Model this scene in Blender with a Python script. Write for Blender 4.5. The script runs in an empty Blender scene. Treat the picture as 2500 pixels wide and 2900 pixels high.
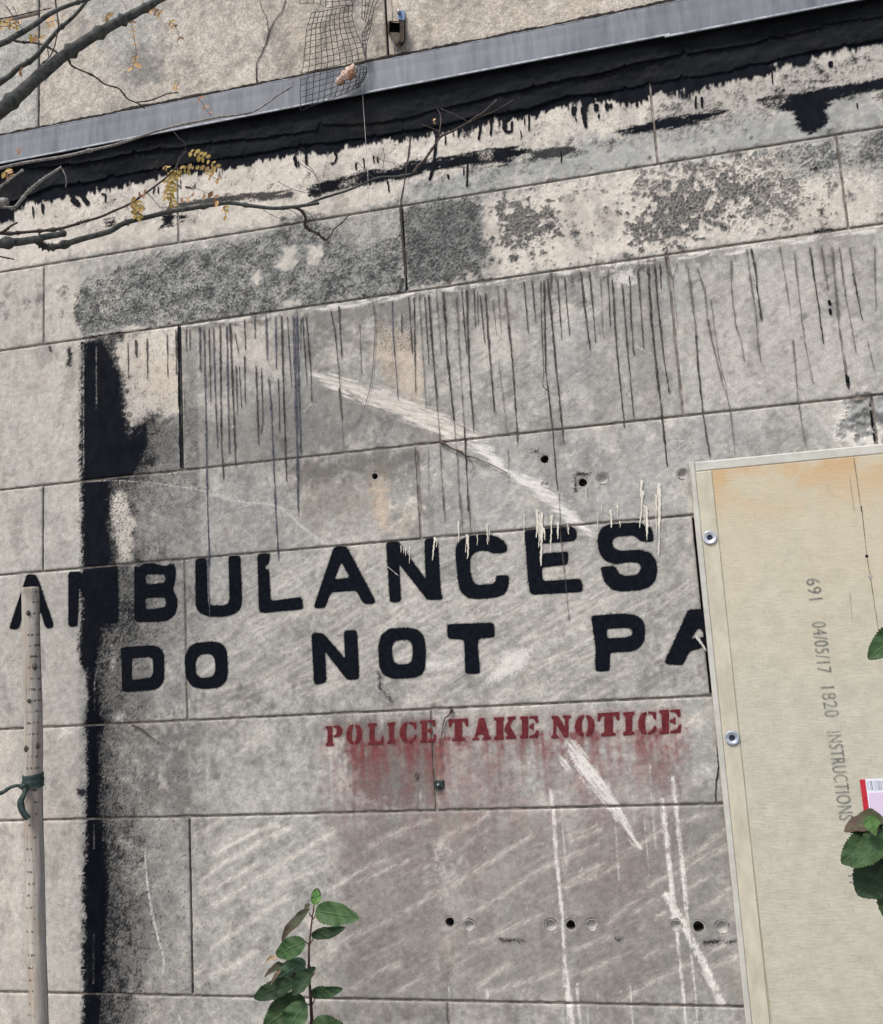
import bpy, math, random
import numpy as np
from mathutils import Vector, Matrix
from mathutils.geometry import tessellate_polygon

random.seed(7)
RNG = np.random.default_rng(11)
scene = bpy.context.scene
COL = scene.collection

# ------------------------------------------------------------------ camera
DIST, CAMZ, FOC = 2.10, 1.62, 2600.0          # metres to the wall, eye height, focal length (survey units)
YAW, PIT, ROL = -0.20962102, 0.14799076, -0.06082762
cy_, sy_ = math.cos(YAW), math.sin(YAW)
cp_, sp_ = math.cos(PIT), math.sin(PIT)
cr_, sr_ = math.cos(ROL), math.sin(ROL)
FWD = Vector((sy_ * cp_, cy_ * cp_, sp_))
R0 = Vector((cy_, -sy_, 0)); U0 = R0.cross(FWD)
RIGHT = R0 * cr_ + U0 * sr_
UP = U0 * cr_ - R0 * sr_
EYE = Vector((0, -DIST, CAMZ))
cam_d = bpy.data.cameras.new('camera'); cam = bpy.data.objects.new('camera', cam_d); COL.objects.link(cam)
M = Matrix((RIGHT, UP, -FWD)).transposed().to_4x4(); M.translation = EYE
cam.matrix_world = M
cam_d.sensor_fit = 'VERTICAL'; cam_d.sensor_height = 36; cam_d.sensor_width = 36
cam_d.lens = 36 * FOC / 2900; cam_d.clip_start = 0.05; cam_d.clip_end = 400
scene.camera = cam

# ------------------------------------------------------------------ light: bright overcast
world = bpy.data.worlds.new('World'); scene.world = world; world.use_nodes = True
wn = world.node_tree.nodes; wl = world.node_tree.links
sky = wn.new('ShaderNodeTexSky'); sky.sky_type = 'NISHITA'; sky.sun_disc = False
SUN_EL, SUN_AZ = math.radians(56), math.radians(208)     # azimuth of the sun seen from the wall (compass: 0 = +Y)
sky.sun_elevation = SUN_EL; sky.sun_rotation = SUN_AZ
sky.air_density = 0.9; sky.dust_density = 3.0; sky.ozone_density = 0.7
wl.new(sky.outputs[0], wn['Background'].inputs[0]); wn['Background'].inputs[1].default_value = 0.10
sd_ = bpy.data.lights.new('sun', 'SUN'); sd_.energy = 1.5; sd_.angle = math.radians(14); sd_.color = (1.0, 0.955, 0.90)
sun = bpy.data.objects.new('sun', sd_); COL.objects.link(sun)
sdir = Vector((math.sin(SUN_AZ) * math.cos(SUN_EL), math.cos(SUN_AZ) * math.cos(SUN_EL), math.sin(SUN_EL)))
sun.rotation_euler = sdir.to_track_quat('Z', 'Y').to_euler(); sun.location = sdir * 20
scene.view_settings.view_transform = 'Standard'; scene.view_settings.look = 'None'
scene.view_settings.gamma = 1; scene.view_settings.use_curve_mapping = False
scene.view_settings.exposure = 0.98

# ------------------------------------------------------------------ survey helpers
TILE = {k: (x, y, 900 / 1786) for k, (x, y) in dict(a=(0, 0), b=(800, 0), c=(1600, 0), d=(0, 700), e=(800, 700), f=(1600, 700),
        g=(0, 1400), h=(800, 1400), i=(1600, 1400), j=(0, 2150), k=(800, 2150), l=(1600, 2150)).items()}
TILE['o'] = (0, 0, 2500 / 1786); TILE['s'] = (0, 0, 1.0)
TILE['n'] = (820, 0, 400 / 1786); TILE['p'] = (680, 2480, 380 / 1786); TILE['q'] = (0, 0, 500 / 1786)
TILE['r'] = (0, 400, 500 / 1786); TILE['m'] = (2300, 1050, 200 / 1381)

def S(t, *v):
    """flat list of tile coordinates -> list of (x, y) survey points"""
    if len(v) == 1: v = v[0]
    x0, y0, s = TILE[t]
    return [(x0 + v[i] * s, y0 + v[i + 1] * s) for i in range(0, len(v) - 1, 2)]

def ray(px, py):
    return RIGHT * ((px - 1250) / FOC) + UP * ((1450 - py) / FOC) + FWD

def at(px, py, off=0.0):
    """point seen at survey (px, py) standing `off` metres in front of the wall face (y = -off)"""
    d = ray(px, py)
    return EYE + d * ((DIST - off) / d.y)

def wallxz(pts):
    return np.array([(lambda p: (p.x, p.z))(at(x, y)) for x, y in pts])
UNIT = DIST / FOC        # about 0.8 mm: one survey unit on the wall

# ------------------------------------------------------------------ object helpers
def srgb(r, g, b, k=1.0):
    def f(c):
        c /= 255.0
        return (c / 12.92 if c <= 0.04045 else ((c + 0.055) / 1.055) ** 2.4) * k
    return (f(r), f(g), f(b), 1)

def link(o, parent=None):
    COL.objects.link(o)
    if parent is not None:
        o.parent = parent
        if parent.matrix_world != Matrix.Identity(4) or parent.location.length > 0:
            o.matrix_parent_inverse = Matrix.Translation(parent.location).inverted()
    return o

def empty(name, loc, label, cat, group=None):
    o = bpy.data.objects.new(name, None); COL.objects.link(o); o.location = loc; o.empty_display_size = 0.05
    o['label'] = label; o['category'] = cat
    if group: o['group'] = group
    return o

def tag(o, label, cat, group=None):
    o['label'] = label; o['category'] = cat
    if group: o['group'] = group
    return o

def mesh_obj(name, verts, faces, mat, parent=None, smooth=True, uvs=None):
    me = bpy.data.meshes.new(name)
    me.from_pydata([tuple(v) for v in verts], [], faces)
    if smooth: me.polygons.foreach_set('use_smooth', [True] * len(me.polygons))
    if uvs is not None:
        ul = me.uv_layers.new(name='UVMap')
        li = np.zeros(len(me.loops), dtype=np.int32); me.loops.foreach_get('vertex_index', li)
        ul.data.foreach_set('uv', np.array(uvs, dtype=np.float32)[li].ravel())
    me.materials.append(mat)
    me.update()
    return link(bpy.data.objects.new(name, me), parent)

def box_mesh(b, c0, c1):
    """append an axis aligned box to b=(verts, faces)"""
    v, f = b; n = len(v)
    (x0, y0, z0), (x1, y1, z1) = c0, c1
    v += [(x0, y0, z0), (x1, y0, z0), (x1, y1, z0), (x0, y1, z0), (x0, y0, z1), (x1, y0, z1), (x1, y1, z1), (x0, y1, z1)]
    f += [tuple(n + i for i in q) for q in ((0, 1, 5, 4), (1, 2, 6, 5), (2, 3, 7, 6), (3, 0, 4, 7), (4, 5, 6, 7), (3, 2, 1, 0))]

def catmull(P, per=6):
    P = [Vector(p) for p in P]
    if len(P) < 3: 
        return [P[0].lerp(P[-1], t / per) for t in range(per + 1)]
    Q = [P[0] * 2 - P[1]] + P + [P[-1] * 2 - P[-2]]
    out = []
    for i in range(1, len(Q) - 2):
        for k in range(per):
            t = k / per
            out.append(0.5 * ((2 * Q[i]) + (-Q[i - 1] + Q[i + 1]) * t + (2 * Q[i - 1] - 5 * Q[i] + 4 * Q[i + 1] - Q[i + 2]) * t * t
                              + (-Q[i - 1] + 3 * Q[i] - 3 * Q[i + 1] + Q[i + 2]) * t ** 3))
    out.append(P[-1])
    return out

def tube_data(P, R, sides=8, bump=0.0, cap=True):
    """tube along points P (Vectors) with radii R"""
    V, F = [], []
    n = len(P); up = Vector((0.13, -1, 0.21)).normalized()
    for i, p in enumerate(P):
        t = (P[min(i + 1, n - 1)] - P[max(i - 1, 0)]).normalized()
        s = t.cross(up)
        if s.length < 1e-4: s = t.cross(Vector((1, 0, 0)))
        s.normalize(); u = s.cross(t).normalized()
        for k in range(sides):
            a = 2 * math.pi * k / sides
            r = R[i] * (1 + bump * random.uniform(-1, 1))
            V.append(p + s * (math.cos(a) * r) + u * (math.sin(a) * r))
    for i in range(n - 1):
        for k in range(sides):
            a, b = i * sides + k, i * sides + (k + 1) % sides
            F.append((a, b, b + sides, a + sides))
    if cap:
        F.append(tuple(range(sides))[::-1]); F.append(tuple((n - 1) * sides + k for k in range(sides)))
    return V, F

def tube(name, P, R, mat, parent=None, sides=8, bump=0.0, per=5, knots=0.0):
    n = len(P)
    PP = catmull(P, per)
    if not hasattr(R, '__len__'): R = [R] * n
    m = len(PP)
    RR = []
    for i in range(m):
        t = i / (m - 1) * (n - 1); k = min(int(t), n - 2); RR.append(R[k] + (R[k + 1] - R[k]) * (t - k))
    if knots:
        for i in range(m):
            if random.random() < knots: RR[i] *= random.uniform(1.25, 1.8)
    V, F = tube_data(PP, RR, sides, bump)
    return mesh_obj(name, V, F, mat, parent)

# ------------------------------------------------------------------ material helpers
def new_mat(name, rough=0.85, spec=0.25):
    m = bpy.data.materials.new(name); m.use_nodes = True
    nt = m.node_tree; b = nt.nodes['Principled BSDF']
    b.inputs['Roughness'].default_value = rough
    b.inputs['Specular IOR Level'].default_value = spec
    return m, nt, b

class NT:
    def __init__(s, nt):
        s.nt = nt; s.N = nt.nodes; s.L = nt.links
        s.tc = s.N.new('ShaderNodeTexCoord')
    def coord(s, sx=1, sy=1, sz=1, which='Object', rot=None):
        mp = s.N.new('ShaderNodeMapping'); mp.inputs['Scale'].default_value = (sx, sy, sz)
        if rot: mp.inputs['Rotation'].default_value = rot
        s.L.new(s.tc.outputs[which], mp.inputs[0]); return mp.outputs[0]
    def noise(s, scale, detail=4, rough=0.6, vec=None, dist=0.0):
        n = s.N.new('ShaderNodeTexNoise'); n.inputs['Scale'].default_value = scale; n.inputs['Detail'].default_value = detail
        n.inputs['Roughness'].default_value = rough; n.inputs['Distortion'].default_value = dist
        s.L.new(vec if vec is not None else s.tc.outputs['Object'], n.inputs['Vector']); return n.outputs[0]
    def val(s, x):
        return x
    def math(s, op, a, b=None, clamp=False):
        m = s.N.new('ShaderNodeMath'); m.operation = op; m.use_clamp = clamp
        for i, v in enumerate((a, b)):
            if v is None: continue
            if isinstance(v, (int, float)): m.inputs[i].default_value = v
            else: s.L.new(v, m.inputs[i])
        return m.outputs[0]
    def ramp(s, x, lo, hi, a=0.0, b=1.0):
        m = s.N.new('ShaderNodeMapRange'); m.clamp = True
        m.inputs[1].default_value = lo; m.inputs[2].default_value = hi; m.inputs[3].default_value = a; m.inputs[4].default_value = b
        s.L.new(x, m.inputs[0]); return m.outputs[0]
    def mix(s, f, a, b, mode='MIX'):
        m = s.N.new('ShaderNodeMix'); m.data_type = 'RGBA'; m.blend_type = mode; m.clamp_factor = True
        for sock, v in ((m.inputs[0], f), (m.inputs[6], a), (m.inputs[7], b)):
            if isinstance(v, (int, float)): sock.default_value = v
            elif isinstance(v, tuple): sock.default_value = v
            else: s.L.new(v, sock)
        return m.outputs[2]
    def grey(s, x):
        c = s.N.new('ShaderNodeCombineColor')
        for i in range(3): s.L.new(x, c.inputs[i])
        return c.outputs[0]
    def bump(s, h, strength, dist, bsdf):
        b = s.N.new('ShaderNodeBump'); b.inputs['Strength'].default_value = strength; b.inputs['Distance'].default_value = dist
        s.L.new(h, b.inputs['Height']); s.L.new(b.outputs[0], bsdf.inputs['Normal'])

def speck_mat(name, c1, c2, scale=60, rough=0.85, spec=0.25, lo=0.35, hi=0.65, bump=0.3, bdist=0.001, stretch=(1, 1, 1), metallic=0.0):
    m, nt, b = new_mat(name, rough, spec); s = NT(nt)
    v = s.coord(*stretch)
    n = s.noise(scale, 6, 0.65, v); s.L.new(s.mix(s.ramp(n, lo, hi), c1, c2), b.inputs['Base Color'])
    n2 = s.noise(scale * 4, 4, 0.6, v)
    s.bump(s.math('ADD', n, s.math('MULTIPLY', n2, 0.5)), bump, bdist, b)
    b.inputs['Metallic'].default_value = metallic
    return m

def alpha_paint(name, c1, c2, cover=0.55, edge=0.6, scale=500, rough=0.7, vstretch=0.25, soft=0.12, spec=0.2, maxa=1.0, slow=0.0):
    """paint film on stone: UV.x runs across the stroke (0..1), noise breaks its edges"""
    m, nt, b = new_mat(name, rough, spec); s = NT(nt)
    uv = s.N.new('ShaderNodeSeparateXYZ'); s.L.new(s.tc.outputs['UV'], uv.inputs[0])
    e = s.math('SUBTRACT', 1.0, s.math('ABSOLUTE', s.math('SUBTRACT', s.math('MULTIPLY', uv.outputs[0], 2.0), 1.0)))
    n = s.noise(scale, 3, 0.6, s.coord(1, 1, vstretch))
    h = s.math('ADD', s.math('MULTIPLY', s.math('MINIMUM', e, 0.5), edge * 2), s.math('SUBTRACT', n, 0.5))
    h = s.math('ADD', h, s.math('MULTIPLY', s.math('SUBTRACT', s.noise(28, 3, 0.6), 0.5), slow))
    a = s.ramp(h, 1 - cover - soft, 1 - cover + soft, 0.0, maxa)
    s.L.new(a, b.inputs['Alpha'])
    s.L.new(s.mix(s.ramp(s.noise(90, 3), 0.4, 0.6), c1, c2), b.inputs['Base Color'])
    return m

# ------------------------------------------------------------------ wall survey canvas: where each stain, chip and crust sits
CELL = 0.00125
X0, X1, Z0, Z1 = -1.72, 0.72, 0.74, 3.60
NX, NZ = int((X1 - X0) / CELL), int((Z1 - Z0) / CELL)
gx = (X0 + (np.arange(NX) + 0.5) * CELL).astype(np.float32)
gz = (Z0 + (np.arange(NZ) + 0.5) * CELL).astype(np.float32)

_fx = np.fft.rfftfreq(NX, CELL)[None, :]; _fz = np.fft.fftfreq(NZ, CELL)[:, None]
def band(lmin, lmax, beta=1.0, angle=0.0, stretch=1.0, seed=0):
    """filtered noise, wavelengths lmin..lmax metres, unit variance; stretched along `angle`"""
    r = np.random.default_rng(seed)
    w = np.fft.rfft2(r.standard_normal((NZ, NX)).astype(np.float32))
    ca, sa = math.cos(angle), math.sin(angle)
    u = (_fx * ca + _fz * sa) * stretch; v = -_fx * sa + _fz * ca
    k = np.sqrt(u * u + v * v) + 1e-6
    flt = k ** (-beta) * np.exp(-(k * lmin) ** 2 * 0.7) * (1 - np.exp(-(k * lmax) ** 2))
    n = np.fft.irfft2(w * flt, s=(NZ, NX)).astype(np.float32)
    n -= n.mean(); n /= n.std()
    return n
nF = band(0.003, 0.02, 0.3, seed=1)
nS = band(0.0025, 0.008, 0.0, seed=2)
nM = band(0.01, 0.10, 1.2, seed=3)
nL = band(0.08, 0.6, 1.6, seed=4)
nG = band(0.003, 0.25, 1.4, seed=5)
nV = band(0.004, 0.06, 0.8, angle=math.pi / 2, stretch=10, seed=6)
nD = band(0.005, 0.03, 0.7, angle=math.radians(27), stretch=15, seed=7)
nD2 = band(0.003, 0.02, 0.6, angle=math.radians(29), stretch=7, seed=8)
nH = band(0.004, 0.05, 1.0, angle=0.0, stretch=6, seed=9)

def sstep(x): 
    x = np.clip(x, 0, 1); return x * x * (3 - 2 * x)

def crop(P, mar):
    x0 = max(int((P[:, 0].min() - mar - X0) / CELL), 0); x1 = min(int((P[:, 0].max() + mar - X0) / CELL) + 1, NX)
    z0 = max(int((P[:, 1].min() - mar - Z0) / CELL), 0); z1 = min(int((P[:, 1].max() + mar - Z0) / CELL) + 1, NZ)
    return slice(z0, max(z1, z0)), slice(x0, max(x1, x0))

def sdist(P, sl, closed=True):
    """signed distance (metres, + inside) of the cells in `sl` to polygon/polyline P"""
    xs, zs = gx[sl[1]], gz[sl[0]]
    GX, GZ = np.meshgrid(xs, zs)
    d = np.full(GX.shape, 1e9, np.float32); inside = np.zeros(GX.shape, bool)
    n = len(P)
    for i in range(n if closed else n - 1):
        ax, az = P[i]; bx, bz = P[(i + 1) % n]
        ex, ez = bx - ax, bz - az; l2 = ex * ex + ez * ez + 1e-12
        t = np.clip(((GX - ax) * ex + (GZ - az) * ez) / l2, 0, 1)
        dd = (GX - ax - t * ex) ** 2 + (GZ - az - t * ez) ** 2
        np.minimum(d, dd, out=d)
        if closed and az != bz:
            c = ((az > GZ) != (bz > GZ)) & (GX < (bx - ax) * (GZ - az) / (bz - az) + ax)
            inside ^= c
    d = np.sqrt(d)
    return np.where(inside, d, -d) if closed else d

def area(pts, soft=4, amp=6, noise=None, amp2=0, noise2=None, bias=0):
    """soft-edged, noise-broken patch; soft/amp/bias in survey units. returns slices, 0..1"""
    P = wallxz(pts); mar = (soft + 2.5 * amp + 2.5 * amp2 + abs(bias)) * UNIT + 0.002
    sl = crop(P, mar)
    d = sdist(P, sl) / UNIT + bias
    if noise is not None: d = d + noise[sl] * amp
    if noise2 is not None: d = d + noise2[sl] * amp2
    return sl, sstep(d / soft * 0.5 + 0.5)

C = {k: np.zeros((NZ, NX), np.float32) for k in ('tar', 'moss', 'bare', 'grime', 'red', 'white', 'ochre', 'wash')}
def put(ch, sl, v, k=1.0, mode='max'):
    c = C[ch][sl]
    if mode == 'max': np.maximum(c, v * k, out=c)
    elif mode == 'add': c += v * k
    elif mode == 'sub': c *= (1 - v * k)
def pa(ch, pts, k=1.0, mode='max', **kw):
    sl, v = area(pts, **kw); put(ch, sl, v, k, mode)
def texture(sl, n, lo, hi):
    return sstep((n[sl] - lo) / (hi - lo))

# --- general tone of the stones
nC = band(0.006, 0.12, 0.9, seed=41); nP = band(0.02, 0.3, 1.3, angle=math.pi / 2, stretch=1.8, seed=42)
C['grime'] += 0.20 * sstep((nP + 0.3) / 2.2) + 0.22 * sstep((nG - 0.1) / 2.0) + 0.12 * sstep((nC - 0.3) / 1.6)
C['grime'] += 0.16 * sstep((nS - 1.5) / 0.7) * sstep((nM + 1.0) / 2)
C['grime'] += 0.15 * sstep((nS + 0.5 * nF - 0.9) / 1.2) + 0.12 * sstep((nF + 0.4 * nC - 0.6) / 1.0)
C['bare'] += 0.10 * sstep((-nS - 0.6 * nF - 0.9) / 1.0)
nQ = band(0.008, 0.16, 1.2, angle=math.radians(35), stretch=2.2, seed=44)
C['bare'] += 0.32 * sstep((nQ - 0.6) / 1.5); C['grime'] += 0.20 * sstep((-nQ - 0.6) / 1.5)
C['grime'] += 0.30 * sstep((np.roll(nP, 900, 0) + 0.35 * nC - 0.7) / 1.2)
C['bare'] += 0.34 * sstep((nG * -1 - 0.3) / 1.8) + 0.30 * sstep((-nC + nD * 0.3 - 0.9) / 1.2)
C['ochre'] += 0.08 * sstep((np.roll(nL, 700, 1) - 0.4) / 2)

# --- course A (under the flashing): bare cream stone with grey haze on the right
creamA = S('a', -60, 1100, 300, 1060, 900, 960, 1786, 800) + S('b', 700, 700, 1786, 500) + S('c', 500, 440, 520, 620, 440, 740, 0, 800) + S('b', 1100, 940, 690, 1030, 650, 1140, 0, 1250) + S('a', 1000, 1340, 500, 1430, -60, 1560)
pa('bare', creamA, 0.95, soft=8, amp=16, noise=nC, amp2=7, noise2=nF)
pa('grime', S('c', 600, 480, 1786, 240, 1786, 480, 1100, 640, 600, 720), 0.35, soft=40, amp=26, noise=nM, amp2=10, noise2=nC)
pa('bare', S('c', 440, 300, 1786, 180, 1786, 480, 1100, 640, 700, 690, 460, 740), 0.55, soft=20, amp=14, noise=nM, amp2=8, noise2=nF)
pa('wash', S('b', 690, 1040, 1100, 940, 1500, 880) + S('c', 0, 800, 450, 720, 900, 660, 1300, 650, 1786, 560, 1786, 740, 1600, 790, 0, 1010) + S('b', 1240, 1080, 690, 1170), 0.9, soft=14, amp=14, noise=nG, amp2=6, noise2=nF)
sl, v = area(S('c', 600, 560, 1000, 560, 1300, 350, 1500, 420, 1100, 660, 800, 750, 420, 780, 0, 880, 0, 820, 400, 760), soft=20, amp=14, noise=nM)
put('moss', sl, v * texture(sl, nS + 0.5 * nM, 0.7, 1.1), 0.8)
sl, v = area(S('b', 690, 1020, 1200, 900, 1786, 880, 1786, 1000, 700, 1180), soft=20, amp=10, noise=nM)
put('moss', sl, v * texture(sl, nS + 0.7 * nM, 0.9, 1.4), 0.6)

# --- course B: rough grey crust, cream where it has fallen off
crustB = S('d', 470, 490, 470, 240, 560, 190, 650, 150, 760, 100, 900, 60, 1150, 20, 1400, 0) + S('b', 0, 1255, 380, 1200, 650, 1150, 660, 1488) + S('e', 690, 170, 660, 245, 300, 300, 0, 350) + S('d', 1400, 385, 1000, 425, 700, 470, 480, 505)
sl, v = area(crustB, soft=12, amp=9, noise=nG, amp2=7, noise2=nF, bias=10)
put('wash', sl, v, 0.9)

dark = texture(sl, 0.9 * nS + 0.6 * nF + 0.45 * nM + 0.35 * nC, -0.5, 1.0)
put('moss', sl, v * (0.22 + 0.78 * dark), 0.95)
put('white', sl, v * texture(sl, nS - 0.3 * nM, 1.4, 2.1), 0.8)
put('moss', sl, v * texture(sl, nS * -1 + 0.4 * nF, 1.0, 1.6), 1.0)
for p, b in ((S('b', 40, 1400, 90, 1380, 60, 1488, 0, 1488), 0), (S('e', 0, 0, 80, 0, 60, 60, 20, 80, 0, 60), 0), (S('e', 140, 0, 205, 0, 200, 90, 160, 100, 140, 60), 0), (S('d', 1600, 0, 1680, 0, 1650, 110, 1590, 130, 1560, 100), 0),
             (S('d', 1410, 150, 1450, 135, 1470, 180, 1440, 215, 1410, 200), 0), (S('d', 1730, 10, 1786, 10, 1786, 90, 1750, 95), 0), (S('b', 150, 1380, 205, 1390, 200, 1488, 150, 1488), 0),
             (S('e', 0, 310, 80, 300, 60, 340, 0, 345), 0), (S('d', 680, 455, 830, 440, 820, 460, 600, 480), 0), (S('b', 200, 1230, 650, 1160, 640, 1300, 420, 1420, 330, 1300), 0)):
    kk = 1.0 if p[0][1] > 640 or p[0][0] < 900 else 0.5
    pa('moss', p, 0.95 * kk, 'sub', soft=8, amp=8, noise=nM, amp2=4, noise2=nF); pa('bare', p, 0.8 * kk, soft=8, amp=8, noise=nM)
crustC = S('b', 670, 1180, 900, 1120, 1100, 1120, 1120, 1160, 1110, 1300, 1150, 1400, 1140, 1488) + S('e', 1165, 50, 1150, 90, 1100, 150, 1040, 130, 1030, 190, 960, 170, 880, 200, 800, 190, 740, 225, 700, 240, 690, 150)
sl, v = area(crustC, soft=6, amp=5, noise=nM, amp2=7, noise2=nF)
put('wash', sl, v, 0.8)
dark = texture(sl, 0.9 * nS + 0.7 * nF + 0.4 * nM, -0.9, 0.6)
put('moss', sl, v * (0.4 + 0.6 * dark), 1.0)
put('bare', sl, v * texture(sl, nS - 0.3 * nM, 1.7, 2.2), 0.8)
creamB = S('b', 1110, 1150, 1250, 1090) + S('c', 0, 1010, 700, 900, 1200, 840, 1300, 1000, 1786, 960, 1786, 1250, 1000, 1360, 300, 1460) + S('e', 1600, 110, 1150, 170, 760, 225, 900, 195, 1100, 160, 1170, 60) + S('b', 1150, 1400)
pa('bare', creamB, 0.95, soft=8, amp=14, noise=nC, amp2=7, noise2=nF)
sl, v = area(creamB, soft=10, amp=10, noise=nM); put('moss', sl, v * texture(sl, nC + 0.6 * nF, 2.2, 2.5), 0.9); put('wash', sl, v * texture(sl, nM + 0.6 * nC, 1.4, 2.1), 0.6); put('bare', sl, v * texture(sl, nM + 0.6 * nC, 1.4, 2.1), 0.5, 'sub')
patches = [S('c', 360, 1250, 480, 1190, 520, 1100, 640, 1000, 740, 980, 740, 1080, 850, 1100, 860, 960, 1000, 980, 1080, 1050, 1040, 1130, 900, 1150, 920, 1210, 760, 1190, 770, 1270, 620, 1340, 540, 1340, 380, 1370),
           S('b', 1220, 1150, 1350, 1120, 1500, 1170, 1530, 1260, 1540, 1300, 1480, 1290, 1380, 1360, 1260, 1370, 1210, 1280, 1240, 1200),
           S('c', 500, 1000, 700, 960, 1050, 880, 1260, 1100, 1250, 1220, 1000, 1200, 700, 1200, 520, 1100)]
nB = band(0.012, 0.06, 1.2, seed=71)
for i, p in enumerate(patches):
    sl, v = area(p, soft=3, amp=24 if i < 2 else 30, noise=nB, amp2=5, noise2=nF)
    if i == 2: v = v * texture(sl, nB + 0.3 * nF, -0.1, 0.25)
    put('moss', sl, v * (0.6 + 0.4 * texture(sl, nF, -0.5, 0.6)), 0.97 if i < 2 else 0.8)
sl, v = area(S('c', 360, 960, 1786, 740, 1786, 980, 1580, 960, 1280, 1200, 900, 1260, 400, 1060), soft=30, amp=14, noise=nM)
put('moss', sl, v * texture(sl, nF + 0.8 * nM, 0.5, 0.9), 0.8)
put('wash', sl, v * texture(sl, nM + nL, -0.6, 0.8), 0.6)
sl, v = area(S('c', 1600, 820, 1786, 780, 1786, 980, 1620, 970), soft=20, amp=10, noise=nM)
put('moss', sl, v * texture(sl, nF + 0.5 * nM, 0.0, 0.5), 0.9)
for t, x, y, r in (('b', 1645, 1310, 24), ('b', 1300, 1390, 16), ('b', 1365, 1375, 20), ('b', 1400, 1425, 18), ('b', 1465, 1420, 17), ('b', 1300, 1450, 28), ('c', 895, 1280, 24), ('b', 1440, 1310, 26), ('b', 1500, 1270, 34), ('e', 1180, 70, 12), ('b', 1375, 1340, 22)):
    p = S(t, *[c for a in range(8) for c in (x + r * 1.1 * math.cos(a * .785), y + r * 0.8 * math.sin(a * .785))])
    pa('moss', p, 0.95, soft=4, amp=4, noise=nF)
pa('moss', S('d', 420, 320, 450, 310, 460, 430, 425, 430, 415, 370), 0.9, soft=8, amp=4, noise=nF)
sl, v = area(S('d', -40, 340, 0, 320, 220, 280, 460, 200, 470, 240, 260, 260, 240, 320, 100, 360, 0, 380), soft=14, amp=10, noise=nM)
put('moss', sl, v * texture(sl, nF + nM, -0.3, 0.8), 0.55)
pa('bare', S('d', -60, 150, 240, 110, 460, 150, 450, 500, -60, 580), 0.45, soft=20, amp=10, noise=nM)

# --- course C
pa('bare', S('d', 650, 500, 800, 470, 1000, 455, 1010, 800, 900, 850, 820, 940, 730, 1010, 700, 850, 680, 700), 1.0, soft=8, amp=8, noise=nM, amp2=6, noise2=nF)
pa('ochre', S('d', 760, 620, 1000, 600, 1010, 860, 880, 900, 800, 800), 0.4, soft=30, amp=10, noise=nM)
pa('bare', S('d', 1180, 430, 1500, 390, 1560, 640, 1460, 700, 1300, 640, 1200, 560), 0.8, soft=14, amp=14, noise=nM, amp2=8, noise2=nF)
pa('bare', S('d', 1440, 660, 1620, 640, 1600, 780, 1500, 760), 0.5, soft=14, amp=10, noise=nM)
pa('bare', S('e', 530, 420, 740, 500, 775, 560, 780, 870, 740, 850, 640, 820, 640, 640, 500, 640), 0.9, soft=8, amp=6, noise=nM, amp2=6, noise2=nF)
pa('ochre', S('e', 530, 440, 780, 520, 780, 870, 640, 820, 500, 640), 0.75, soft=20, amp=8, noise=nM)
sl, v = area(S('e', 500, 380, 740, 400, 760, 560, 640, 600, 520, 560), soft=16, amp=8, noise=nM)
put('grime', sl, v * texture(sl, nS + nF * .5, -0.3, 0.9), 1.00)
put('tar', sl, v * texture(sl, nS + nF * .6, 1.1, 1.6), 0.8)
pa('bare', S('e', 1080, 400, 1300, 260, 1340, 560, 1290, 660, 1100, 700), 0.55, soft=24, amp=14, noise=nM)
pa('wash', S('e', 1500, 200, 1786, 150, 1786, 980, 1540, 1000), 0.55, soft=30, amp=10, noise=nM)
pa('wash', S('f', 200, 120, 1786, 0, 1786, 830, 660, 940, 560, 300), 0.35, soft=30, amp=10, noise=nM)
pa('bare', S('f', 700, 150, 1786, -40, 1786, 830, 700, 920), 0.35, soft=40, amp=20, noise=nM)
sl, v = area(S('d', 1040, 900, 1786, 850) + S('e', 400, 800, 900, 850, 1000, 1060, 300, 1120, 0, 1180) + S('d', 1100, 1250), soft=50, amp=20, noise=nL, amp2=8, noise2=nF)
put('grime', sl, v, 0.65)
sl, v = area(S('d', 1700, 1180, 1500, 1100, 1650, 900) + S('e', 200, 960, 420, 1000, 380, 1160, 0, 1200), soft=40, amp=20, noise=nM, amp2=8, noise2=nF)
put('grime', sl, v, 0.72)
sl, v = area(S('f', 60, 560, 260, 560, 340, 1000, 100, 1010), soft=60, amp=20, noise=nM); put('grime', sl, v, 0.51)
sl, v = area(S('f', 180, 80, 560, 60, 600, 500, 640, 900, 480, 950, 330, 600, 200, 300), soft=40, amp=10, noise=nM); put('grime', sl, v, 0.51)
sl, v = area(S('e', 160, 350, 740, 270, 740, 400, 520, 420, 180, 460), soft=20, amp=10, noise=nM); put('grime', sl, v, 0.72)
sl, v = area(S('e', 1450, 160, 1786, 120) + S('f', 560, 60, 560, 130, 200, 170) + S('e', 1480, 210), soft=14, amp=8, noise=nM, amp2=6, noise2=nV); put('grime', sl, v, 1.00); put('tar', sl, v * texture(sl, nV + nF, 0.6, 1.5), 0.6)
sl, v = area(S('f', 280, 130, 350, 120, 365, 190, 320, 215, 280, 180), soft=10, amp=10, noise=nM, amp2=6, noise2=nV); put('white', sl, v, 0.75)
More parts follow.
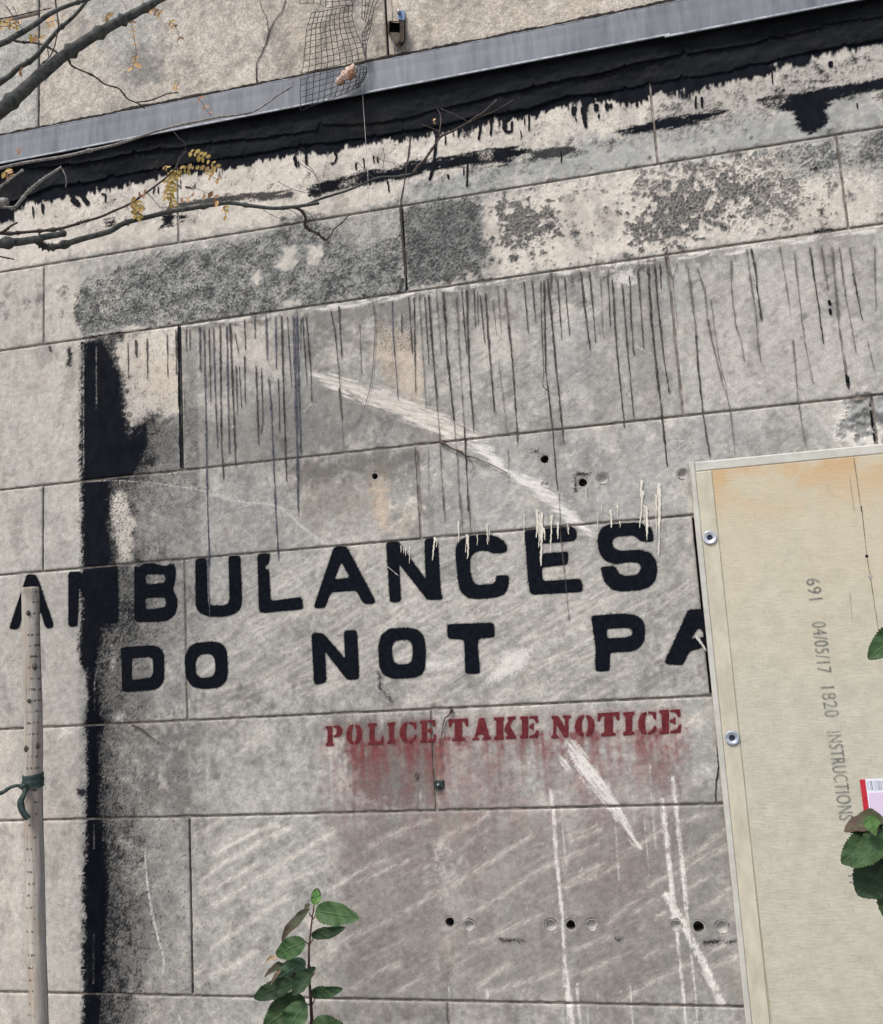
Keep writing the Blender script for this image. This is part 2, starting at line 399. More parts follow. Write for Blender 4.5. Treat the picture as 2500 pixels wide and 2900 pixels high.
# grey dirty skirt right below joint
sl, v = area(S('d', 1050, 440, 1786, 370) + S('e', 740, 240, 1786, 90) + S('f', 960, 20, 960, 60, 0, 190) + S('e', 1500, 200, 700, 300, 0, 400) + S('d', 1050, 470), soft=10, amp=6, noise=nM, amp2=8, noise2=nV); put('grime', sl, v, 0.80)
for pts, k_ in ((S('d', 1120, 430, 1786, 390, 1786, 620, 1500, 640, 1300, 560, 1120, 600), .42), (S('e', 0, 360, 500, 300, 520, 520, 300, 760, 0, 560), .5), (S('e', 700, 280, 1300, 210, 1300, 420, 1000, 520, 760, 460), .45), (S('e', 1380, 190, 1786, 150, 1786, 420, 1420, 380), .4), (S('e', 160, 300, 420, 280, 400, 640, 200, 700), .5), (S('e', 380, 900, 760, 930, 900, 1060, 420, 1110), .6), (S('e', 760, 600, 900, 620, 1000, 1000, 840, 900), .4), (S('d', 1040, 1080, 1786, 1010, 1786, 1180, 1040, 1240), .45), (S('e', 0, 1080, 400, 1040, 700, 1080, 0, 1180), .6),
                (S('e', 1100, 700, 1300, 680, 1280, 1000, 1120, 1040), .35), (S('e', 1250, 560, 1450, 600, 1440, 900, 1300, 860), .3), (S('d', 1200, 700, 1400, 800, 1500, 1150, 1200, 1180), .35)):
    sl, v = area(pts, soft=60, amp=26, noise=nM, amp2=14, noise2=nP)
    put('grime', sl, v * np.clip(0.80 + 0.3 * nG[sl] + 0.2 * nC[sl], 0, 1.2), min(k_ * 1.35, .9))
# long scraped swath
sw = S('e', 160, 715, 350, 745, 500, 785, 750, 870, 900, 950, 1115, 1070, 940, 1085, 800, 1010, 650, 940, 450, 870, 300, 790)
nSw0 = None
nSw = band(0.0025, 0.02, 0.5, angle=math.radians(-24), stretch=14, seed=21)
sl, v = area(sw, soft=9, amp=2, noise=nM, amp2=6, noise2=nSw)
put('bare', sl, v * (0.65 + 0.35 * texture(sl, nSw, -0.8, 0.6)), 1.0); put('white', sl, v * texture(sl, nSw, -0.3, 1.0), 0.8); put('ochre', sl, v, 0.22); put('grime', sl, v, 0.8, 'sub')
sl, v = area(S('e', 1050, 1095, 1180, 1140, 1250, 1240, 1450, 1320, 1620, 1488) + S('h', 1690, 160, 1760, 225, 1700, 215, 1600, 140, 1450, 20) + S('e', 1560, 1488, 1340, 1340, 1200, 1230), soft=7, amp=2, noise=nM, amp2=5, noise2=nSw)
put('white', sl, v * (0.6 + 0.4 * texture(sl, nSw, -0.6, 0.5)), 1.0)

# --- course D
sl, v = area(S('e', 50, 1200, 800, 1110, 780, 1240, 600, 1300, 200, 1330, 60, 1350), soft=40, amp=14, noise=nM, amp2=8, noise2=nF); put('grime', sl, v, 1.00)
sl, v = area(S('e', 80, 1250, 440, 1230, 480, 1488) + S('h', 420, 120, 200, 200, 100, 60), soft=60, amp=20, noise=nM); put('ochre', sl, v, 0.3); put('grime', sl, v, 0.51)
sl, v = area(S('e', 480, 1240, 560, 1240, 620, 1488) + S('h', 620, 150, 540, 210, 500, 180, 520, 0) + S('e', 500, 1380), soft=14, amp=14, noise=nM, amp2=6, noise2=nF); put('ochre', sl, v, 0.95); put('bare', sl, v, 0.5)
sl, v = area(S('h', 620, 60, 780, 60, 780, 230, 640, 200), soft=20, amp=14, noise=nM, amp2=6, noise2=nF); put('ochre', sl, v, 0.6)
sl, v = area(S('e', 620, 1440, 740, 1440) + S('h', 750, 120, 640, 130, 630, 30), soft=14, amp=14, noise=nM, amp2=6, noise2=nF); put('white', sl, v * texture(sl, nF + nM, -0.4, 0.9), 0.6)
pa('wash', S('e', 800, 1120, 1786, 1020) + S('f', 700, 950, 1560, 880, 1560, 1110, 700, 1180, 700, 1488) + S('i', 700, 110, 0, 160) + S('h', 780, 240), 0.5, soft=10, amp=10, noise=nM)
sl, v = area(S('f', 560, 1060, 720, 1020, 760, 1120, 620, 1160), soft=20, amp=10, noise=nM); put('grime', sl, v * texture(sl, nF, 0.3, 1.0), 0.87)
for t, x, y in (('e', 518, 1287), ('e', 1473, 1192), ('f', 97, 1323), ('f', 215, 1290)):
    sl, v = area(S(t, *[c for a in range(8) for c in (x + 62 * math.cos(a * .785), y + 56 * math.sin(a * .785))]), soft=30, amp=10, noise=nF)
    put('grime', sl, v * (0.35 + 0.65 * texture(sl, nF, 0, 1)), 0.7)
# grey-blue mortar patch beside the board
pa('white', S('m', 500, 900, 620, 600, 1381, 400, 1381, 1480, 700, 1480, 560, 1350, 500, 1200), 0.75, soft=8, amp=8, noise=nM, amp2=4, noise2=nF)

# --- diagonal brushed/combed stones (courses E and G) and faint elsewhere
def strokes(pts, lo, hi, k, ch='bare'):
    sl, v = area(pts, soft=14, amp=2, noise=nM)
    put(ch, sl, v * texture(sl, nD2 + 0.5 * nC + 0.5 * nM, lo + 0.5, hi + 1.0), k * 0.5)
    put('grime', sl, v * texture(sl, -nD + 0.6 * nM + 0.4 * nC, 0.4, 2.4), 0.25, 'add')
def comb(pts, w=6, k=0.8, seed=0):
    """one pale raking mark: a feathered, broken line"""
    P = wallxz(pts); sl = crop(P, (w + 10) * UNIT)
    if sl[0].stop <= sl[0].start or sl[1].stop <= sl[1].start: return
    d = sdist(P, sl, closed=False) / UNIT
    v = np.exp(-(np.clip(d + nD2[sl] * 2.2 + nF[sl] * 1.6 - w * 0.15, 0, None) / (w * 0.55)) ** 2)
    v *= np.clip(0.80 + 0.30 * nC[sl] + 0.30 * nD2[sl] + 0.15 * nS[sl], 0, 1)
    put('bare', sl, v, k); put('white', sl, v * texture(sl, nD2 + nF * .5, -0.2, 1.2), k * 0.45)
CMB = [('k',(140,1150,250,1085,380,1000,620,890,800,790,980,690,1180,570,1260,510,1400,430)),('k',(380,650,500,590,570,568)),('k',(490,490,650,400,830,340)),('k',(860,470,980,400,1150,310)),('k',(1030,890,1180,800,1300,720,1400,650,1530,580)),('k',(650,1300,800,1210)),('k',(390,1285,540,1190,660,1160)),
 ('k',(1100,1280,1180,1210,1270,1150)),('k',(1060,1040,1200,990,1450,870)),('k',(0,590,150,490,300,400)),('k',(160,480,360,360)),('k',(260,740,380,660,440,620)),('k',(430,690,700,570)),('k',(1140,1310,1400,1240,1580,1180)),('k',(1580,720,1700,640,1786,590)),('k',(1600,440,1786,360)),('k',(820,760,960,680)),('k',(540,1190,660,1140)),
 ('j',(1090,430,1250,340)),('j',(1130,690,1220,600,1440,480)),('j',(1210,530,1330,460,1450,400,1560,370)),('j',(1130,750,1250,690,1440,590)),('j',(1200,820,1420,690,1640,550)),('j',(1200,1050,1420,900,1620,770)),('j',(1110,1270,1190,1210,1300,1165,1440,1080)),('j',(1450,460,1620,390)),('j',(1090,1200,1150,1160)),('j',(1560,700,1786,620)),('j',(1280,780,1400,700)),
 ('l',(0,725,200,600,400,490,550,400)),('l',(100,690,300,590)),('l',(240,925,360,820,500,690,620,640)),('l',(400,850,560,760)),('l',(650,580,800,480)),('l',(670,620,780,550,920,490)),('l',(680,740,810,650)),('l',(740,860,850,790,920,720)),('l',(820,450,912,388)),('l',(300,1370,500,1240,700,1150)),('l',(800,1180,1000,1090)),('l',(50,1070,250,1000)),
 ('l',(780,1090,900,1040)),('l',(0,560,180,480)),('l',(640,360,800,300)),('l',(40,460,200,390)),('l',(420,950,560,860)),('l',(100,1200,300,1110)),('l',(450,1110,600,1050))]
for q_, (t, v_) in enumerate(CMB): comb(S(t, *v_), 13, 1.0, q_)
rc = random.Random(77)
def scatter_comb(xa, xb, ya, yb, n, a0, a1, l0, l1, w0, w1, k0, k1):
    for _ in range(n):
        x, y = rc.uniform(xa, xb), rc.uniform(ya, yb); a = math.radians(rc.uniform(a0, a1)); l = rc.uniform(l0, l1); cu = rc.uniform(-.06, .12) * l
        pts = [(x + l * t * math.cos(a) + cu * math.sin(math.pi * t) * math.sin(a), y - l * t * math.sin(a) + cu * math.sin(math.pi * t) * math.cos(a)) for t in (0, .25, .5, .75, 1)]
        if pts[-1][0] > xb + 10: continue
        comb(pts, rc.uniform(w0, w1), rc.uniform(k0, k1))
scatter_comb(545, 1900, 1700, 2030, 170, 22, 36, 60, 330, 3, 10, .35, .95)
scatter_comb(760, 1960, 1560, 1800, 80, 22, 38, 60, 260, 3, 9, .35, .9)
scatter_comb(560, 2040, 2340, 2840, 110, 24, 34, 50, 260, 3, 8, .25, .7)
scatter_comb(1940, 2440, 740, 1130, 70, -58, -38, 60, 240, 3, 9, .25, .7)
scatter_comb(1350, 1900, 800, 1150, 50, 20, 60, 30, 120, 2.5, 5, .15, .45)
strokes(S('g', 1060, 370, 1786, 300) + S('h', 1786, 165) + S('i', 715, 130, 835, 1120, 0, 1165) + S('h', 0, 1235) + S('g', 1060, 1270), 0.55, 1.7, 0.75)
strokes(S('j', 1085, 345) + S('k', 0, 315) + S('l', 905, 265, 1040, 1385, 0, 1370) + S('k', 400, 1350, 0, 1340) + S('j', 1085, 1310), 0.45, 1.5, 0.85)
strokes(S('f', 660, 100, 1786, 0, 1786, 830, 700, 920), 0.7, 1.9, 0.5)
strokes(S('e', 1080, 300, 1786, 180, 1786, 980, 1100, 1050), 0.9, 2.0, 0.35)
sl, v = area(S('g', 1100, 700, 1786, 600) + S('h', 1500, 1100, 0, 1200) + S('g', 1100, 1260), soft=60, amp=20, noise=nL); put('grime', sl, v * texture(sl, nG - nD * .5, -0.6, 1.4), 0.3)
sl, v = area(S('h', 1000, 640, 1700, 520, 1730, 1130, 900, 1190), soft=60, amp=20, noise=nL); put('grime', sl, v * texture(sl, nG - nD * .5, -0.9, 1.4), 0.38)

for pts, k_ in ((S('g', 620, 1310, 1000, 1290, 1080, 1488) + S('j', 1000, 280, 620, 310), .55), (S('k', 300, 320, 560, 320, 620, 900, 420, 1320, 280, 1200), .5), (S('k', 560, 900, 900, 860, 960, 1330, 620, 1330), .45), (S('k', 960, 500, 1240, 460, 1400, 1000, 1000, 1100), .35), (S('l', 60, 340, 520, 320, 560, 900, 160, 1100), .35),
                (S('g', 1060, 1130, 1400, 1130, 1360, 1260, 1070, 1270), .6), (S('h', 300, 980, 700, 1000, 640, 1210, 300, 1220), .45), (S('h', 420, 420, 800, 640, 560, 760, 380, 620), .3), (S('h', 860, 1100, 1300, 1060, 1300, 1190, 860, 1210), .4)):
    sl, v = area(pts, soft=60, amp=26, noise=nM, amp2=14, noise2=nP)
    put('grime', sl, v * np.clip(0.80 + 0.3 * nG[sl] + 0.2 * nC[sl], 0, 1.2), min(k_ * 1.35, .9))
# --- course F/G : grime and the brown run below the old leak
sl, v = area(S('g', 680, 1320, 1360, 1270, 1330, 1360, 1000, 1420, 760, 1400), soft=30, amp=16, noise=nM); put('grime', sl, v, 0.80)
sl, v = area(S('h', 250, 1250, 860, 1215, 865, 1488) + S('k', 870, 280, 420, 290, 380, 100) + S('h', 330, 1400), soft=40, amp=14, noise=nM, amp2=10, noise2=nV); put('grime', sl, v, 1.00)
sl, v = area(S('k', 240, 300, 900, 300, 930, 900, 900, 1340, 250, 1330, 330, 800), soft=60, amp=20, noise=nL, amp2=10, noise2=nM); put('grime', sl, v, 0.72)
sl, v = area(S('k', 900, 300, 1560, 290, 1700, 1350, 920, 1340), soft=60, amp=20, noise=nL, amp2=10, noise2=nM); put('grime', sl, v, 0.61)
sl, v = area(S('l', 0, 290, 900, 270, 1040, 1380, 0, 1370), soft=60, amp=20, noise=nL, amp2=10, noise2=nM); put('grime', sl, v, 0.72)
sl, v = area(S('k', 180, 1390, 960, 1390, 960, 1488, 180, 1488), soft=50, amp=10, noise=nM); put('grime', sl, v, 0.94)
sl, v = area(S('k', 810, 0, 875, 0, 885, 280, 830, 250), soft=16, amp=8, noise=nM, amp2=6, noise2=nF); put('ochre', sl, v, 0.7)
sl, v = area(S('k', 860, 320, 960, 320, 970, 480, 880, 420), soft=16, amp=10, noise=nM, amp2=6, noise2=nF); put('ochre', sl, v, 0.6)
sl, v = area(S('k', 850, 480, 960, 470, 985, 700, 880, 740, 820, 640, 850, 560), soft=14, amp=10, noise=nM, amp2=8, noise2=nF); put('white', sl, v * texture(sl, nC + nF * .4, -0.5, 1.8), 0.4)
sl, v = area(S('k', 900, 1020, 990, 1000, 960, 1160, 880, 1100), soft=14, amp=10, noise=nM, amp2=8, noise2=nF); put('ochre', sl, v, 0.4)
sl, v = area(S('k', 130, 860, 220, 870, 235, 1100, 150, 1150), soft=16, amp=10, noise=nM); put('bare', sl, v, 0.7)
sl, v = area(S('i', 700, 1180, 830, 1160, 860, 1488) + S('l', 905, 240, 700, 250), soft=20, amp=10, noise=nM); put('wash', sl, v * texture(sl, nM + nF * .5, -0.5, 0.6), 0.8)

# --- vertical black tar band and its speckled halo
bandL = S('d', 458, 528, 452, 800, 450, 1300, 452, 1488) + S('g', 455, 200, 456, 430, 450, 600, 447, 760, 444, 930, 476, 985, 486, 1100, 478, 1300, 486, 1488) + S('j', 485, 100, 478, 330, 474, 520, 466, 640, 470, 900, 464, 1180, 468, 1310, 455, 1488, 448, 1900)
bandR = S('j', 560, 1900, 560, 1488, 570, 1350, 600, 1200, 600, 950, 610, 800, 612, 600, 595, 450, 565, 300, 572, 60) + S('g', 562, 1488, 565, 1380, 600, 1280, 565, 1200, 545, 1000, 562, 900, 585, 760, 660, 725, 664, 400, 640, 380, 612, 200, 622, 0) + S('d', 632, 1440, 625, 1330, 730, 1300, 790, 1240, 835, 1100, 830, 975, 750, 1000, 718, 990, 700, 850, 682, 700, 640, 640, 600, 560, 570, 522)
pa('tar', bandL + bandR, 1.0, soft=5, amp=3, noise=nM, amp2=5, noise2=nF)
halo = S('d', 560, 530, 700, 560, 760, 1000, 1000, 900, 1080, 1240) + S('g', 860, 200, 840, 380, 900, 700, 860, 1100, 1000, 1280, 1000, 1488) + S('j', 1040, 100, 960, 340, 1050, 700, 1060, 1200, 1000, 1488, 1000, 1900) + S('j', 560, 1900, 560, 1488, 600, 900, 560, 200) + S('g', 570, 1300, 560, 900, 640, 600, 620, 0) + S('d', 640, 1400, 740, 1150)
P = wallxz(halo); sl = crop(P, 0.02)
dB = -sdist(wallxz(bandL + bandR), sl) / UNIT           # distance outside the band
inH = sstep((sdist(P, sl) / UNIT + nM[sl] * 12) / 30)
GXs = gx[sl[1]][None, :]
right = (GXs > wallxz(S('g', 500, 500))[0][0]).astype(np.float32)
dens = np.exp(-np.clip(dB + nM[sl] * 22 + nL[sl] * 18, 0, None) / 95.0) * right
dS = np.exp(-np.clip(dB + nM[sl] * 16 + nG[sl] * 16 + nC[sl] * 8, 0, None) / 75.0) * right
put('tar', sl, sstep((dens * 2.3 - 1.45 + 0.62 * (nS[sl] + nF[sl] * 0.7 + nC[sl] * 0.4)) / 0.45), 0.92)
put('tar', sl, dS * np.clip(0.60 + 0.50 * nS[sl] + 0.35 * nF[sl], 0, 1), 0.9)
creamC = S('d', 640, 500, 800, 470, 1000, 455, 1012, 900, 940, 960, 850, 930, 760, 1000, 725, 1010, 705, 860, 690, 720, 650, 600)
slc, vc = area(creamC, soft=8, amp=8, noise=nM, amp2=7, noise2=nF)
PEND = (slc, vc)
put('grime', sl, np.clip(dens * 1.5, 0, 1) * np.clip(0.78 - 0.25 * nS[sl] + 0.2 * nC[sl], 0, 1), 1.0)
dens2 = np.exp(-np.clip(dB, 0, None) / 230.0) * right
sl2 = sl
put('grime', sl, dens2 * texture(sl, nS + nF * .5, -0.2, 1.4), 0.75)
C['grime'][sl] += 0.50 * dens2 * np.clip(1 + 0.45 * nG[sl] + 0.2 * nP[sl], 0, 2)
for p in (S('g', 625, 0, 660, 0, 700, 30, 745, 110, 762, 170, 745, 300, 740, 380, 660, 385, 640, 260, 620, 160), S('d', 650, 1370, 690, 1370, 720, 1488, 635, 1488, 630, 1420)):
    sl, v = area(p, soft=6, amp=5, noise=nM, amp2=6, noise2=nF)
    put('tar', sl, v * texture(sl, -nF - nM * .5, -0.7, -0.2), 0.97, 'sub'); put('grime', sl, v, 0.8, 'sub'); put('bare', sl, v, 1.0)
sl, v = area(S('d', 660, 500, 1000, 455, 1005, 520, 740, 560, 690, 600), soft=8, amp=6, noise=nM)
put('tar', sl, v * texture(sl, nF + nS * .6, 0.3, 0.9), 0.9)
sl, v = area(S('d', 1120, 440, 1500, 400, 1500, 420, 1120, 470), soft=8, amp=4, noise=nM); put('grime', sl, v, 0.9)
for p in (S('j', 430, 170, 470, 160, 490, 200, 450, 212, 428, 195), S('d', 372, 565, 395, 562, 405, 600, 400, 668, 370, 672, 380, 620), S('d', 270, 560, 290, 556, 292, 590, 276, 586), S('d', 346, 355, 354, 355, 354, 392, 346, 390),
          S('h', 535, 995, 550, 995, 556, 1105, 542, 1105), S('h', 560, 1100, 572, 1110, 620, 1155, 612, 1168), S('k', 752, 75, 760, 70, 764, 120, 752, 122), S('c', 1425, 1180, 1450, 1150, 1450, 1215, 1430, 1220), S('c', 1400, 1290, 1505, 1280, 1505, 1300, 1400, 1308),
          S('l', 775, 1020, 870, 1015, 870, 1035, 780, 1040), S('l', 890, 1030, 960, 1010, 962, 1025, 900, 1040), S('k', 1215, 1005, 1355, 1015, 1355, 1025, 1220, 1022), S('l', 280, 1008, 315, 1005, 315, 1022, 285, 1022),
          S('c', 1380, 945, 1420, 935, 1420, 955, 1385, 962), S('e', 1400, 1140, 1435, 1140, 1435, 1150, 1400, 1150), S('e', 1640, 1280, 1650, 1280, 1655, 1372, 1640, 1372), S('e', 1650, 1268, 1725, 1268, 1725, 1285, 1655, 1290), S('e', 1460, 1325, 1490, 1325, 1490, 1332, 1460, 1332)):
    pa('tar', p, 0.95, soft=3, amp=3, noise=nF)

# --- paint runs: the stone beside each run is stained
DR = [('d',(720,530,722,745),5,'K'),('d',(765,520,768,620),10,'K'),('d',(828,510,830,750),6,'K'),('d',(940,485,943,735),5,'K'),('d',(990,465,993,720),6,'K'),('d',(1048,460,1048,590),5,'K'),('d',(1068,460,1068,575),4,'K'),('d',(1125,450,1127,695),9,'B'),
 ('d',(1148,460,1155,800,1168,1488,1175,1680,1178,1828),7,'B'),('g',(1168,340,1180,690),5,'B'),('d',(1175,460,1186,875),5,'K'),('d',(1200,455,1210,800,1225,1135),6,'B'),('d',(1238,440,1245,1100,1258,1310),7,'K'),('d',(1275,440,1282,800,1290,1170),7,'B'),('d',(1293,430,1310,800,1326,1235),8,'K'),
 ('d',(1328,660,1335,955),5,'K'),('d',(1345,670,1358,905),4,'K'),('d',(1375,410,1380,580),6,'K'),('d',(1375,610,1378,880),5,'K'),('d',(1320,480,1342,600),4,'K'),('d',(1432,390,1435,520),5,'B'),('d',(1440,670,1455,1115),6,'K'),('d',(1470,680,1478,985,1465,1060),4,'K'),
 ('d',(1497,390,1503,640),8,'B'),('d',(1510,735,1525,900,1540,1250,1552,1488),6,'B'),('g',(1545,0,1568,385),6,'B'),('d',(1550,390,1553,690),5,'B'),('d',(1583,390,1600,1000,1612,1325),7,'K'),('d',(1565,740,1573,1040),4,'K'),('d',(1615,390,1640,795),5,'K'),
 ('d',(1650,390,1665,900,1678,1488),10,'B'),('g',(1676,0,1678,132),4,'B'),('d',(1668,390,1692,1165),9,'B'),('d',(1700,390,1727,780),5,'K'),('d',(1722,390,1748,700,1753,870),5,'K'),('d',(1035,815,1040,945),5,'F'),('d',(1690,400,1690,600),3,'K'),
 ('e',(270,350,295,470,318,700),4,'K'),('e',(318,700,335,970,345,1130),5,'F'),('e',(318,330,325,480,335,620),6,'K'),('e',(435,430,445,720),5,'F'),('e',(318,790,338,980),6,'K'),('e',(618,300,622,500,640,700,650,860),4,'B'),('e',(670,380,670,490),4,'K'),('e',(710,280,730,600),6,'K'),('e',(740,280,748,820),5,'K'),
 ('e',(768,270,790,600,808,905),5,'F'),('e',(800,280,823,660),4,'K'),('e',(822,270,845,600,875,960,885,1080,905,1488),6,'F'),('h',(905,0,915,160),3,'B'),('e',(822,270,845,600,870,850),6,'K'),('e',(865,280,880,450,893,605),4,'F'),('e',(905,250,925,600,940,750,965,980),8,'K'),('e',(965,980,985,1200,998,1488),5,'F'),('h',(1000,0,1012,230),4,'F'),
 ('e',(980,280,995,600,1022,1010),8,'F'),('e',(1022,1010,1035,1250,1045,1488),6,'K'),('h',(1045,0,1058,222),5,'F'),('e',(1008,240,1025,480,1038,610),5,'K'),('e',(1035,240,1050,700,1075,1035),7,'K'),('e',(1075,240,1085,460),5,'K'),('e',(1095,250,1100,430),3,'K'),('e',(1110,270,1138,548),5,'K'),('e',(1140,260,1160,550,1192,930),6,'K'),
 ('e',(1180,300,1205,500),4,'F'),('e',(1210,220,1230,490),5,'F'),('e',(1250,230,1270,430),9,'F'),('e',(1270,430,1290,620,1320,1050,1322,1110),6,'K'),('e',(1212,640,1235,800,1265,1060),4,'F'),('e',(1355,190,1383,490),4,'K'),('e',(1403,190,1423,430),4,'K'),('e',(1450,190,1458,500,1468,700,1460,780,1505,820),3,'K'),
 ('e',(1470,190,1480,700,1520,1050,1545,1370),6,'K'),('h',(1555,0,1565,250,1612,715),4,'F'),('e',(1488,170,1510,380,1535,650,1580,1100),7,'K'),('e',(1545,180,1570,520),4,'K'),('e',(1585,170,1612,495),4,'K'),('e',(1675,140,1705,400,1730,585),7,'K'),('e',(1725,140,1745,350,1760,540),5,'K'),
 ('e',(760,1140,770,1300,780,1488),6,'F'),('e',(820,1130,825,1400),3,'F'),('e',(1270,1140,1272,1340),4,'F'),
 ('f',(200,160,212,460,222,520),4,'F'),('f',(240,150,255,450),4,'K'),('f',(265,180,285,500,300,680,335,1020),6,'K'),('f',(320,200,350,560,385,960),5,'K'),('f',(362,160,372,430,387,610),5,'K'),('f',(410,140,430,400,440,575),5,'K'),('f',(467,120,485,400,510,650,545,950,575,1235),8,'K'),('f',(505,100,525,360,560,660,588,825),6,'K'),
 ('f',(535,100,540,240),5,'K'),('f',(585,110,605,190,620,350,635,465),4,'F'),('f',(630,90,605,185),4,'F'),('f',(690,110,715,300,740,520),8,'F'),('f',(735,500,750,700,775,940,815,1185),6,'K'),('f',(745,120,785,250,800,400),8,'F'),('f',(800,400,830,550,870,700,890,790),8,'F'),('f',(820,300,860,600,905,790),4,'F'),
 ('f',(935,80,935,250,960,450,990,520,1008,650),6,'F'),('f',(1020,10,1045,200,1075,400,1085,560,1105,660),6,'F'),('f',(1045,10,1070,130,1080,240,1105,420),7,'K'),('f',(1205,0,1240,200,1270,400),4,'F'),('f',(1280,520,1310,870,1330,1000,1355,1130),5,'F'),('f',(1290,30,1320,330,1350,560,1395,775),5,'F'),('f',(1375,0,1400,180,1420,300,1452,545),6,'K'),
 ('f',(1440,0,1480,250),8,'F'),('f',(1540,0,1580,300,1610,450,1635,600),6,'F'),('f',(1500,0,1540,450,1590,800),9,'F'),('f',(1600,0,1620,160),5,'F'),('f',(1618,150,1645,290,1670,415),6,'K'),('f',(1740,0,1740,200,1750,355),5,'F'),('f',(900,790,930,930,955,1175),4,'F'),('f',(1700,530,1740,700),4,'F'),
 ('f',(1484,298,1488,330),9,'T'),('f',(1489,345,1492,385),6,'T'),('f',(1580,715,1594,795),9,'T'),('f',(1712,880,1726,1000,1742,1102),6,'T')]
for t, v, w, mt in DR:
    if mt == 'T': continue
    P = wallxz(S(t, *v)); sl = crop(P, 16 * UNIT)
    if sl[0].stop <= sl[0].start or sl[1].stop <= sl[1].start: continue
    d = sdist(P, sl, closed=False) / UNIT
    fade = np.clip((gz[sl[0]][:, None] - P[-1, 1]) / max(P[0, 1] - P[-1, 1], 1e-3), 0, 1)
    put('grime', sl, np.exp(-(d / (w * 0.9 + 1)) ** 2) * np.clip(0.55 + 0.3 * nV[sl] + 0.2 * nC[sl], 0, 1) * (0.45 + 0.55 * fade), {'K': 0.5, 'B': 0.45, 'F': 0.4}[mt], 'add')
    top = P[0]; s2 = crop(np.array([top - 0.03, top + 0.03]), 0.0)
    if v[1] < 500 and s2[0].stop > s2[0].start and s2[1].stop > s2[1].start:
        ex = (gx[s2[1]][None, :] - top[0]) / (w * 1.5 * UNIT); ez = (gz[s2[0]][:, None] - top[1] + 0.008) / 0.014
        put('grime', s2, np.exp(-(ex * ex + ez * ez)) * np.clip(0.8 + 0.3 * nF[s2], 0, 1), 0.9)

# --- tar under the flashing
lowA = S('a', -100, 1260, 0, 1250, 60, 1235, 90, 1160, 200, 1130, 330, 1110, 480, 1085, 620, 1045, 800, 1012, 900, 990, 1100, 962, 1250, 942, 1400, 908, 1600, 875, 1700, 855) + S('b', 100, 860, 200, 850, 300, 832, 480, 800, 560, 775, 700, 765, 860, 742, 1000, 735, 1090, 692, 1250, 668, 1400, 648, 1500, 600, 1600, 575) + \
       S('c', 100, 580, 200, 570, 400, 562, 490, 520, 600, 500, 700, 525, 720, 492, 850, 462, 1000, 432, 1150, 398, 1170, 352, 1330, 360, 1400, 310, 1500, 282, 1786, 250, 1900, 240)
topA = S('c', 1900, -60) + S('b', 0, 560) + S('a', -100, 880)
pa('tar', lowA + topA, 1.0, soft=3, amp=5, noise=nM, amp2=5, noise2=nV, bias=9)
for p, k in ((S('b', 160, 1090, 200, 1035, 350, 990, 500, 965, 650, 945, 720, 912, 900, 888, 1050, 865, 1200, 842, 1400, 825, 1260, 915, 1000, 930, 800, 962, 700, 1000, 500, 1020, 300, 1068, 180, 1102), 1),
             (S('b', 1380, 850, 1580, 830, 1640, 848, 1560, 882, 1400, 892), 0.9), (S('c', 290, 742, 500, 675, 900, 620, 860, 655, 700, 702, 450, 742, 310, 748), 1),
             (S('c', 1090, 570, 1300, 530, 1786, 440, 1900, 430, 1900, 500, 1786, 512, 1550, 545, 1460, 600, 1465, 690, 1380, 745, 1300, 700, 1285, 620, 1200, 604, 1110, 582), 1),
             (S('a', 930, 1170, 1000, 1140, 1250, 1112, 1400, 1092, 1640, 1080, 1640, 1112, 1400, 1112, 1250, 1140, 980, 1172), 0.9), (S('a', 912, 1215, 975, 1215, 970, 1262, 890, 1282, 920, 1250), 1), (S('a', 1000, 1218, 1040, 1222, 1020, 1242), 1),
             (S('a', 590, 1250, 640, 1235, 645, 1258, 600, 1262), 1), (S('a', 1730, 1060, 1786, 1040, 1786, 1090, 1745, 1100), 1), (S('c', 1780, 500, 1900, 490, 1900, 560, 1750, 540), 0.8), (S('b', 620, 960, 860, 940, 700, 1000, 560, 1010), .9)):
    pa('tar', p, k, soft=3, amp=4, noise=nH, amp2=3, noise2=nF, bias=4)
for p in (S('b', 1120, 860, 1180, 850, 1170, 895, 1110, 890), S('b', 330, 1030, 420, 1000, 380, 1055, 320, 1050), S('c', 1140, 560, 1250, 540, 1200, 600, 1130, 590)):
    sl, v = area(p, soft=5, amp=4, noise=nF); put('tar', sl, v * texture(sl, nF, 0.0, 0.5), 0.9, 'sub')
slc, vc = PEND
put('tar', slc, vc * np.clip(1.0 - 0.9 * texture(slc, nS + 0.5 * nC, 1.1, 1.7), 0, 1), 0.95, 'sub'); put('grime', slc, vc, 0.7, 'sub'); put('bare', slc, vc, 0.95)
# loose flecks of tar around the smears
sl, v = area(S('a', 100, 1080, 1786, 860) + S('b', 1786, 560) + S('c', 600, 500, 600, 640, 0, 880) + S('b', 1300, 950, 0, 1100) + S('a', 900, 1250, 200, 1300), soft=30, amp=10, noise=nM)
put('tar', sl, v * texture(sl, nF + 0.7 * nM, 1.9, 2.2), 0.9)
sl, v = area(S('c', 600, 480, 1150, 400, 1400, 320, 1786, 280, 1786, 420, 1200, 560, 800, 640), soft=20, amp=10, noise=nM)
put('tar', sl, v * texture(sl, nF + 0.6 * nM, 1.1, 1.5), 0.8)
for p in (S('c', 1400, 340, 1440, 380, 1490, 440, 1480, 450, 1420, 400, 1390, 350), S('c', 1610, 300, 1645, 330, 1640, 360, 1600, 355), S('c', 1680, 305, 1720, 345, 1710, 348, 1685, 325), S('c', 1370, 450, 1500, 450, 1450, 465, 1380, 468), S('b', 1010, 745, 1060, 735, 1050, 770, 1010, 770)):
    pa('tar', p, 0.9, soft=4, amp=5, noise=nF)

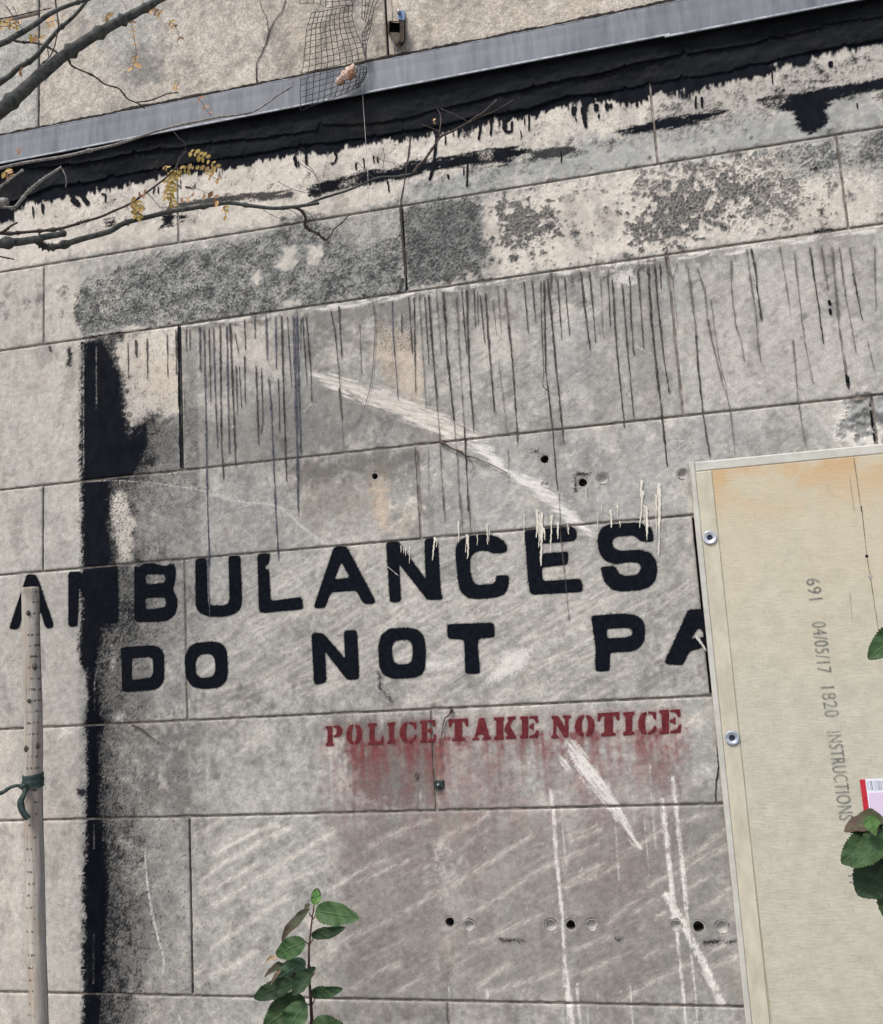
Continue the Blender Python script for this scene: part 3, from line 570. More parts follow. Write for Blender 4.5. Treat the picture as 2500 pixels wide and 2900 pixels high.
# --- red overspray washed down below the red stencil
redtop = S('h', 240, 1400, 700, 1390, 1440, 1370) + S('i', 300, 1340, 660, 1330, 655, 1420)
rx = wallxz(redtop)
zt = float(np.mean(rx[:, 1]))
sl = crop(np.array([(rx[:, 0].min() - .09, zt - 0.80), (rx[:, 0].max() + 0.02, zt + 0.03)]), 0.02)
gzz = gz[sl[0]][:, None]; gxx = gx[sl[1]][None, :]
dz = (zt + 0.012 - gzz) / 1.0
edge = sstep((gxx - (rx[:, 0].min() - 0.022 - 0.10 * np.clip(dz, 0, .6)) + 0.012 * nM[sl]) / (0.05 + 0.28 * np.clip(dz, 0, .6))) * sstep(((rx[:, 0].max() + 0.028) - gxx + 0.012 * nM[sl]) / (0.05 + 0.28 * np.clip(dz, 0, .6)))
nV1 = np.broadcast_to(band(0.01, 0.12, 0.8, angle=math.pi / 2, stretch=25, seed=31)[sl], edge.shape if edge.shape[0] > 1 else (gzz.shape[0], gxx.shape[1]))
fall = np.where(dz > 0, 0.78 * np.exp(-(dz / 0.07) ** 1.2) + 0.56 * np.exp(-dz / 0.30), np.exp(dz / 0.008))
v = edge * fall * np.clip(0.64 + 0.22 * nV1 + 0.14 * nG[sl] - 0.16 * nC[sl] - 0.05 * nF[sl], 0.0, 1.1)
put('red', sl, v, 0.85)
sl, v = area(S('k', 940, 0, 1040, 0, 1020, 110, 960, 160) + S('h', 960, 1400), soft=30, amp=8, noise=nV); put('red', sl, v, 0.3)
sl, v = area(S('h', 860, 1400, 1050, 1380, 1010, 1488) + S('k', 1000, 60, 940, 60), soft=26, amp=8, noise=nV); put('red', sl, v, 0.42)

# --- scratches and scraped places
SC = [('k',(1505,180,1520,285,1535,500,1548,650,1570,850,1585,1150,1600,1250),11,1.0),('k',(1588,1200,1602,1300,1612,1400,1620,1488,1640,1700),20,1.0),('k',(1568,285,1580,450,1595,600),4,0.6),('l',(275,290,290,480,303,680),5,0.6),('l',(478,30,482,200,495,350,510,500),4,0.6),('l',(448,340,460,500,475,660),3,0.6),
 ('l',(548,230,560,350,575,500,592,650,615,910),15,1.0),('l',(605,110,615,200,625,280,640,420,665,650,690,960),13,1.0),('l',(628,975,645,1150,662,1300,680,1488,690,1600),9,1.0),('l',(695,1000,715,1150,735,1340,745,1488),6,1.0),('l',(570,765,610,840,640,885,700,1000,780,1150,830,1260,888,1385),22,1.0),('l',(600,800,660,890,720,1010),12,0.6),('l',(780,1200,835,1300,870,1385),14,0.6),
 ('l',(70,1262,75,1350,85,1488),7,0.6),('l',(365,1270,372,1380,382,1488),8,0.6),('l',(125,1400,130,1488),5,0.6),('l',(185,1300,186,1400),4,0.6),('k',(1655,1290,1665,1400,1675,1488),8,1.0),('k',(935,1280,938,1335),8,0.6),('k',(1148,1300,1150,1340),9,0.6),('k',(1575,1390,1580,1488),6,0.6),
 ('j',(812,500,822,650,850,860,885,1000,920,1120,917,1195),7,1.0),('j',(835,760,870,930,905,1060),6,1.0),('j',(1005,1440,1022,1500),7,1.0),('g',(1180,0,1280,28,1350,45,1450,48,1530,60,1600,90,1650,140,1786,252),4,1.0),('h',(0,90,40,110,100,180,180,235,258,282),5,1.0),('g',(1218,152,1270,115,1340,75,1440,50),4,0.6),
 ('d',(430,1318,560,1312,700,1312,900,1330,1100,1360),6,0.6),('d',(1080,1355,1250,1395,1400,1440),4,1.0),('d',(1440,1438,1550,1450,1640,1488),5,1.0),('g',(0,200,18,242,60,195,110,178,132,200,134,250),4,0.6),('g',(875,270,885,300,882,340),3,0.6),('g',(545,990,530,1050,528,1210),4,0.6),('d',(540,560,540,900),4,0.6),('d',(468,560,470,1240),3,0.6),('j',(528,360,528,500),3,0.6),('j',(527,980,526,1260),3,0.6),
 ('e',(1510,440,1600,428,1700,410),4,0.6),('e',(120,925,160,880),6,0.6),('e',(1640,715,1680,708),6,0.6),('h',(590,405,655,460),2,1.0),('i',(735,795,760,830,795,882),12,1.0),('f',(400,555,450,585,490,600),4,0.6),('f',(362,820,370,845),5,1.0),('f',(410,995,440,1000),9,0.6),
 ('i',(1250,300,1270,400,1300,440),3,0.6)]
nVf = band(0.0025, 0.012, 0.3, angle=math.pi / 2, stretch=14, seed=61)
for t, v, w, k in SC:
    if t == 'i' and v[0] > 1000: continue
    if v in ((590,405,655,460), (735,795,760,830,795,882)): continue
    P = wallxz(S(t, *v)); sl = crop(P, (w + 6) * UNIT)
    if sl[0].stop <= sl[0].start or sl[1].stop <= sl[1].start: continue
    d = sdist(P, sl, closed=False) / UNIT + nF[sl] * 0.7 + nVf[sl] * (0.10 * w)
    m = sstep((w * (0.40 if w >= 9 else 0.28) - d) / 2.2 + 0.5)
    m = m * np.clip(0.80 + 0.30 * nVf[sl] + 0.28 * nC[sl] - 0.12 * nF[sl], 0.05, 1)
    put('white', sl, m, (1.0 if k == 1.0 else (0.35 if P[:, 0].max() < -1.2 else 0.6)) * (1.0 if w >= 7 else 0.85)); put('red', sl, m, 0.75, 'sub'); put('grime', sl, m, 0.6, 'sub'); put('tar', sl, m, 0.9, 'sub')
nW = band(0.0025, 0.02, 0.6, angle=math.radians(-53), stretch=14, seed=62)
for wed in (S('i', 15, 1385, 62, 1392, 110, 1462) + S('l', 150, 30, 200, 110, 268, 215, 300, 262, 350, 360, 402, 470, 384, 462, 330, 380, 262, 285, 232, 255, 190, 205, 130, 150, 90, 90, 70, 50, 40, 0), S('h', 1560, 1470, 1600, 1488) + S('k', 1612, 60, 1600, 58, 1570, 10), S('l', 300, 290, 360, 400, 420, 490, 412, 500, 350, 420)):
    sl, v = area(wed, soft=4, amp=4, noise=nW, amp2=2.5, noise2=nF)
    v = v * np.clip(0.84 + 0.28 * nW[sl] + 0.18 * nC[sl] - 0.1 * nF[sl], 0.1, 1)
    put('white', sl, v, 1.0); put('red', sl, v, 0.86, 'sub'); put('grime', sl, v, 0.7, 'sub')

# --- left part of the wall is cleaner
sl, v = area(S('d', -80, 140, 450, 100, 450, 1488) + S('g', 445, 1488) + S('j', 455, 1900, -80, 1900), soft=10, amp=4, noise=nM); put('bare', sl, v * (0.34 + 0.25 * texture(sl, nG, -1, 1)), 1.0)
sl, v = area(S('d', 0, 1370, 230, 1360, 240, 1488) + S('g', 230, 420, 0, 450), soft=20, amp=10, noise=nM); put('bare', sl, v, 0.3)
sl, v = area(S('g', -60, 1330, 110, 1320, 110, 1488) + S('j', 120, 340, 130, 1900, -60, 1900), soft=10, amp=4, noise=nM); put('bare', sl, v, 0.85)

# --- small white nicks
rr = random.Random(5)
for _ in range(46):
    x, y = rr.uniform(330, 2000), rr.uniform(1150, 2850); l = rr.uniform(4, 14); a = rr.uniform(0.3, 1.4)
    pa('white', [(x, y), (x + l * math.cos(a), y - l * math.sin(a)), (x + l * math.cos(a) + 2.5, y - l * math.sin(a) + 2)], rr.uniform(.5, .9), soft=2.5, amp=1.2, noise=nF)
for p in (S('g', 370, 430, 520, 420, 600, 400, 660, 395, 640, 408, 540, 432, 400, 440), S('g', 640, 1250, 690, 1240, 690, 1280, 640, 1285), S('g', 380, 1275, 385, 1310, 400, 1340, 330, 1366, 350, 1320), S('l', 795, 50, 815, 55, 815, 72, 798, 72),
          S('j', 730, 1275, 742, 1275, 738, 1320, 724, 1318), S('g', 755, 400, 790, 398, 780, 420), S('g', 610, 920, 640, 880, 650, 985, 630, 985), S('d', 690, 1270, 745, 1265, 740, 1282, 700, 1290),
          S('h', 800, 940, 960, 940, 960, 965, 810, 975), S('h', 1250, 890, 1400, 870, 1340, 990, 1150, 1060)):
    pa('white', p, 0.75, soft=4, amp=6, noise=nF)
# pale line below the H2 joint
sl, v = area(S('d', 500, 500, 1000, 438, 1450, 390) + S('e', 0, 372, 700, 262, 740, 240, 1786, 98) + S('f', 300, 82, 960, 10) + S('c', 1786, 1262, 1786, 1290) + S('f', 960, 24, 300, 105, 0, 140) + S('e', 1500, 150, 700, 275, 0, 385) + S('d', 1450, 402, 1000, 450, 500, 512), soft=4, amp=5, noise=nH, amp2=3, noise2=nF)
put('white', sl, v * texture(sl, nH + nM * .6, -0.2, 0.8), 0.8); put('moss', sl, v, 0.7, 'sub')

# --- upper wall: mildew, dirty foot with the gap's shade painted in
sl, v = area(S('a', 700, 430, 740, 300, 790, 265, 900, 330, 900, 440, 790, 480), soft=26, amp=16, noise=nM); put('grime', sl, v, 0.85); put('wash', sl, v, .6)
sl, v = area(S('a', 480, 60, 560, -40, 900, -40, 880, 180, 640, 220, 520, 160), soft=50, amp=30, noise=nM); put('wash', sl, v, 0.8); put('grime', sl, v, 0.3)
sl, v = area(S('a', 520, 150, 900, 100, 900, 330, 620, 420), soft=60, amp=30, noise=nM); put('wash', sl, v, 0.6)
sl, v = area(S('a', -80, 160, 215, 100, 216, 760, -80, 800), soft=4, amp=1, noise=nM); put('wash', sl, v, 0.75); put('grime', sl, v, 0.12)
sl, v = area(S('n', 830, -40, 900, -40, 915, 450, 880, 470, 850, 300), soft=14, amp=3, noise=nM); put('wash', sl, v, 0.85)
sl, v = area(S('n', 560, 40, 830, 40, 860, 460, 600, 500), soft=60, amp=10, noise=nM); put('ochre', sl, v, 0.25)
sl, v = area(S('b', 0, 90, 420, 10, 1786, -60, 1786, 100, 1000, 255, 0, 440), soft=60, amp=20, noise=nM); put('ochre', sl, v, 0.22)
sl, v = area(S('n', 1250, 300, 1470, 330, 1460, 640, 1350, 660, 1260, 500), soft=50, amp=10, noise=nM); put('grime', sl, v, 0.7)
sl, v = area(S('n', 1095, 575, 1190, 580, 1190, 630, 1100, 625), soft=10, amp=4, noise=nM); put('grime', sl, v, 0.9)
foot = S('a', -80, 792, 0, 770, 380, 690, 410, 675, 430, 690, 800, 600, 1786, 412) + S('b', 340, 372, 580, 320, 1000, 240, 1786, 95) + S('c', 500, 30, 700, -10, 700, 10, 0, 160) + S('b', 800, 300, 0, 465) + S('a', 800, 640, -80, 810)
sl, v = area(foot, soft=5, amp=3, noise=nM, amp2=3, noise2=nF, bias=-1); put('tar', sl, v, 0.85)  # dark line above the flashing: dirt plus gap shadow, painted as tar colour

for k in C: np.clip(C[k], 0, 1, out=C[k])

# --- relief of the wall face in millimetres (+ = out of the wall)
Hm = 0.22 * nF + 0.10 * nS + 0.25 * nM
Hm = Hm * 0.6 + C['moss'] * (0.9 + 1.5 * np.clip(nF * 0.7 + nM * 0.4, -1, 2)) - 0.5 * C['bare'] + 0.35 * C['tar'] * (1 - 0.2 * nF)
patch = S('m', 560, 1000, 640, 760, 620, 600, 760, 480, 1000, 440, 1381, 400, 1500, 400, 1500, 1100, 1240, 1060, 1190, 1280, 940, 1260, 820, 1240, 780, 1150, 600, 1200, 530, 1150)
sl, v = area(patch, soft=6, amp=5, noise=nM, amp2=4, noise2=nF)
nT = band(0.018, 0.07, 1.6, seed=51)
terr = np.floor((nT[sl]) * 1.1) / 1.1 + 0.25 * nT[sl]
Hm[sl] += v * (3.5 + 3.4 * terr + 0.15 * nF[sl])
PATCH = np.zeros((NZ, NX), np.float32); PATCH[sl] = v
C['moss'][sl] = C['moss'][sl] * (1 - v); C['white'][sl] *= (1 - v); C['bare'][sl] *= (1 - v)
C['wash'][sl] = np.maximum(C['wash'][sl], v); C['grime'][sl] = np.maximum(C['grime'][sl] * (1 - v), v * np.clip(0.38 - 0.10 * terr + 0.04 * nF[sl], 0, 1))

# ------------------------------------------------------------------ letters of the painted signs
def rnd(P, r):
    out = []
    n = len(P)
    for i in range(n):
        a, b, c = np.array(P[i - 1]), np.array(P[i]), np.array(P[(i + 1) % n])
        for q in (a, c):
            l = np.linalg.norm(q - b); out.append(tuple(b + (q - b) / max(l, 1e-6) * min(r, l * 0.3)))
    return out

BLACK = [
 ('g', [(165,448,200,452,215,480,300,730,295,750,258,752,230,660,130,670,105,755,60,758,55,745,145,470,150,455), (178,520,205,600,150,605)]),
 ('g', [(385,445,395,436,455,434,545,600,600,415,655,402,662,415,665,720,600,725,598,520,560,700,530,700,445,520,435,735,425,742,385,742)]),
 ('g', [(755,402,775,415,800,390,860,385,900,400,930,405,960,390,980,395,988,430,985,480,975,520,970,540,990,570,998,620,985,670,950,705,900,715,770,718,755,700), (815,450,925,447,932,470,925,498,820,508), (815,582,925,577,935,600,930,635,820,650)]),
 ('g', [(1098,370,1110,362,1150,358,1160,365,1168,610,1190,625,1270,625,1290,600,1285,350,1295,346,1340,344,1350,352,1360,600,1350,645,1310,675,1250,688,1170,685,1120,665,1100,630)]),
 ('g', [(1448,340,1460,335,1510,330,1517,345,1510,390,1490,400,1490,420,1512,425,1520,590,1530,600,1680,578,1698,585,1702,635,1695,645,1480,665,1460,660,1455,640)]),
 ('h', [(290,295,345,290,362,298,520,595,518,612,465,615,450,605,415,540,270,550,240,632,230,638,182,640,178,625), (330,378,290,480,380,468)]),
 ('h', [(583,275,595,268,640,264,655,270,805,480,798,260,808,250,858,243,872,252,890,560,900,575,895,590,825,592,808,585,655,390,665,590,655,605,610,605,603,595)]),
 ('h', [(1055,232,1150,225,1210,240,1245,265,1265,300,1255,325,1180,332,1160,318,1110,315,1070,330,1052,365,1055,440,1075,500,1095,510,1180,505,1200,490,1198,462,1210,455,1262,455,1272,465,1268,520,1245,560,1200,578,1100,588,1040,580,1000,545,985,480,972,340,975,290,1000,255)]),
 ('h', [(1360,210,1375,202,1620,180,1648,195,1655,235,1640,262,1470,275,1450,270,1448,335,1600,322,1605,335,1603,385,1590,395,1455,410,1460,480,1475,488,1665,475,1680,482,1686,535,1675,548,1410,562,1392,555,1380,480,1370,330)]),
 ('i', [(205,190,240,170,300,165,400,158,470,175,490,200,497,255,485,266,420,262,405,240,380,230,295,235,270,250,262,275,275,305,310,318,420,312,480,330,510,370,518,420,508,480,480,515,430,535,320,545,265,535,220,490,200,415,215,408,275,403,290,420,300,445,340,460,400,455,425,430,428,400,405,380,360,378,280,392,220,370,190,320,182,240)]),
 ('g', [(678,862,695,860,850,848,900,862,922,895,922,1040,905,1075,870,1098,720,1110,695,1108,686,1098,684,950), (742,920,845,912,860,925,862,1000,850,1030,740,1045)]),
 ('g', [(1100,835,1200,827,1250,840,1275,880,1280,1000,1270,1050,1230,1085,1140,1093,1080,1080,1045,1030,1038,920,1060,860), (1120,900,1180,893,1205,915,1212,970,1205,1015,1180,1030,1125,1033,1102,1010,1097,940)]),
 ('h', [(163,790,172,782,215,778,235,788,352,925,345,775,355,767,408,762,418,772,430,1025,425,1037,380,1042,360,1038,238,880,245,1048,235,1060,188,1068,176,1058,175,1000)]),
 ('h', [(600,755,700,750,760,760,795,800,805,870,800,980,780,1015,735,1030,620,1036,570,1015,545,975,538,850,555,790), (640,820,700,813,725,830,733,870,728,940,700,955,645,958,620,935,612,880,620,835)]),
 ('h', [(925,735,940,730,1175,722,1188,730,1192,795,1180,804,1105,808,1095,830,1108,995,1100,1007,1035,1007,1028,998,1022,830,1015,815,935,810,928,800)]),
 ('i', [(148,690,160,682,320,670,400,680,440,710,450,760,445,820,415,865,370,882,252,888,250,985,240,992,180,994,170,985,172,860,155,740), (232,755,330,748,370,752,380,770,375,795,340,805,235,810)]),
 ('i', [(690,655,705,648,775,645,800,660,930,930,860,935,820,848,698,880,668,945,655,958,580,955,562,948,565,930), (752,745,705,812,800,800)]),
]
GL = {
 'P': [(0,0,.5,0,.5,.12,.4,.15,.4,1,0,1,0,.88,.1,.85,.1,.15,0,.12), (.46,1,.75,1,.95,.9,1,.72,.93,.53,.75,.43,.46,.42,.46,.52,.58,.53,.66,.62,.67,.75,.64,.86,.56,.9,.46,.9)],
 'O': [(.45,1,.2,.93,.03,.7,0,.5,.03,.3,.2,.07,.45,0,.45,.12,.36,.25,.34,.5,.36,.75,.45,.88), (.55,1,.55,.88,.64,.75,.66,.5,.64,.25,.55,.12,.55,0,.8,.07,.97,.3,1,.5,.97,.7,.8,.93)],
 'L': [(0,0,.95,0,.97,.38,.85,.36,.8,.2,.65,.13,.42,.14,.42,.85,.55,.88,.55,1,0,1,0,.88,.1,.85,.1,.15,0,.12)],
 'I': [(.1,0,.9,0,.9,.13,.74,.16,.74,.84,.9,.87,.9,1,.1,1,.1,.87,.26,.84,.26,.16,.1,.13)],
 'C': [(.45,1,.2,.93,.03,.7,0,.5,.03,.3,.2,.07,.45,0,.45,.12,.38,.25,.36,.5,.38,.75,.45,.88), (.52,1,.75,.97,.95,.95,.95,.62,.85,.62,.75,.83,.6,.9,.52,.88), (.52,0,.52,.12,.6,.12,.75,.2,.86,.36,.97,.35,.95,.2,.8,.05)],
 'E': [(0,0,.42,0,.42,1,0,1,0,.88,.1,.85,.1,.15,0,.12), (.47,1,.92,1,.95,.68,.83,.68,.75,.85,.6,.89,.47,.89), (.47,.57,.62,.62,.66,.68,.72,.68,.72,.36,.66,.36,.62,.43,.47,.46), (.47,0,.95,0,.98,.36,.86,.36,.78,.17,.6,.11,.47,.11)],
 'T': [(0,1,1,1,1,.65,.9,.65,.82,.85,.7,.88,.7,.15,.85,.12,.85,0,.15,0,.15,.12,.3,.15,.3,.88,.18,.85,.1,.65,0,.65)],
 'A': [(.36,1,.62,1,.92,.13,1,.12,1,0,.55,0,.55,.12,.62,.13,.58,.25,.3,.25,.26,.13,.36,.12,.36,0,0,0,0,.12,.1,.13)],
 'K': [(0,0,.45,0,.45,.12,.42,.15,.42,.85,.45,.88,.45,1,0,1,0,.88,.1,.85,.1,.15,0,.12), (.47,.52,.68,.85,.6,.88,.6,1,.98,1,.98,.88,.86,.85,.72,.6,.95,.14,1,.12,1,0,.55,0,.55,.12,.62,.14,.52,.36,.47,.3)],
 'N': [(0,1,.36,1,.7,.5,.7,.85,.6,.88,.6,1,1,1,1,.88,.88,.85,.88,0,.66,0,.26,.6,.26,.15,.36,.12,.36,0,0,0,0,.12,.1,.15,.1,.85,0,.88)],
}
REDL = [('P','h',243,337,1300,1412), ('O','h',358,448,1292,1406), ('L','h',480,570,1285,1407), ('I','h',584,640,1281,1401), ('C','h',658,757,1277,1398), ('E','h',773,864,1268,1394),
        ('T','h',935,1042,1262,1386), ('A','h',1068,1172,1257,1381), ('K','h',1188,1312,1250,1376), ('E','h',1335,1442,1246,1370), ('N','h',1510,1620,1243,1368),
        ('O','i',55,167,1237,1361), ('T','i',183,305,1227,1358), ('I','i',318,398,1223,1352), ('C','i',410,517,1219,1350), ('E','i',530,656,1210,1343)]

def letter_rings(t, rings):
    out = []
    for k, r in enumerate(rings):
        P = S(t, *r); P = rnd(P, 5); P = rnd(P, 2)
        out.append(wallxz(P))
    return out
def flat_mesh(ringsets, y):
    V, F = [], []
    for rings in ringsets:
        base = len(V)
        L = [[Vector((p[0], p[1], 0)) for p in r] for r in rings]
        for r in L: V += [(p.x, y, p.y) for p in r]
        for tr in tessellate_polygon(L): F.append(tuple(base + i for i in tr))
    # outward = -y
    FF = []
    for a, b, c in F:
        A, B, D_ = Vector(V[a]), Vector(V[b]), Vector(V[c])
        FF.append((a, b, c) if (B - A).cross(D_ - A).y < 0 else (a, c, b))
    return V, FF

BL = [letter_rings(t, r) for t, r in BLACK]
for rings in BL:                       # spray fringe around the black letters
    sl = crop(rings[0], 0.02); d = sdist(rings[0], sl)
    for h in rings[1:]: d = np.minimum(d, -sdist(h, sl))
    d /= UNIT
    put('tar', sl, sstep((d + 3 + nF[sl] * 1.5) / 4), 1.0)
    put('grime', sl, np.exp(-np.clip(-d, 0, None) / 6.0) * np.clip(0.7 + 0.3 * nS[sl], 0, 1), 0.75)
RL = []
for g, t, xa, xb, yt, yb in REDL:
    sets = []
    jit = random.Random(ord(g) + xa)
    for ring in GL[g]:
        P = []
        for i in range(0, len(ring), 2):
            u, v_ = ring[i], ring[i + 1]
            P.append((xa + u * (xb - xa) + jit.uniform(-1.5, 1.5), yb + (yt - yb) * v_ - (u - .5) * (yb - yt) * 0.05 + jit.uniform(-1.5, 1.5)))
        sets.append([wallxz(rnd(S(t, *[c for p in P for c in p]), 2))])
    RL.append(sets)
    for s_ in sets:
        sl = crop(s_[0], 0.03); d = sdist(s_[0], sl) / UNIT
        put('red', sl, np.exp(-np.clip(-d, 0, None) / 8.0) * np.clip(0.75 + 0.3 * nF[sl], 0, 1), 0.75)

def sample(arr, x, z):
    fx = np.clip((x - X0) / CELL - 0.5, 0, NX - 1.001); fz = np.clip((z - Z0) / CELL - 0.5, 0, NZ - 1.001)
    ix, iz = fx.astype(np.int32), fz.astype(np.int32); fx = fx - ix; fz = fz - iz
    return ((arr[iz, ix] * (1 - fx) + arr[iz, ix + 1] * fx) * (1 - fz) + (arr[iz + 1, ix] * (1 - fx) + arr[iz + 1, ix + 1] * fx) * fz)

# ------------------------------------------------------------------ stone material
def stone_material(name, base1, base2, aggregate=0.0):
    m, nt, b = new_mat(name, 0.9, 0.2); s = NT(nt)
    def attr(nm):
        a = s.N.new('ShaderNodeAttribute'); a.attribute_type = 'GEOMETRY'; a.attribute_name = nm
        sp = s.N.new('ShaderNodeSeparateColor'); s.L.new(a.outputs['Color'], sp.inputs[0]); return sp.outputs[0], sp.outputs[1], sp.outputs[2]
    tar, moss, bare = attr('stain_a'); red, white, ochre = attr('stain_b'); grime, wash, tone = attr('stain_c')
    fine = s.noise(420, 3, 0.7); mid = s.noise(70, 5, 0.65); low = s.noise(9, 4, 0.6)
    def brk(x, k=0.5, g=1.25):     # mask broken up by fine grain
        y = s.math('ADD', x, s.math('MULTIPLY', s.math('SUBTRACT', fine, 0.5), s.math('MULTIPLY', s.math('MULTIPLY', x, s.math('SUBTRACT', 1.0, x)), 4 * k)))
        return s.math('MULTIPLY', y, 1.0, True)
    col = s.mix(s.ramp(mid, 0.38, 0.62), base1, base2)
    col = s.mix(s.ramp(s.noise(28, 6, 0.7), 0.46, 0.62, 0.0, 0.55), col, srgb(126, 124, 119)); col = s.mix(s.ramp(low, 0.35, 0.7, 0.0, 0.3), col, srgb(150, 149, 144))
    col = s.mix(brk(wash), col, s.mix(s.ramp(mid, 0.35, 0.65), srgb(150, 152, 148), srgb(168, 170, 166)))
    col = s.mix(s.math('MULTIPLY', brk(bare), 0.85), col, s.mix(s.ramp(mid, 0.3, 0.7), srgb(200, 191, 178), srgb(222, 215, 203)))
    col = s.mix(s.math('MULTIPLY', brk(ochre), 0.55), col, s.mix(s.ramp(mid, 0.4, 0.6), srgb(172, 150, 126), srgb(190, 168, 140)))
    col = s.mix(s.math('MULTIPLY', brk(grime, 0.8), 0.72), col, s.mix(s.ramp(fine, 0.3, 0.7), srgb(70, 68, 65), srgb(100, 97, 92)))
    col = s.mix(brk(moss, 0.6), col, s.mix(s.ramp(fine, 0.35, 0.65), srgb(36, 39, 40), srgb(78, 80, 79)))
    col = s.mix(s.math('MULTIPLY', brk(red, 0.8), 0.85), col, s.mix(s.ramp(mid, 0.4, 0.6), srgb(104, 40, 44), srgb(120, 58, 60)))
    col = s.mix(s.math('MULTIPLY', brk(white, 0.7), 0.85), col, srgb(222, 218, 210))
    col = s.mix(brk(tar, 0.6), col, s.mix(s.ramp(s.noise(40, 4, 0.6, s.coord(1, 1, 0.5)), 0.35, 0.7), srgb(15, 18, 24), srgb(26, 29, 35)))
    grain = s.ramp(fine, 0.36, 0.64, 0.76, 1.17)
    spk = s.N.new('ShaderNodeTexVoronoi'); spk.inputs['Scale'].default_value = 210; s.L.new(s.tc.outputs['Object'], spk.inputs['Vector'])
    grain = s.math('MULTIPLY', grain, s.ramp(spk.outputs[0], 0.02, 0.22, 0.80, 1.0))
    if aggregate:
        v2 = s.N.new('ShaderNodeTexVoronoi'); v2.inputs['Scale'].default_value = 260; s.L.new(s.tc.outputs['Object'], v2.inputs['Vector'])
        sc = s.N.new('ShaderNodeSeparateColor'); s.L.new(v2.outputs['Color'], sc.inputs[0])
        grain = s.math('MULTIPLY', grain, s.ramp(sc.outputs[0], 0.0, 1.0, 1 - aggregate, 1 + aggregate))
    col = s.mix(1.0, col, s.grey(s.math('MULTIPLY', grain, s.ramp(tone, 0, 1, 0.8, 1.2))), 'MULTIPLY')
    s.L.new(col, b.inputs['Base Color'])
    s.L.new(s.ramp(tar, 0, 1, 0.92, 0.8), b.inputs['Roughness']); s.L.new(s.ramp(tar, 0, 1, 0.2, 0.03), b.inputs['Specular IOR Level'])
    h = s.math('ADD', s.math('MULTIPLY', fine, 0.7), s.math('MULTIPLY', mid, 0.8))
    s.bump(h, 0.55, 0.0011, b)
    return m
M_STONE = stone_material('limestone', srgb(150, 149, 143), srgb(182, 181, 175))
M_UPPER = stone_material('exposed_aggregate_concrete', srgb(172, 163, 150), srgb(194, 186, 173), 0.24)

HOLES = []       # (x, z, r, kind)
for t, x, y, r, kd in (('e', 518, 1287, 9.5, 0), ('e', 1473, 1192, 12, 0), ('e', 1687, 1323, 12, 0), ('k', 940, 917, 12.5, 0), ('k', 1620, 933, 12.5, 0), ('l', 750, 943, 14, 0),
                      ('k', 1050, 935, 14, 1), ('k', 1508, 935, 14.5, 1), ('k', 1738, 932, 14.5, 1), ('l', 622, 937, 14.5, 1), ('l', 883, 945, 15.5, 1), ('f', 662, 1275, 14, 1), ('f', 212, 1303, 14, 1)):
    p = wallxz(S(t, x, y))[0]; HOLES.append((float(p[0]), float(p[1]), r * UNIT, kd))

wall = empty('wall', (-0.5, 0.1, 0), 'tall wall of large grey limestone blocks with tar stains and painted lettering', 'wall')

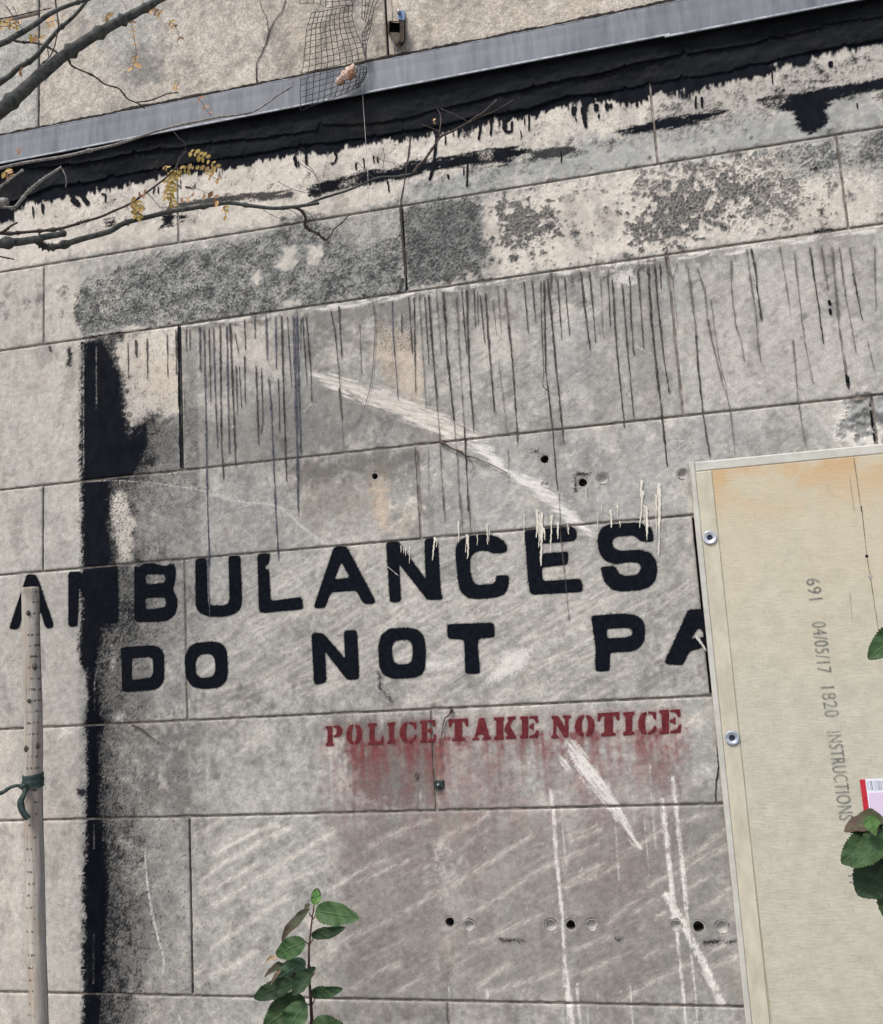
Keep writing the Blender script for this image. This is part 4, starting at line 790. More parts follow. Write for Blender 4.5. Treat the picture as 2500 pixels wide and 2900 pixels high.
def grid_block(name, x0, x1, z0, z1, y_face, pitch, mat, parent, depth=0.09, tone=0.5, edge=0.0012):
    kq = DIST / (DIST + y_face)      # survey canvas lies on y = 0; a set-back face is read along the same sight lines
    nx = max(int(round((x1 - x0) / pitch)), 2); nz = max(int(round((z1 - z0) / pitch)), 2)
    xs = np.linspace(x0, x1, nx + 1); zs = np.linspace(z0, z1, nz + 1)
    GX, GZ = np.meshgrid(xs, zs)
    h = sample(Hm, GX * kq, CAMZ + (GZ - CAMZ) * kq) * 0.001
    inside = ((GX > X0) & (GX < X1) & (GZ > Z0) & (GZ < Z1)).astype(float)
    h = h * inside
    # worn arrises
    e = np.minimum(np.minimum(GX - x0, x1 - GX), np.minimum(GZ - z0, z1 - GZ))
    nf = sample(nF, GX, GZ)
    wear = np.clip(1 - e / (0.0045 + 0.002 * np.clip(nf, -1, 2)), 0, 1) ** 2
    h -= wear * (edge + 0.0007 * np.clip(sample(nM, GX, GZ), -1, 2.5))
    Y = y_face - h
    for hx, hz, r, kd in HOLES:
        if x0 - .02 < hx < x1 + .02 and z0 - .02 < hz < z1 + .02 and pitch < 0.004:
            Y = np.where((GX - hx) ** 2 + (GZ - hz) ** 2 < (r + 0.001) ** 2, y_face + (0.05 if kd == 0 else 0.010), Y)
    n = (nx + 1) * (nz + 1)
    co = np.stack([GX, Y, GZ], -1).reshape(-1, 3)
    idx = np.arange(n).reshape(nz + 1, nx + 1)
    quads = np.stack([idx[:-1, :-1], idx[:-1, 1:], idx[1:, 1:], idx[1:, :-1]], -1).reshape(-1, 4)
    rim = np.concatenate([idx[0, :-1], idx[:-1, -1], idx[-1, :0:-1], idx[:0:-1, 0]])
    back = co[rim].copy(); back[:, 1] = y_face + depth
    bi = n + np.arange(len(rim)); nxt = np.roll(np.arange(len(rim)), -1)
    sides = np.stack([rim, bi, bi[nxt], rim[nxt]], -1)
    co = np.concatenate([co, back]); faces = np.concatenate([quads, sides])
    me = bpy.data.meshes.new(name)
    me.vertices.add(len(co)); me.vertices.foreach_set('co', co.astype(np.float32).ravel())
    me.loops.add(faces.size); me.loops.foreach_set('vertex_index', faces.astype(np.int32).ravel())
    me.polygons.add(len(faces)); me.polygons.foreach_set('loop_start', np.arange(0, faces.size, 4, dtype=np.int32))
    me.polygons.foreach_set('use_smooth', np.concatenate([np.ones(len(quads), bool), np.zeros(len(sides), bool)]))
    fx, fz = co[:, 0] * kq, CAMZ + (co[:, 2] - CAMZ) * kq
    insx = ((fx > X0) & (fx < X1)).astype(np.float32)          # beyond the surveyed part: same weathering, no lettering or tar at the sides
    fz2 = np.where(fz < Z0, 2 * Z0 - fz, fz)
    A = {k: sample(C[k], fx, fz2) * (insx if k in ('tar', 'red', 'white', 'moss') else 1.0) for k in C}
    A['red'] *= (fz > Z0); A['white'] *= (fz > Z0)
    for nm, ks in (('stain_a', ('tar', 'moss', 'bare')), ('stain_b', ('red', 'white', 'ochre')), ('stain_c', ('grime', 'wash', None))):
        at_ = me.attributes.new(nm, 'FLOAT_COLOR', 'POINT')
        d = np.ones((len(co), 4), np.float32)
        for i, k in enumerate(ks): d[:, i] = A[k] if k else tone
        at_.data.foreach_set('color', d.ravel())
    me.materials.append(mat); me.update(calc_edges=True)
    return link(bpy.data.objects.new(name, me), parent)

ZC = [3.10, 2.720, 2.494, 2.108, 1.881, 1.485, 1.259, 0.854, 0.63, 0.235, 0.0]
ODD = [-3.6, -2.34, -1.111, 0.126, 1.36, 2.6]
EVEN = [-3.6, -2.52, -1.512, -0.500, 0.522, 1.53, 2.6]
G = 0.0026
rt = random.Random(3)
for i in range(len(ZC) - 1):
    js = ODD if i % 2 == 0 else EVEN
    for k in range(len(js) - 1):
        x0, x1 = js[k], js[k + 1]
        if i == 6: x0, x1 = (x0 + (0.010 if k == 3 else 0), x1 + (0.010 if k == 2 else 0))
        z1, z0 = ZC[i], ZC[i + 1]
        vis = x1 > -1.66 and x0 < 0.62 and z1 > 0.80
        if x0 > 0.10 and z1 < 1.95: vis = False
        pitch = 0.0025 if vis else 0.03
        if vis and x0 < -1.6: x0c = x0
        if not vis and z1 > 0.2 and z1 < 0.9 and x1 > -1.7 and x0 < 0.1: pitch = 0.006
        tn = 0.5 + rt.uniform(-0.08, 0.08)
        gl = G
        if vis and (x0 < -1.70 or x1 > 0.66):       # stone runs out of the survey: fine part + plain part kept in one block size
            pitch = 0.0032
        grid_block('stone_block', x0 + gl, x1 - G - (0.002 if (k == 2 and i in (4, 6)) else 0), z0 + G, z1 - G, 0.0, pitch, M_STONE, wall, tone=tn)

# mortar in the joints (recessed strips)
M_MORTAR = speck_mat('joint_mortar', srgb(98, 91, 83), srgb(160, 153, 144), scale=45, lo=0.42, hi=0.72, bump=0.8, bdist=0.002)
M_DEEP = speck_mat('open_joint_dirt', srgb(18, 17, 16), srgb(34, 31, 28), scale=80)
rj = random.Random(9)
for z in ZC[1:-1]:
    b = ([], []); box_mesh(b, (-3.6, 0.0032, z - 0.006), (2.6, 0.03, z + 0.006)); mesh_obj('mortar_joint', b[0], b[1], M_MORTAR, wall, smooth=False)
for i in range(len(ZC) - 1):
    for x in (ODD if i % 2 == 0 else EVEN)[1:-1]:
        if i == 6 and abs(x - .126) < .01: x += .01
        deep = (i in (2,) and x < -1) or (i in (4, 6) and abs(x - .13) < .02) or (i == 1 and abs(x + 0.5) < .01) or (i == 3 and x < -1.4) or (i == 6 and x < -1)
        b = ([], []); y = 0.014 if deep else 0.003
        box_mesh(b, (x - 0.006, y, ZC[i + 1] + 0.006), (x + 0.006, 0.03, ZC[i] - 0.006)); mesh_obj('mortar_joint', b[0], b[1], M_DEEP if deep else M_MORTAR, wall, smooth=False)
# solid core behind the facing
b = ([], []); box_mesh(b, (-3.6, 0.091, 0), (2.6, 0.40, 3.10)); mesh_obj('backing', b[0], b[1], M_MORTAR, wall, smooth=False)

# drilled holes and plugs
M_HOLE = speck_mat('drilled_stone', srgb(58, 54, 50), srgb(92, 88, 82), scale=200)
M_PLUG = speck_mat('plug_mortar', srgb(140, 137, 131), srgb(172, 169, 163), scale=160, bump=0.5)
M_RIM = speck_mat('hole_rim', srgb(120, 116, 110), srgb(172, 168, 160), scale=260, bump=0.6)
for hx, hz, r, kd in HOLES:
    V, F = [], []; n = 24
    prof = [(r + 0.0035, 0.001), (r + 0.0012, -0.0007), (r - 0.0004, 0.0012), (r - 0.001, 0.02), (r - 0.001, 0.055), (0.0005, 0.058)] if kd == 0 else \
           [(r + 0.0016, 0.0008), (r + 0.0002, -0.0004), (r * .93, 0.0018), (r * .72, 0.0056), (r * .4, 0.0078), (0.0003, 0.0086)]
    for pr, py in prof:
        for k in range(n):
            a = 2 * math.pi * k / n; q = pr * (1 + 0.05 * math.sin(3 * a + hx * 40) + random.uniform(-.02, .02))
            V.append((hx + q * math.cos(a), py, hz + q * math.sin(a)))
    for i in range(len(prof) - 1):
        for k in range(n):
            a, b2 = i * n + k, i * n + (k + 1) % n
            F.append((a, a + n, b2 + n, b2))
    F = [f[::-1] for f in F]
    o = mesh_obj('drill_hole' if kd == 0 else 'mortar_plug', V, F, M_RIM if kd == 0 else M_PLUG, wall)
    if kd == 0:
        o.data.materials.append(M_HOLE)
        for p in o.data.polygons:
            if p.index >= 2 * n: p.material_index = 1

# painted letters
M_BLACK = alpha_paint('black_stencil_paint', srgb(14, 17, 23), srgb(21, 24, 30), cover=0.86, edge=0.9, scale=380, vstretch=1.0, soft=0.05, rough=0.85, spec=0.03)
M_RED = alpha_paint('red_stencil_paint', srgb(84, 24, 30), srgb(100, 38, 42), cover=0.68, edge=0.55, scale=300, vstretch=1.0, soft=0.16, slow=0.5)
for rings in BL:
    V, F = flat_mesh([rings], -0.0011); mesh_obj('painted_letter', V, F, M_BLACK, wall, smooth=False, uvs=[(0.5, 0)] * len(V))
for sets in RL:
    V, F = flat_mesh(sets, -0.0011); mesh_obj('red_stencil_letter', V, F, M_RED, wall, smooth=False, uvs=[(0.5, 0)] * len(V))

# ribbons of paint and scratches
def ribbon(name, pts, w, mat, parent, off=0.0014, wob=0.8, taper=(1.0, 0.6), seed=0, step=9, ybase=0.0):
    r = random.Random(seed)
    P = wallxz(pts)
    seg = [0]
    for i in range(1, len(P)): seg.append(seg[-1] + float(np.linalg.norm(P[i] - P[i - 1])))
    L = seg[-1]; n = max(int(L / (step * UNIT)), 3)
    V, UV, F = [], [], []
    ph1, ph2 = r.uniform(0, 6), r.uniform(0, 6)
    for k in range(n + 1):
        s_ = L * k / n
        x = float(np.interp(s_, seg, P[:, 0])); z = float(np.interp(s_, seg, P[:, 1]))
        s2 = min(s_ + L * 0.02 + .001, L); s1 = max(s_ - L * 0.02 - .001, 0)
        tx = float(np.interp(s2, seg, P[:, 0]) - np.interp(s1, seg, P[:, 0])); tz = float(np.interp(s2, seg, P[:, 1]) - np.interp(s1, seg, P[:, 1]))
        ln = math.hypot(tx, tz) + 1e-9; nx_, nz_ = -tz / ln, tx / ln
        t = k / n
        ww = w * UNIT * 0.5 * (taper[0] + (taper[1] - taper[0]) * t) * r.uniform(0.85, 1.15) * (1 + 0.22 * math.sin(s_ * 45 + ph1) + 0.15 * math.sin(s_ * 110 + ph2))
        if k == 0: ww *= 0.6
        if k == n: ww *= 0.3
        elif k == n - 1 and taper[1] > .4: ww *= 1.1
        j = r.uniform(-1, 1) * wob * UNIT
        for sgn in (-1, 1):
            V.append((x + nx_ * (sgn * ww + j), ybase - off, z + nz_ * (sgn * ww + j))); UV.append((0.5 + 0.5 * sgn, s_))
    for k in range(n):
        a = 2 * k; F.append((a, a + 1, a + 3, a + 2))
    A, B, D_ = Vector(V[F[0][0]]), Vector(V[F[0][1]]), Vector(V[F[0][2]])
    if (B - A).cross(D_ - A).y > 0: F = [f[::-1] for f in F]
    return mesh_obj(name, V, F, mat, parent, smooth=False, uvs=UV)

M_DRIP = alpha_paint('tar_run', srgb(36, 35, 35), srgb(76, 73, 69), cover=0.62, edge=0.62, scale=320, vstretch=0.3, maxa=0.88, slow=0.7, soft=.2)
M_DRIPB = alpha_paint('blue_grey_run', srgb(52, 55, 66), srgb(92, 94, 104), cover=0.62, edge=0.62, scale=320, vstretch=0.2, maxa=0.88, slow=0.6, soft=.2)
M_FAINT = alpha_paint('thin_brown_run', srgb(78, 73, 68), srgb(98, 92, 86), cover=0.56, edge=0.6, scale=300, vstretch=0.2, maxa=0.62, slow=0.8, soft=.25)
M_SCR = alpha_paint('scratch_white', srgb(222, 219, 212), srgb(208, 203, 196), cover=0.66, edge=0.42, scale=520, vstretch=0.035, maxa=0.9, soft=.2)
M_SCRF = alpha_paint('scratch_faint', srgb(212, 207, 200), srgb(198, 193, 187), cover=0.52, edge=0.45, scale=520, vstretch=0.04, maxa=0.7, soft=.2)
M_FLK = alpha_paint('flaked_white', srgb(216, 211, 198), srgb(198, 192, 178), cover=0.70, edge=0.5, scale=520, vstretch=0.06, maxa=0.92, slow=.5)
M_CRK = alpha_paint('crack_dark', srgb(40, 36, 33), srgb(62, 56, 50), cover=0.7, edge=0.7, scale=300, vstretch=1.0)
M_TARR = alpha_paint('thick_tar', srgb(13, 15, 20), srgb(23, 25, 30), cover=0.8, edge=0.8, scale=350, vstretch=0.5, spec=0.05)
K, B_, Fn = M_DRIP, M_DRIPB, M_FAINT
for q, (t, v, w, mt) in enumerate(DR):
    ribbon('paint_run', S(t, *v), w * 1.08, {'K': K, 'B': B_, 'F': Fn, 'T': M_TARR}[mt], wall, seed=q, off=0.0013 + 0.00013 * (q % 8), taper=(1.15, 0.7))
TD = [('b',(70,872,74,935),9),('b',(130,870,133,930),8),('b',(290,835,305,885,295,915,270,925),12),('b',(1112,685,1110,740,1100,790),9),('b',(1168,675,1175,720,1168,765),10),('b',(1245,660,1250,735,1262,745,1288,742,1290,680),11),('b',(1320,655,1322,680),8),('b',(1385,645,1385,740),7),('b',(1340,735,1342,780),5),('b',(1360,660,1360,710),5),
 ('b',(455,890,460,950),7),('b',(413,915,415,960),5),('b',(512,878,514,920),5),('b',(535,882,536,920),5),('b',(590,1015,600,1085),6),('b',(875,690,858,850,845,950,826,1018),12),('b',(915,760,916,815),6),('b',(1040,910,1036,1055),7),('b',(1018,940,1018,990),5),('b',(930,980,934,1012),8),('b',(1565,850,1568,918),4),
 ('c',(100,600,118,722),14),('c',(50,600,50,655),16),('c',(60,660,64,685),7),('c',(175,585,176,630),12),('c',(190,640,190,672),8),('c',(235,582,236,625),13),('c',(258,582,260,612),10),('c',(402,560,405,605),12),('c',(427,560,428,590),7),('c',(458,545,460,568),10),('c',(735,540,735,615),7),('c',(768,545,770,610),7),('c',(752,505,752,530),6),('c',(1162,400,1166,480),5),('c',(1492,345,1493,382),12),
 ('c',(1640,580,1643,615),7),('a',(185,1160,190,1225),8),('a',(240,1145,242,1205),9),('a',(405,1115,450,1160),22),('a',(455,1095,500,1152),24),('a',(570,1090,595,1095,592,1140),8),('a',(1655,880,1668,945),12),('a',(1720,870,1722,930),10),('a',(1000,1040,1020,1060),5),('a',(1040,1050,1090,1060,1100,1025),4),('a',(870,1050,860,1095),6),('a',(890,1048,890,1090),5),
 ('d',(1005,440,1008,800,1018,1245),9),('b',(90,905,92,945),5),('a',(1015,1010,1018,1055),4)]
for q, (t, v, w) in enumerate(TD):
    ribbon('tar_drip', S(t, *v), w, M_TARR, wall, seed=500 + q, off=0.0015 + 0.00013 * (q % 5), taper=(1.2, 0.8), step=5)
for q, (t, v, w) in enumerate([('h',(590,405,655,460),2.5),('i',(735,795,760,830,795,882),12)]):
    ribbon('scratch_mark', S(t, *v), w, M_SCR, wall, seed=900 + q, off=0.0028, taper=(0.8, 0.9), wob=0.35)
FK = [('h',(1040,225,1045,300,1040,365),9),('h',(1035,250,1030,330),4),('h',(1150,165,1152,285),6),('h',(1162,200,1160,270),4),('h',(1095,225,1096,290),3),('h',(1430,85,1432,160,1428,245),9),('h',(1458,100,1455,250,1452,405),12),('h',(1445,110,1440,300),7),('h',(1512,115,1508,320),8),('h',(1548,155,1546,255),9),('h',(1606,178,1606,228),7),('h',(990,150,990,272),6),('h',(858,240,850,310,843,372),9),('h',(868,246,866,300),5),
 ('h',(715,290,714,392),4),('h',(690,300,694,350),3),('h',(665,288,668,330),3),('h',(678,300,683,340),3),('h',(1358,110,1356,285),3),('h',(1470,190,1475,260),5),('i',(257,85,262,190),8),('i',(295,60,293,122),6),('i',(435,-20,430,80,418,190),9),('i',(457,65,460,150,460,262),9),('i',(443,60,445,180),5),('i',(528,-60,530,60,528,180,526,345),10),('i',(512,0,513,220),5),('i',(308,150,310,190),4),('i',(185,100,182,200),3),
 ('i',(430,-80,425,20),8),('i',(12,170,14,215),5),('f',(205,1450,207,1488),4),('f',(118,1350,118,1430),3)]
for q, (t, v, w) in enumerate(FK):
    ribbon('flaked_streak', S(t, *v), w * 1.2, M_FLK, wall, seed=1300 + q, off=0.0030 + 0.0001 * (q % 5), taper=(1.0, 0.35), step=4, wob=1.2)
# cracks in the stones
for q, (t, v, w) in enumerate([('b',(718,762,712,850,695,950,675,1080,665,1140,662,1250),5),('b',(662,1150,668,1300,680,1400,686,1488),7),('e',(684,0,692,175),8),('e',(680,175,668,210,660,248),13),('l',(858,0,862,50,848,130,846,245),4),('i',(852,1190,850,1330,858,1488),4),('a',(1782,1440,1770,1480),2)]):
    ribbon('crack', S(t, *v), w, M_CRK, wall, seed=1600 + q, off=0.0012 + .0001 * q, taper=(1, 1))

# ------------------------------------------------------------------ upper wall above the flashing
UY = 0.012
upper = empty('upper_wall', (-0.5, 0.2, 3.1), 'upper wall of beige exposed-aggregate concrete panels above the metal flashing', 'wall')
def uw(px, py):
    d = ray(px, py); p = EYE + d * ((DIST + UY) / d.y); return p.x, p.z
xs = [-3.6, uw(109, 260)[0], uw(1095, 80)[0], 2.6]
zt_ = uw(60, 50)[1]
for x0, x1 in zip(xs[:-1], xs[1:]):
    grid_block('concrete_panel', x0 + 0.003, x1 - 0.003, 3.105, 3.60 if x0 > -2 else zt_ - .004, UY, 0.005, M_UPPER, upper, depth=0.1, tone=0.5)
    b = ([], [])
grid_block('concrete_panel', xs[0], xs[1] - 0.003, zt_ + 0.004, 3.60, UY, 0.006, M_UPPER, upper, depth=0.1, tone=0.62)
grid_block('concrete_panel', xs[0], -1.12, 3.606, 4.7, UY, 0.05, M_UPPER, upper, depth=0.1)
grid_block('concrete_panel', -1.114, 2.6, 3.606, 4.7, UY, 0.05, M_UPPER, upper, depth=0.1)
b = ([], []); box_mesh(b, (-3.6, UY + 0.101, 3.10), (2.6, 0.4, 4.7)); mesh_obj('backing', b[0], b[1], M_MORTAR, upper, smooth=False)
for x in xs[1:-1]:
    b = ([], []); box_mesh(b, (x - 0.006, UY + 0.008, 3.105), (x + 0.006, UY + 0.03, 3.6)); mesh_obj('sealant_joint', b[0], b[1], M_DEEP, upper, smooth=False)
# pale sealant fillet beside the middle joint
M_SEAL = speck_mat('pale_sealant', srgb(150, 142, 130), srgb(178, 170, 158), scale=60)
b = ([], []); box_mesh(b, (xs[2] + 0.004, UY - 0.0025, 3.12), (xs[2] + 0.017, UY + 0.002, 3.6)); mesh_obj('sealant_joint', b[0], b[1], M_SEAL, upper, smooth=False)
b = ([], []); box_mesh(b, (xs[0], UY + 0.01, zt_ - 0.006), (xs[1], UY + 0.03, zt_ + 0.006)); mesh_obj('sealant_joint', b[0], b[1], M_MORTAR, upper, smooth=False)
def uribbon(name, pts, w, mat, seed):
    o = ribbon(name, pts, w, mat, upper, seed=seed, off=0.0, wob=1.2, taper=(1, 1), step=6)
    # re-project onto the set-back face
    for v in o.data.vertices:
        d = Vector((v.co.x, v.co.y, v.co.z)) - EYE; v.co = EYE + d * ((DIST + UY - 0.0022) / d.y)
    return o
for q, (t, v, w) in enumerate([('a',(1605,0,1580,70,1540,120,1510,178,1500,230,1470,300,1440,360,1442,470,1462,482),5),('a',(1458,0,1470,50,1495,90,1508,175),3),('a',(1445,440,1440,482),6)]):
    uribbon('crack', S(t, *v), w, M_CRK, 1700 + q)

# ------------------------------------------------------------------ flashing
M_METAL, nt, bs = new_mat('galvanised_steel', 0.6, 0.2); s = NT(nt)
v = s.coord(1, 1, 0.10)
st = s.noise(34, 5, 0.7, v); bl = s.noise(7, 4, 0.6); fn = s.noise(160, 4, 0.7, s.coord(1, 1, 0.4))
c = s.mix(s.ramp(st, 0.32, 0.68), srgb(84, 88, 94), srgb(122, 126, 131))
c = s.mix(s.ramp(bl, 0.4, 0.7, 0, 0.6), c, srgb(112, 116, 122)); c = s.mix(s.ramp(fn, 0.64, 0.76, 0, 0.4), c, srgb(160, 163, 168))
s.L.new(c, bs.inputs['Base Color']); bs.inputs['Metallic'].default_value = 0.05
s.bump(s.math('ADD', bl, s.math('MULTIPLY', st, 0.15)), 0.35, 0.01, bs)
M_METL = speck_mat('worn_metal_lip', srgb(98, 103, 110), srgb(160, 163, 168), scale=50, rough=0.6, spec=0.2, metallic=0.0, stretch=(1, 1, 1))
flash = empty('metal_flashing', (-0.5, -0.01, 3.02), 'long grey galvanised flashing strip capping the tarred top of the stone wall', 'flashing')
def flash_sheet(x0, x1, zt, zb, y0):
    n = max(int((x1 - x0) / 0.02), 4); V, F = [], []
    r = random.Random(int((x0 + 9) * 100))
    prof = [(0.026, zt + 0.006), (y0 + 0.002, zt + 0.003), (y0, zt), (y0 - 0.004, (zt + zb) / 2), (y0 - 0.006, zb + 0.010), (y0 - 0.010, zb + 0.007), (y0 - 0.014, zb), (y0 - 0.012, zb - 0.0015), (y0 - 0.004, zb + 0.004), (y0 - 0.002, zt - 0.01)]
    wav = 0
    for i in range(n + 1):
        x = x0 + (x1 - x0) * i / n; wav = wav * 0.85 + r.uniform(-1, 1) * 0.0004
        for k, (y, z) in enumerate(prof): V.append((x, y + wav * (1 if 1 < k else 0), z + (wav * 0.8 if k in (5, 6, 7) else 0)))
    m = len(prof)
    for i in range(n):
        for k in range(m - 1):
            a = i * m + k; F.append((a, a + m, a + m + 1, a + 1))
    o = mesh_obj('flashing_sheet', V, F, M_METAL, flash, smooth=False); o.data.materials.append(M_METL)
    for p in o.data.polygons:
        if p.index % (m - 1) in (0, 5): p.material_index = 1
    # rolled white edge on top
    P = [Vector((x0 + (x1 - x0) * i / 60, y0 + 0.001, zt + 0.0015 + r.uniform(-1, 1) * 0.0006)) for i in range(61)]
    V, F = tube_data(P, [0.0016 * r.uniform(.5, 1.3) for _ in P], 6); mesh_obj('top_edge', V, F, M_METL, flash)
xa = at(847, 240)[0]; xb = at(1876, 70)[0]
flash_sheet(-3.6, xa + 0.012, 3.1165, 3.0265, -0.010)
flash_sheet(xa, xb + 0.012, 3.1155, 3.0255, -0.0125)
flash_sheet(xb, 2.6, 3.1150, 3.0195, -0.0155)
M_DEBSHADE = speck_mat('debris_and_gap_shade', srgb(38, 32, 28), srgb(74, 66, 58), scale=90, bump=1.0, bdist=0.004)  # dark strip: some debris, with the gap's shadow put into its colour
V, F = [], []
r = random.Random(4)
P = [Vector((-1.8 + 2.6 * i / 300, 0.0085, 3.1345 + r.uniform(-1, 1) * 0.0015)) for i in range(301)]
V, F = tube_data(P, [0.0045 + 0.0012 * math.sin(i_ * .31) + 0.0010 * math.sin(i_ * .083 + 2) + 0.0008 * r.uniform(-1, 1) for i_ in range(len(P))], 7, 0.12); tag(mesh_obj('debris_shade_line', V, F, M_DEBSHADE), 'dark line of debris and painted-in gap shade above the metal flashing', 'debris')

# ------------------------------------------------------------------ tarred membrane under the flashing
M_MEMB, nt, bs = new_mat('bitumen_membrane', 0.92, 0.08); s = NT(nt)
n1 = s.noise(14, 6, 0.65, s.coord(0.35, 1, 1.2, rot=(0, math.radians(3), 0)), dist=0.5); n2 = s.noise(120, 4, 0.7)
c = s.mix(s.ramp(n1, 0.35, 0.7), srgb(15, 17, 21), srgb(34, 36, 40)); c = s.mix(s.ramp(n2, 0.60, 0.72, 0, 0.55), c, srgb(60, 62, 66)); c = s.mix(s.ramp(s.noise(9, 5, .7, s.coord(.5, 1, 1)), .58, .72, 0, .5), c, srgb(52, 50, 48))
s.L.new(c, bs.inputs['Base Color']); s.bump(s.math('ADD', n1, s.math('MULTIPLY', n2, 0.15)), 0.35, 0.006, bs)
memb = empty('bitumen_membrane', (-0.5, -0.004, 2.95), 'black bitumen strip with wrinkled overlapping layers directly below the grey flashing', 'roofing felt')
def strip(name, lower, ztop, y, seed, curl=0.004):
    Pl = wallxz(lower); order = np.argsort(Pl[:, 0]); Pl = Pl[order]
    xs_ = np.arange(-1.9, 1.1, 0.004); r = random.Random(seed)
    V, F = [], []; m = 22; j = 0
    for x in xs_:
        zb = float(np.interp(x, Pl[:, 0], Pl[:, 1])); j = j * 0.8 + r.uniform(-1, 1) * 0.0012; zb += j + (0.006 * max(0, float(sample(nC, np.array(x), np.array(zb))) - 0.8))
        for k in range(m):
            t = k / (m - 1)
            z = ztop + (zb - ztop) * t
            yy = y + 0.0008 * math.sin(x * 9 + 3 * t + seed) * t - curl * t ** 3 * (0.5 + 0.5 * math.sin(x * 5 + seed))
            V.append((x, yy, z))
        V.append((x, -0.0005, zb + 0.001))
    m += 1
    VA = np.array(V); VA[:, 1] -= (0.0011 * np.clip(sample(nM, VA[:, 0], VA[:, 2]), -1.5, 2) + 0.0005 * np.clip(sample(nF, VA[:, 0], VA[:, 2]), -2, 2)) * (np.arange(len(VA)) % m != m - 1); V = [tuple(q_) for q_ in VA]
    for i in range(len(xs_) - 1):
        for k in range(m - 1):
            a = i * m + k; F.append((a, a + m, a + m + 1, a + 1))
    F = [f[::-1] for f in F]
    A, B, D_ = Vector(V[F[0][0]]), Vector(V[F[0][1]]), Vector(V[F[0][2]])
    if (B - A).cross(D_ - A).y > 0: F = [f[::-1] for f in F]
    return mesh_obj(name, V, F, M_MEMB, memb)
up1 = S('a', -200, 990, 0, 960, 400, 935, 900, 850, 1300, 800, 1786, 745) + S('b', 200, 712, 500, 705, 740, 664, 840, 632, 1080, 580, 1350, 510, 1786, 425) + S('c', 500, 345, 1000, 265, 1500, 145, 1786, 100, 1950, 80)
lo1 = S('a', -200, 1180, 0, 1170, 300, 1050, 480, 1030, 800, 965, 1100, 920, 1400, 870, 1786, 810) + S('b', 200, 812, 500, 775, 860, 715, 1090, 665, 1400, 615, 1600, 545) + S('c', 200, 530, 500, 470, 850, 420, 1150, 350, 1400, 285, 1786, 225, 1950, 210)
strip('lower_layer', lo1, 3.03, -0.0030, 3, 0.002)
strip('upper_layer', up1, 3.04, -0.0065, 8, 0.004)

# ------------------------------------------------------------------ yellow sheathing board
M_BOARD, nt, bs = new_mat('paper_faced_board', 0.8, 0.25); s = NT(nt)
f1 = s.noise(240, 4, 0.65, s.coord(0.16, 1, 1)); f2 = s.noise(34, 6, 0.7, s.coord(0.8, 1, 1)); f3 = s.noise(5, 4, 0.6)
sx = s.N.new('ShaderNodeSeparateXYZ'); s.L.new(s.tc.outputs['Object'], sx.inputs[0])
c = s.mix(s.ramp(f2, 0.3, 0.7), srgb(170, 168, 152), srgb(192, 189, 172))
c = s.mix(s.ramp(f1, 0.42, 0.72, 0, 0.45), c, srgb(152, 148, 132)); c = s.mix(s.ramp(s.noise(240, 3, .6, s.coord(1, 1, .2)), 0.55, 0.75, 0, 0.3), c, srgb(206, 202, 186))
up = s.math('ADD', sx.outputs[2], s.math('MULTIPLY', s.math('SUBTRACT', f3, 0.5), 0.55))
c = s.mix(s.ramp(up, 1.40, 2.0, 0, 0.6), c, srgb(192, 178, 150)); c = s.mix(s.ramp(s.noise(75, 5, 0.7), 0.55, 0.7, 0, 0.35), c, srgb(150, 142, 120))
stn = s.math('ADD', s.ramp(s.math('ADD', up, s.math('MULTIPLY', f2, 0.05)), 1.90, 2.06), 0.0)
top = s.math('MULTIPLY', s.ramp(sx.outputs[2], 1.84, 1.96), s.ramp(s.noise(17, 6, 0.65, s.coord(0.8, 1, 1)), 0.40, 0.56))
c = s.mix(s.math('MULTIPLY', top, 0.7), c, srgb(184, 150, 104))
s.L.new(c, bs.inputs['Base Color']); s.bump(s.math('ADD', f1, s.math('MULTIPLY', f2, 0.6)), 0.35, 0.0015, bs)
M_TAPE = speck_mat('board_edge_grey', srgb(172, 171, 162), srgb(190, 189, 180), scale=30, bump=0.5)
M_FOLD = speck_mat('board_edge_fold', srgb(172, 167, 148), srgb(192, 187, 168), scale=30, stretch=(1, 1, 0.5), bump=0.5)
BY = -0.021
BX0 = (at(1956, 1380, -BY).x + at(2036, 2130, -BY).x) / 2; BZ1 = at(1975, 1307, -BY).z; BX1 = BX0 + 1.22; BZ0 = 0.02
board = empty('sheathing_board', (0.74, -0.01, BZ0), 'large yellowish paper-faced sheathing board screwed over the right side of the stone wall', 'board')
def slab(name, x0, x1, z0, z1, yf, yb, mat, parent, bev=0.0015):
    V = [(x0, yb, z0), (x1, yb, z0), (x1, yb, z1), (x0, yb, z1), (x0, yf + bev, z0), (x1, yf + bev, z0), (x1, yf + bev, z1), (x0, yf + bev, z1),
         (x0 + bev, yf, z0 + bev), (x1 - bev, yf, z0 + bev), (x1 - bev, yf, z1 - bev), (x0 + bev, yf, z1 - bev)]
    F = [(3, 2, 1, 0)]
    for a, b_ in ((0, 4), (4, 8)):
        for k in range(4): F.append((a + k, a + (k + 1) % 4, b_ + (k + 1) % 4, b_ + k))
    F.append((8, 9, 10, 11))
    return mesh_obj(name, V, F, mat, parent, smooth=False)
TW = 0.0125
slab('board_face', BX0 + 0.0475, BX1, BZ0, BZ1 - 0.023, BY, -0.004, M_BOARD, board, 0.001)
slab('folded_edge', BX0 + TW, BX0 + 0.0473, BZ0, BZ1 - 0.023, BY - 0.0012, -0.004, M_FOLD, board, 0.0022)
slab('edge_strip', BX0, BX0 + TW - 0.0002, BZ0, BZ1, BY + 0.0002, -0.004, M_TAPE, board, 0.002)
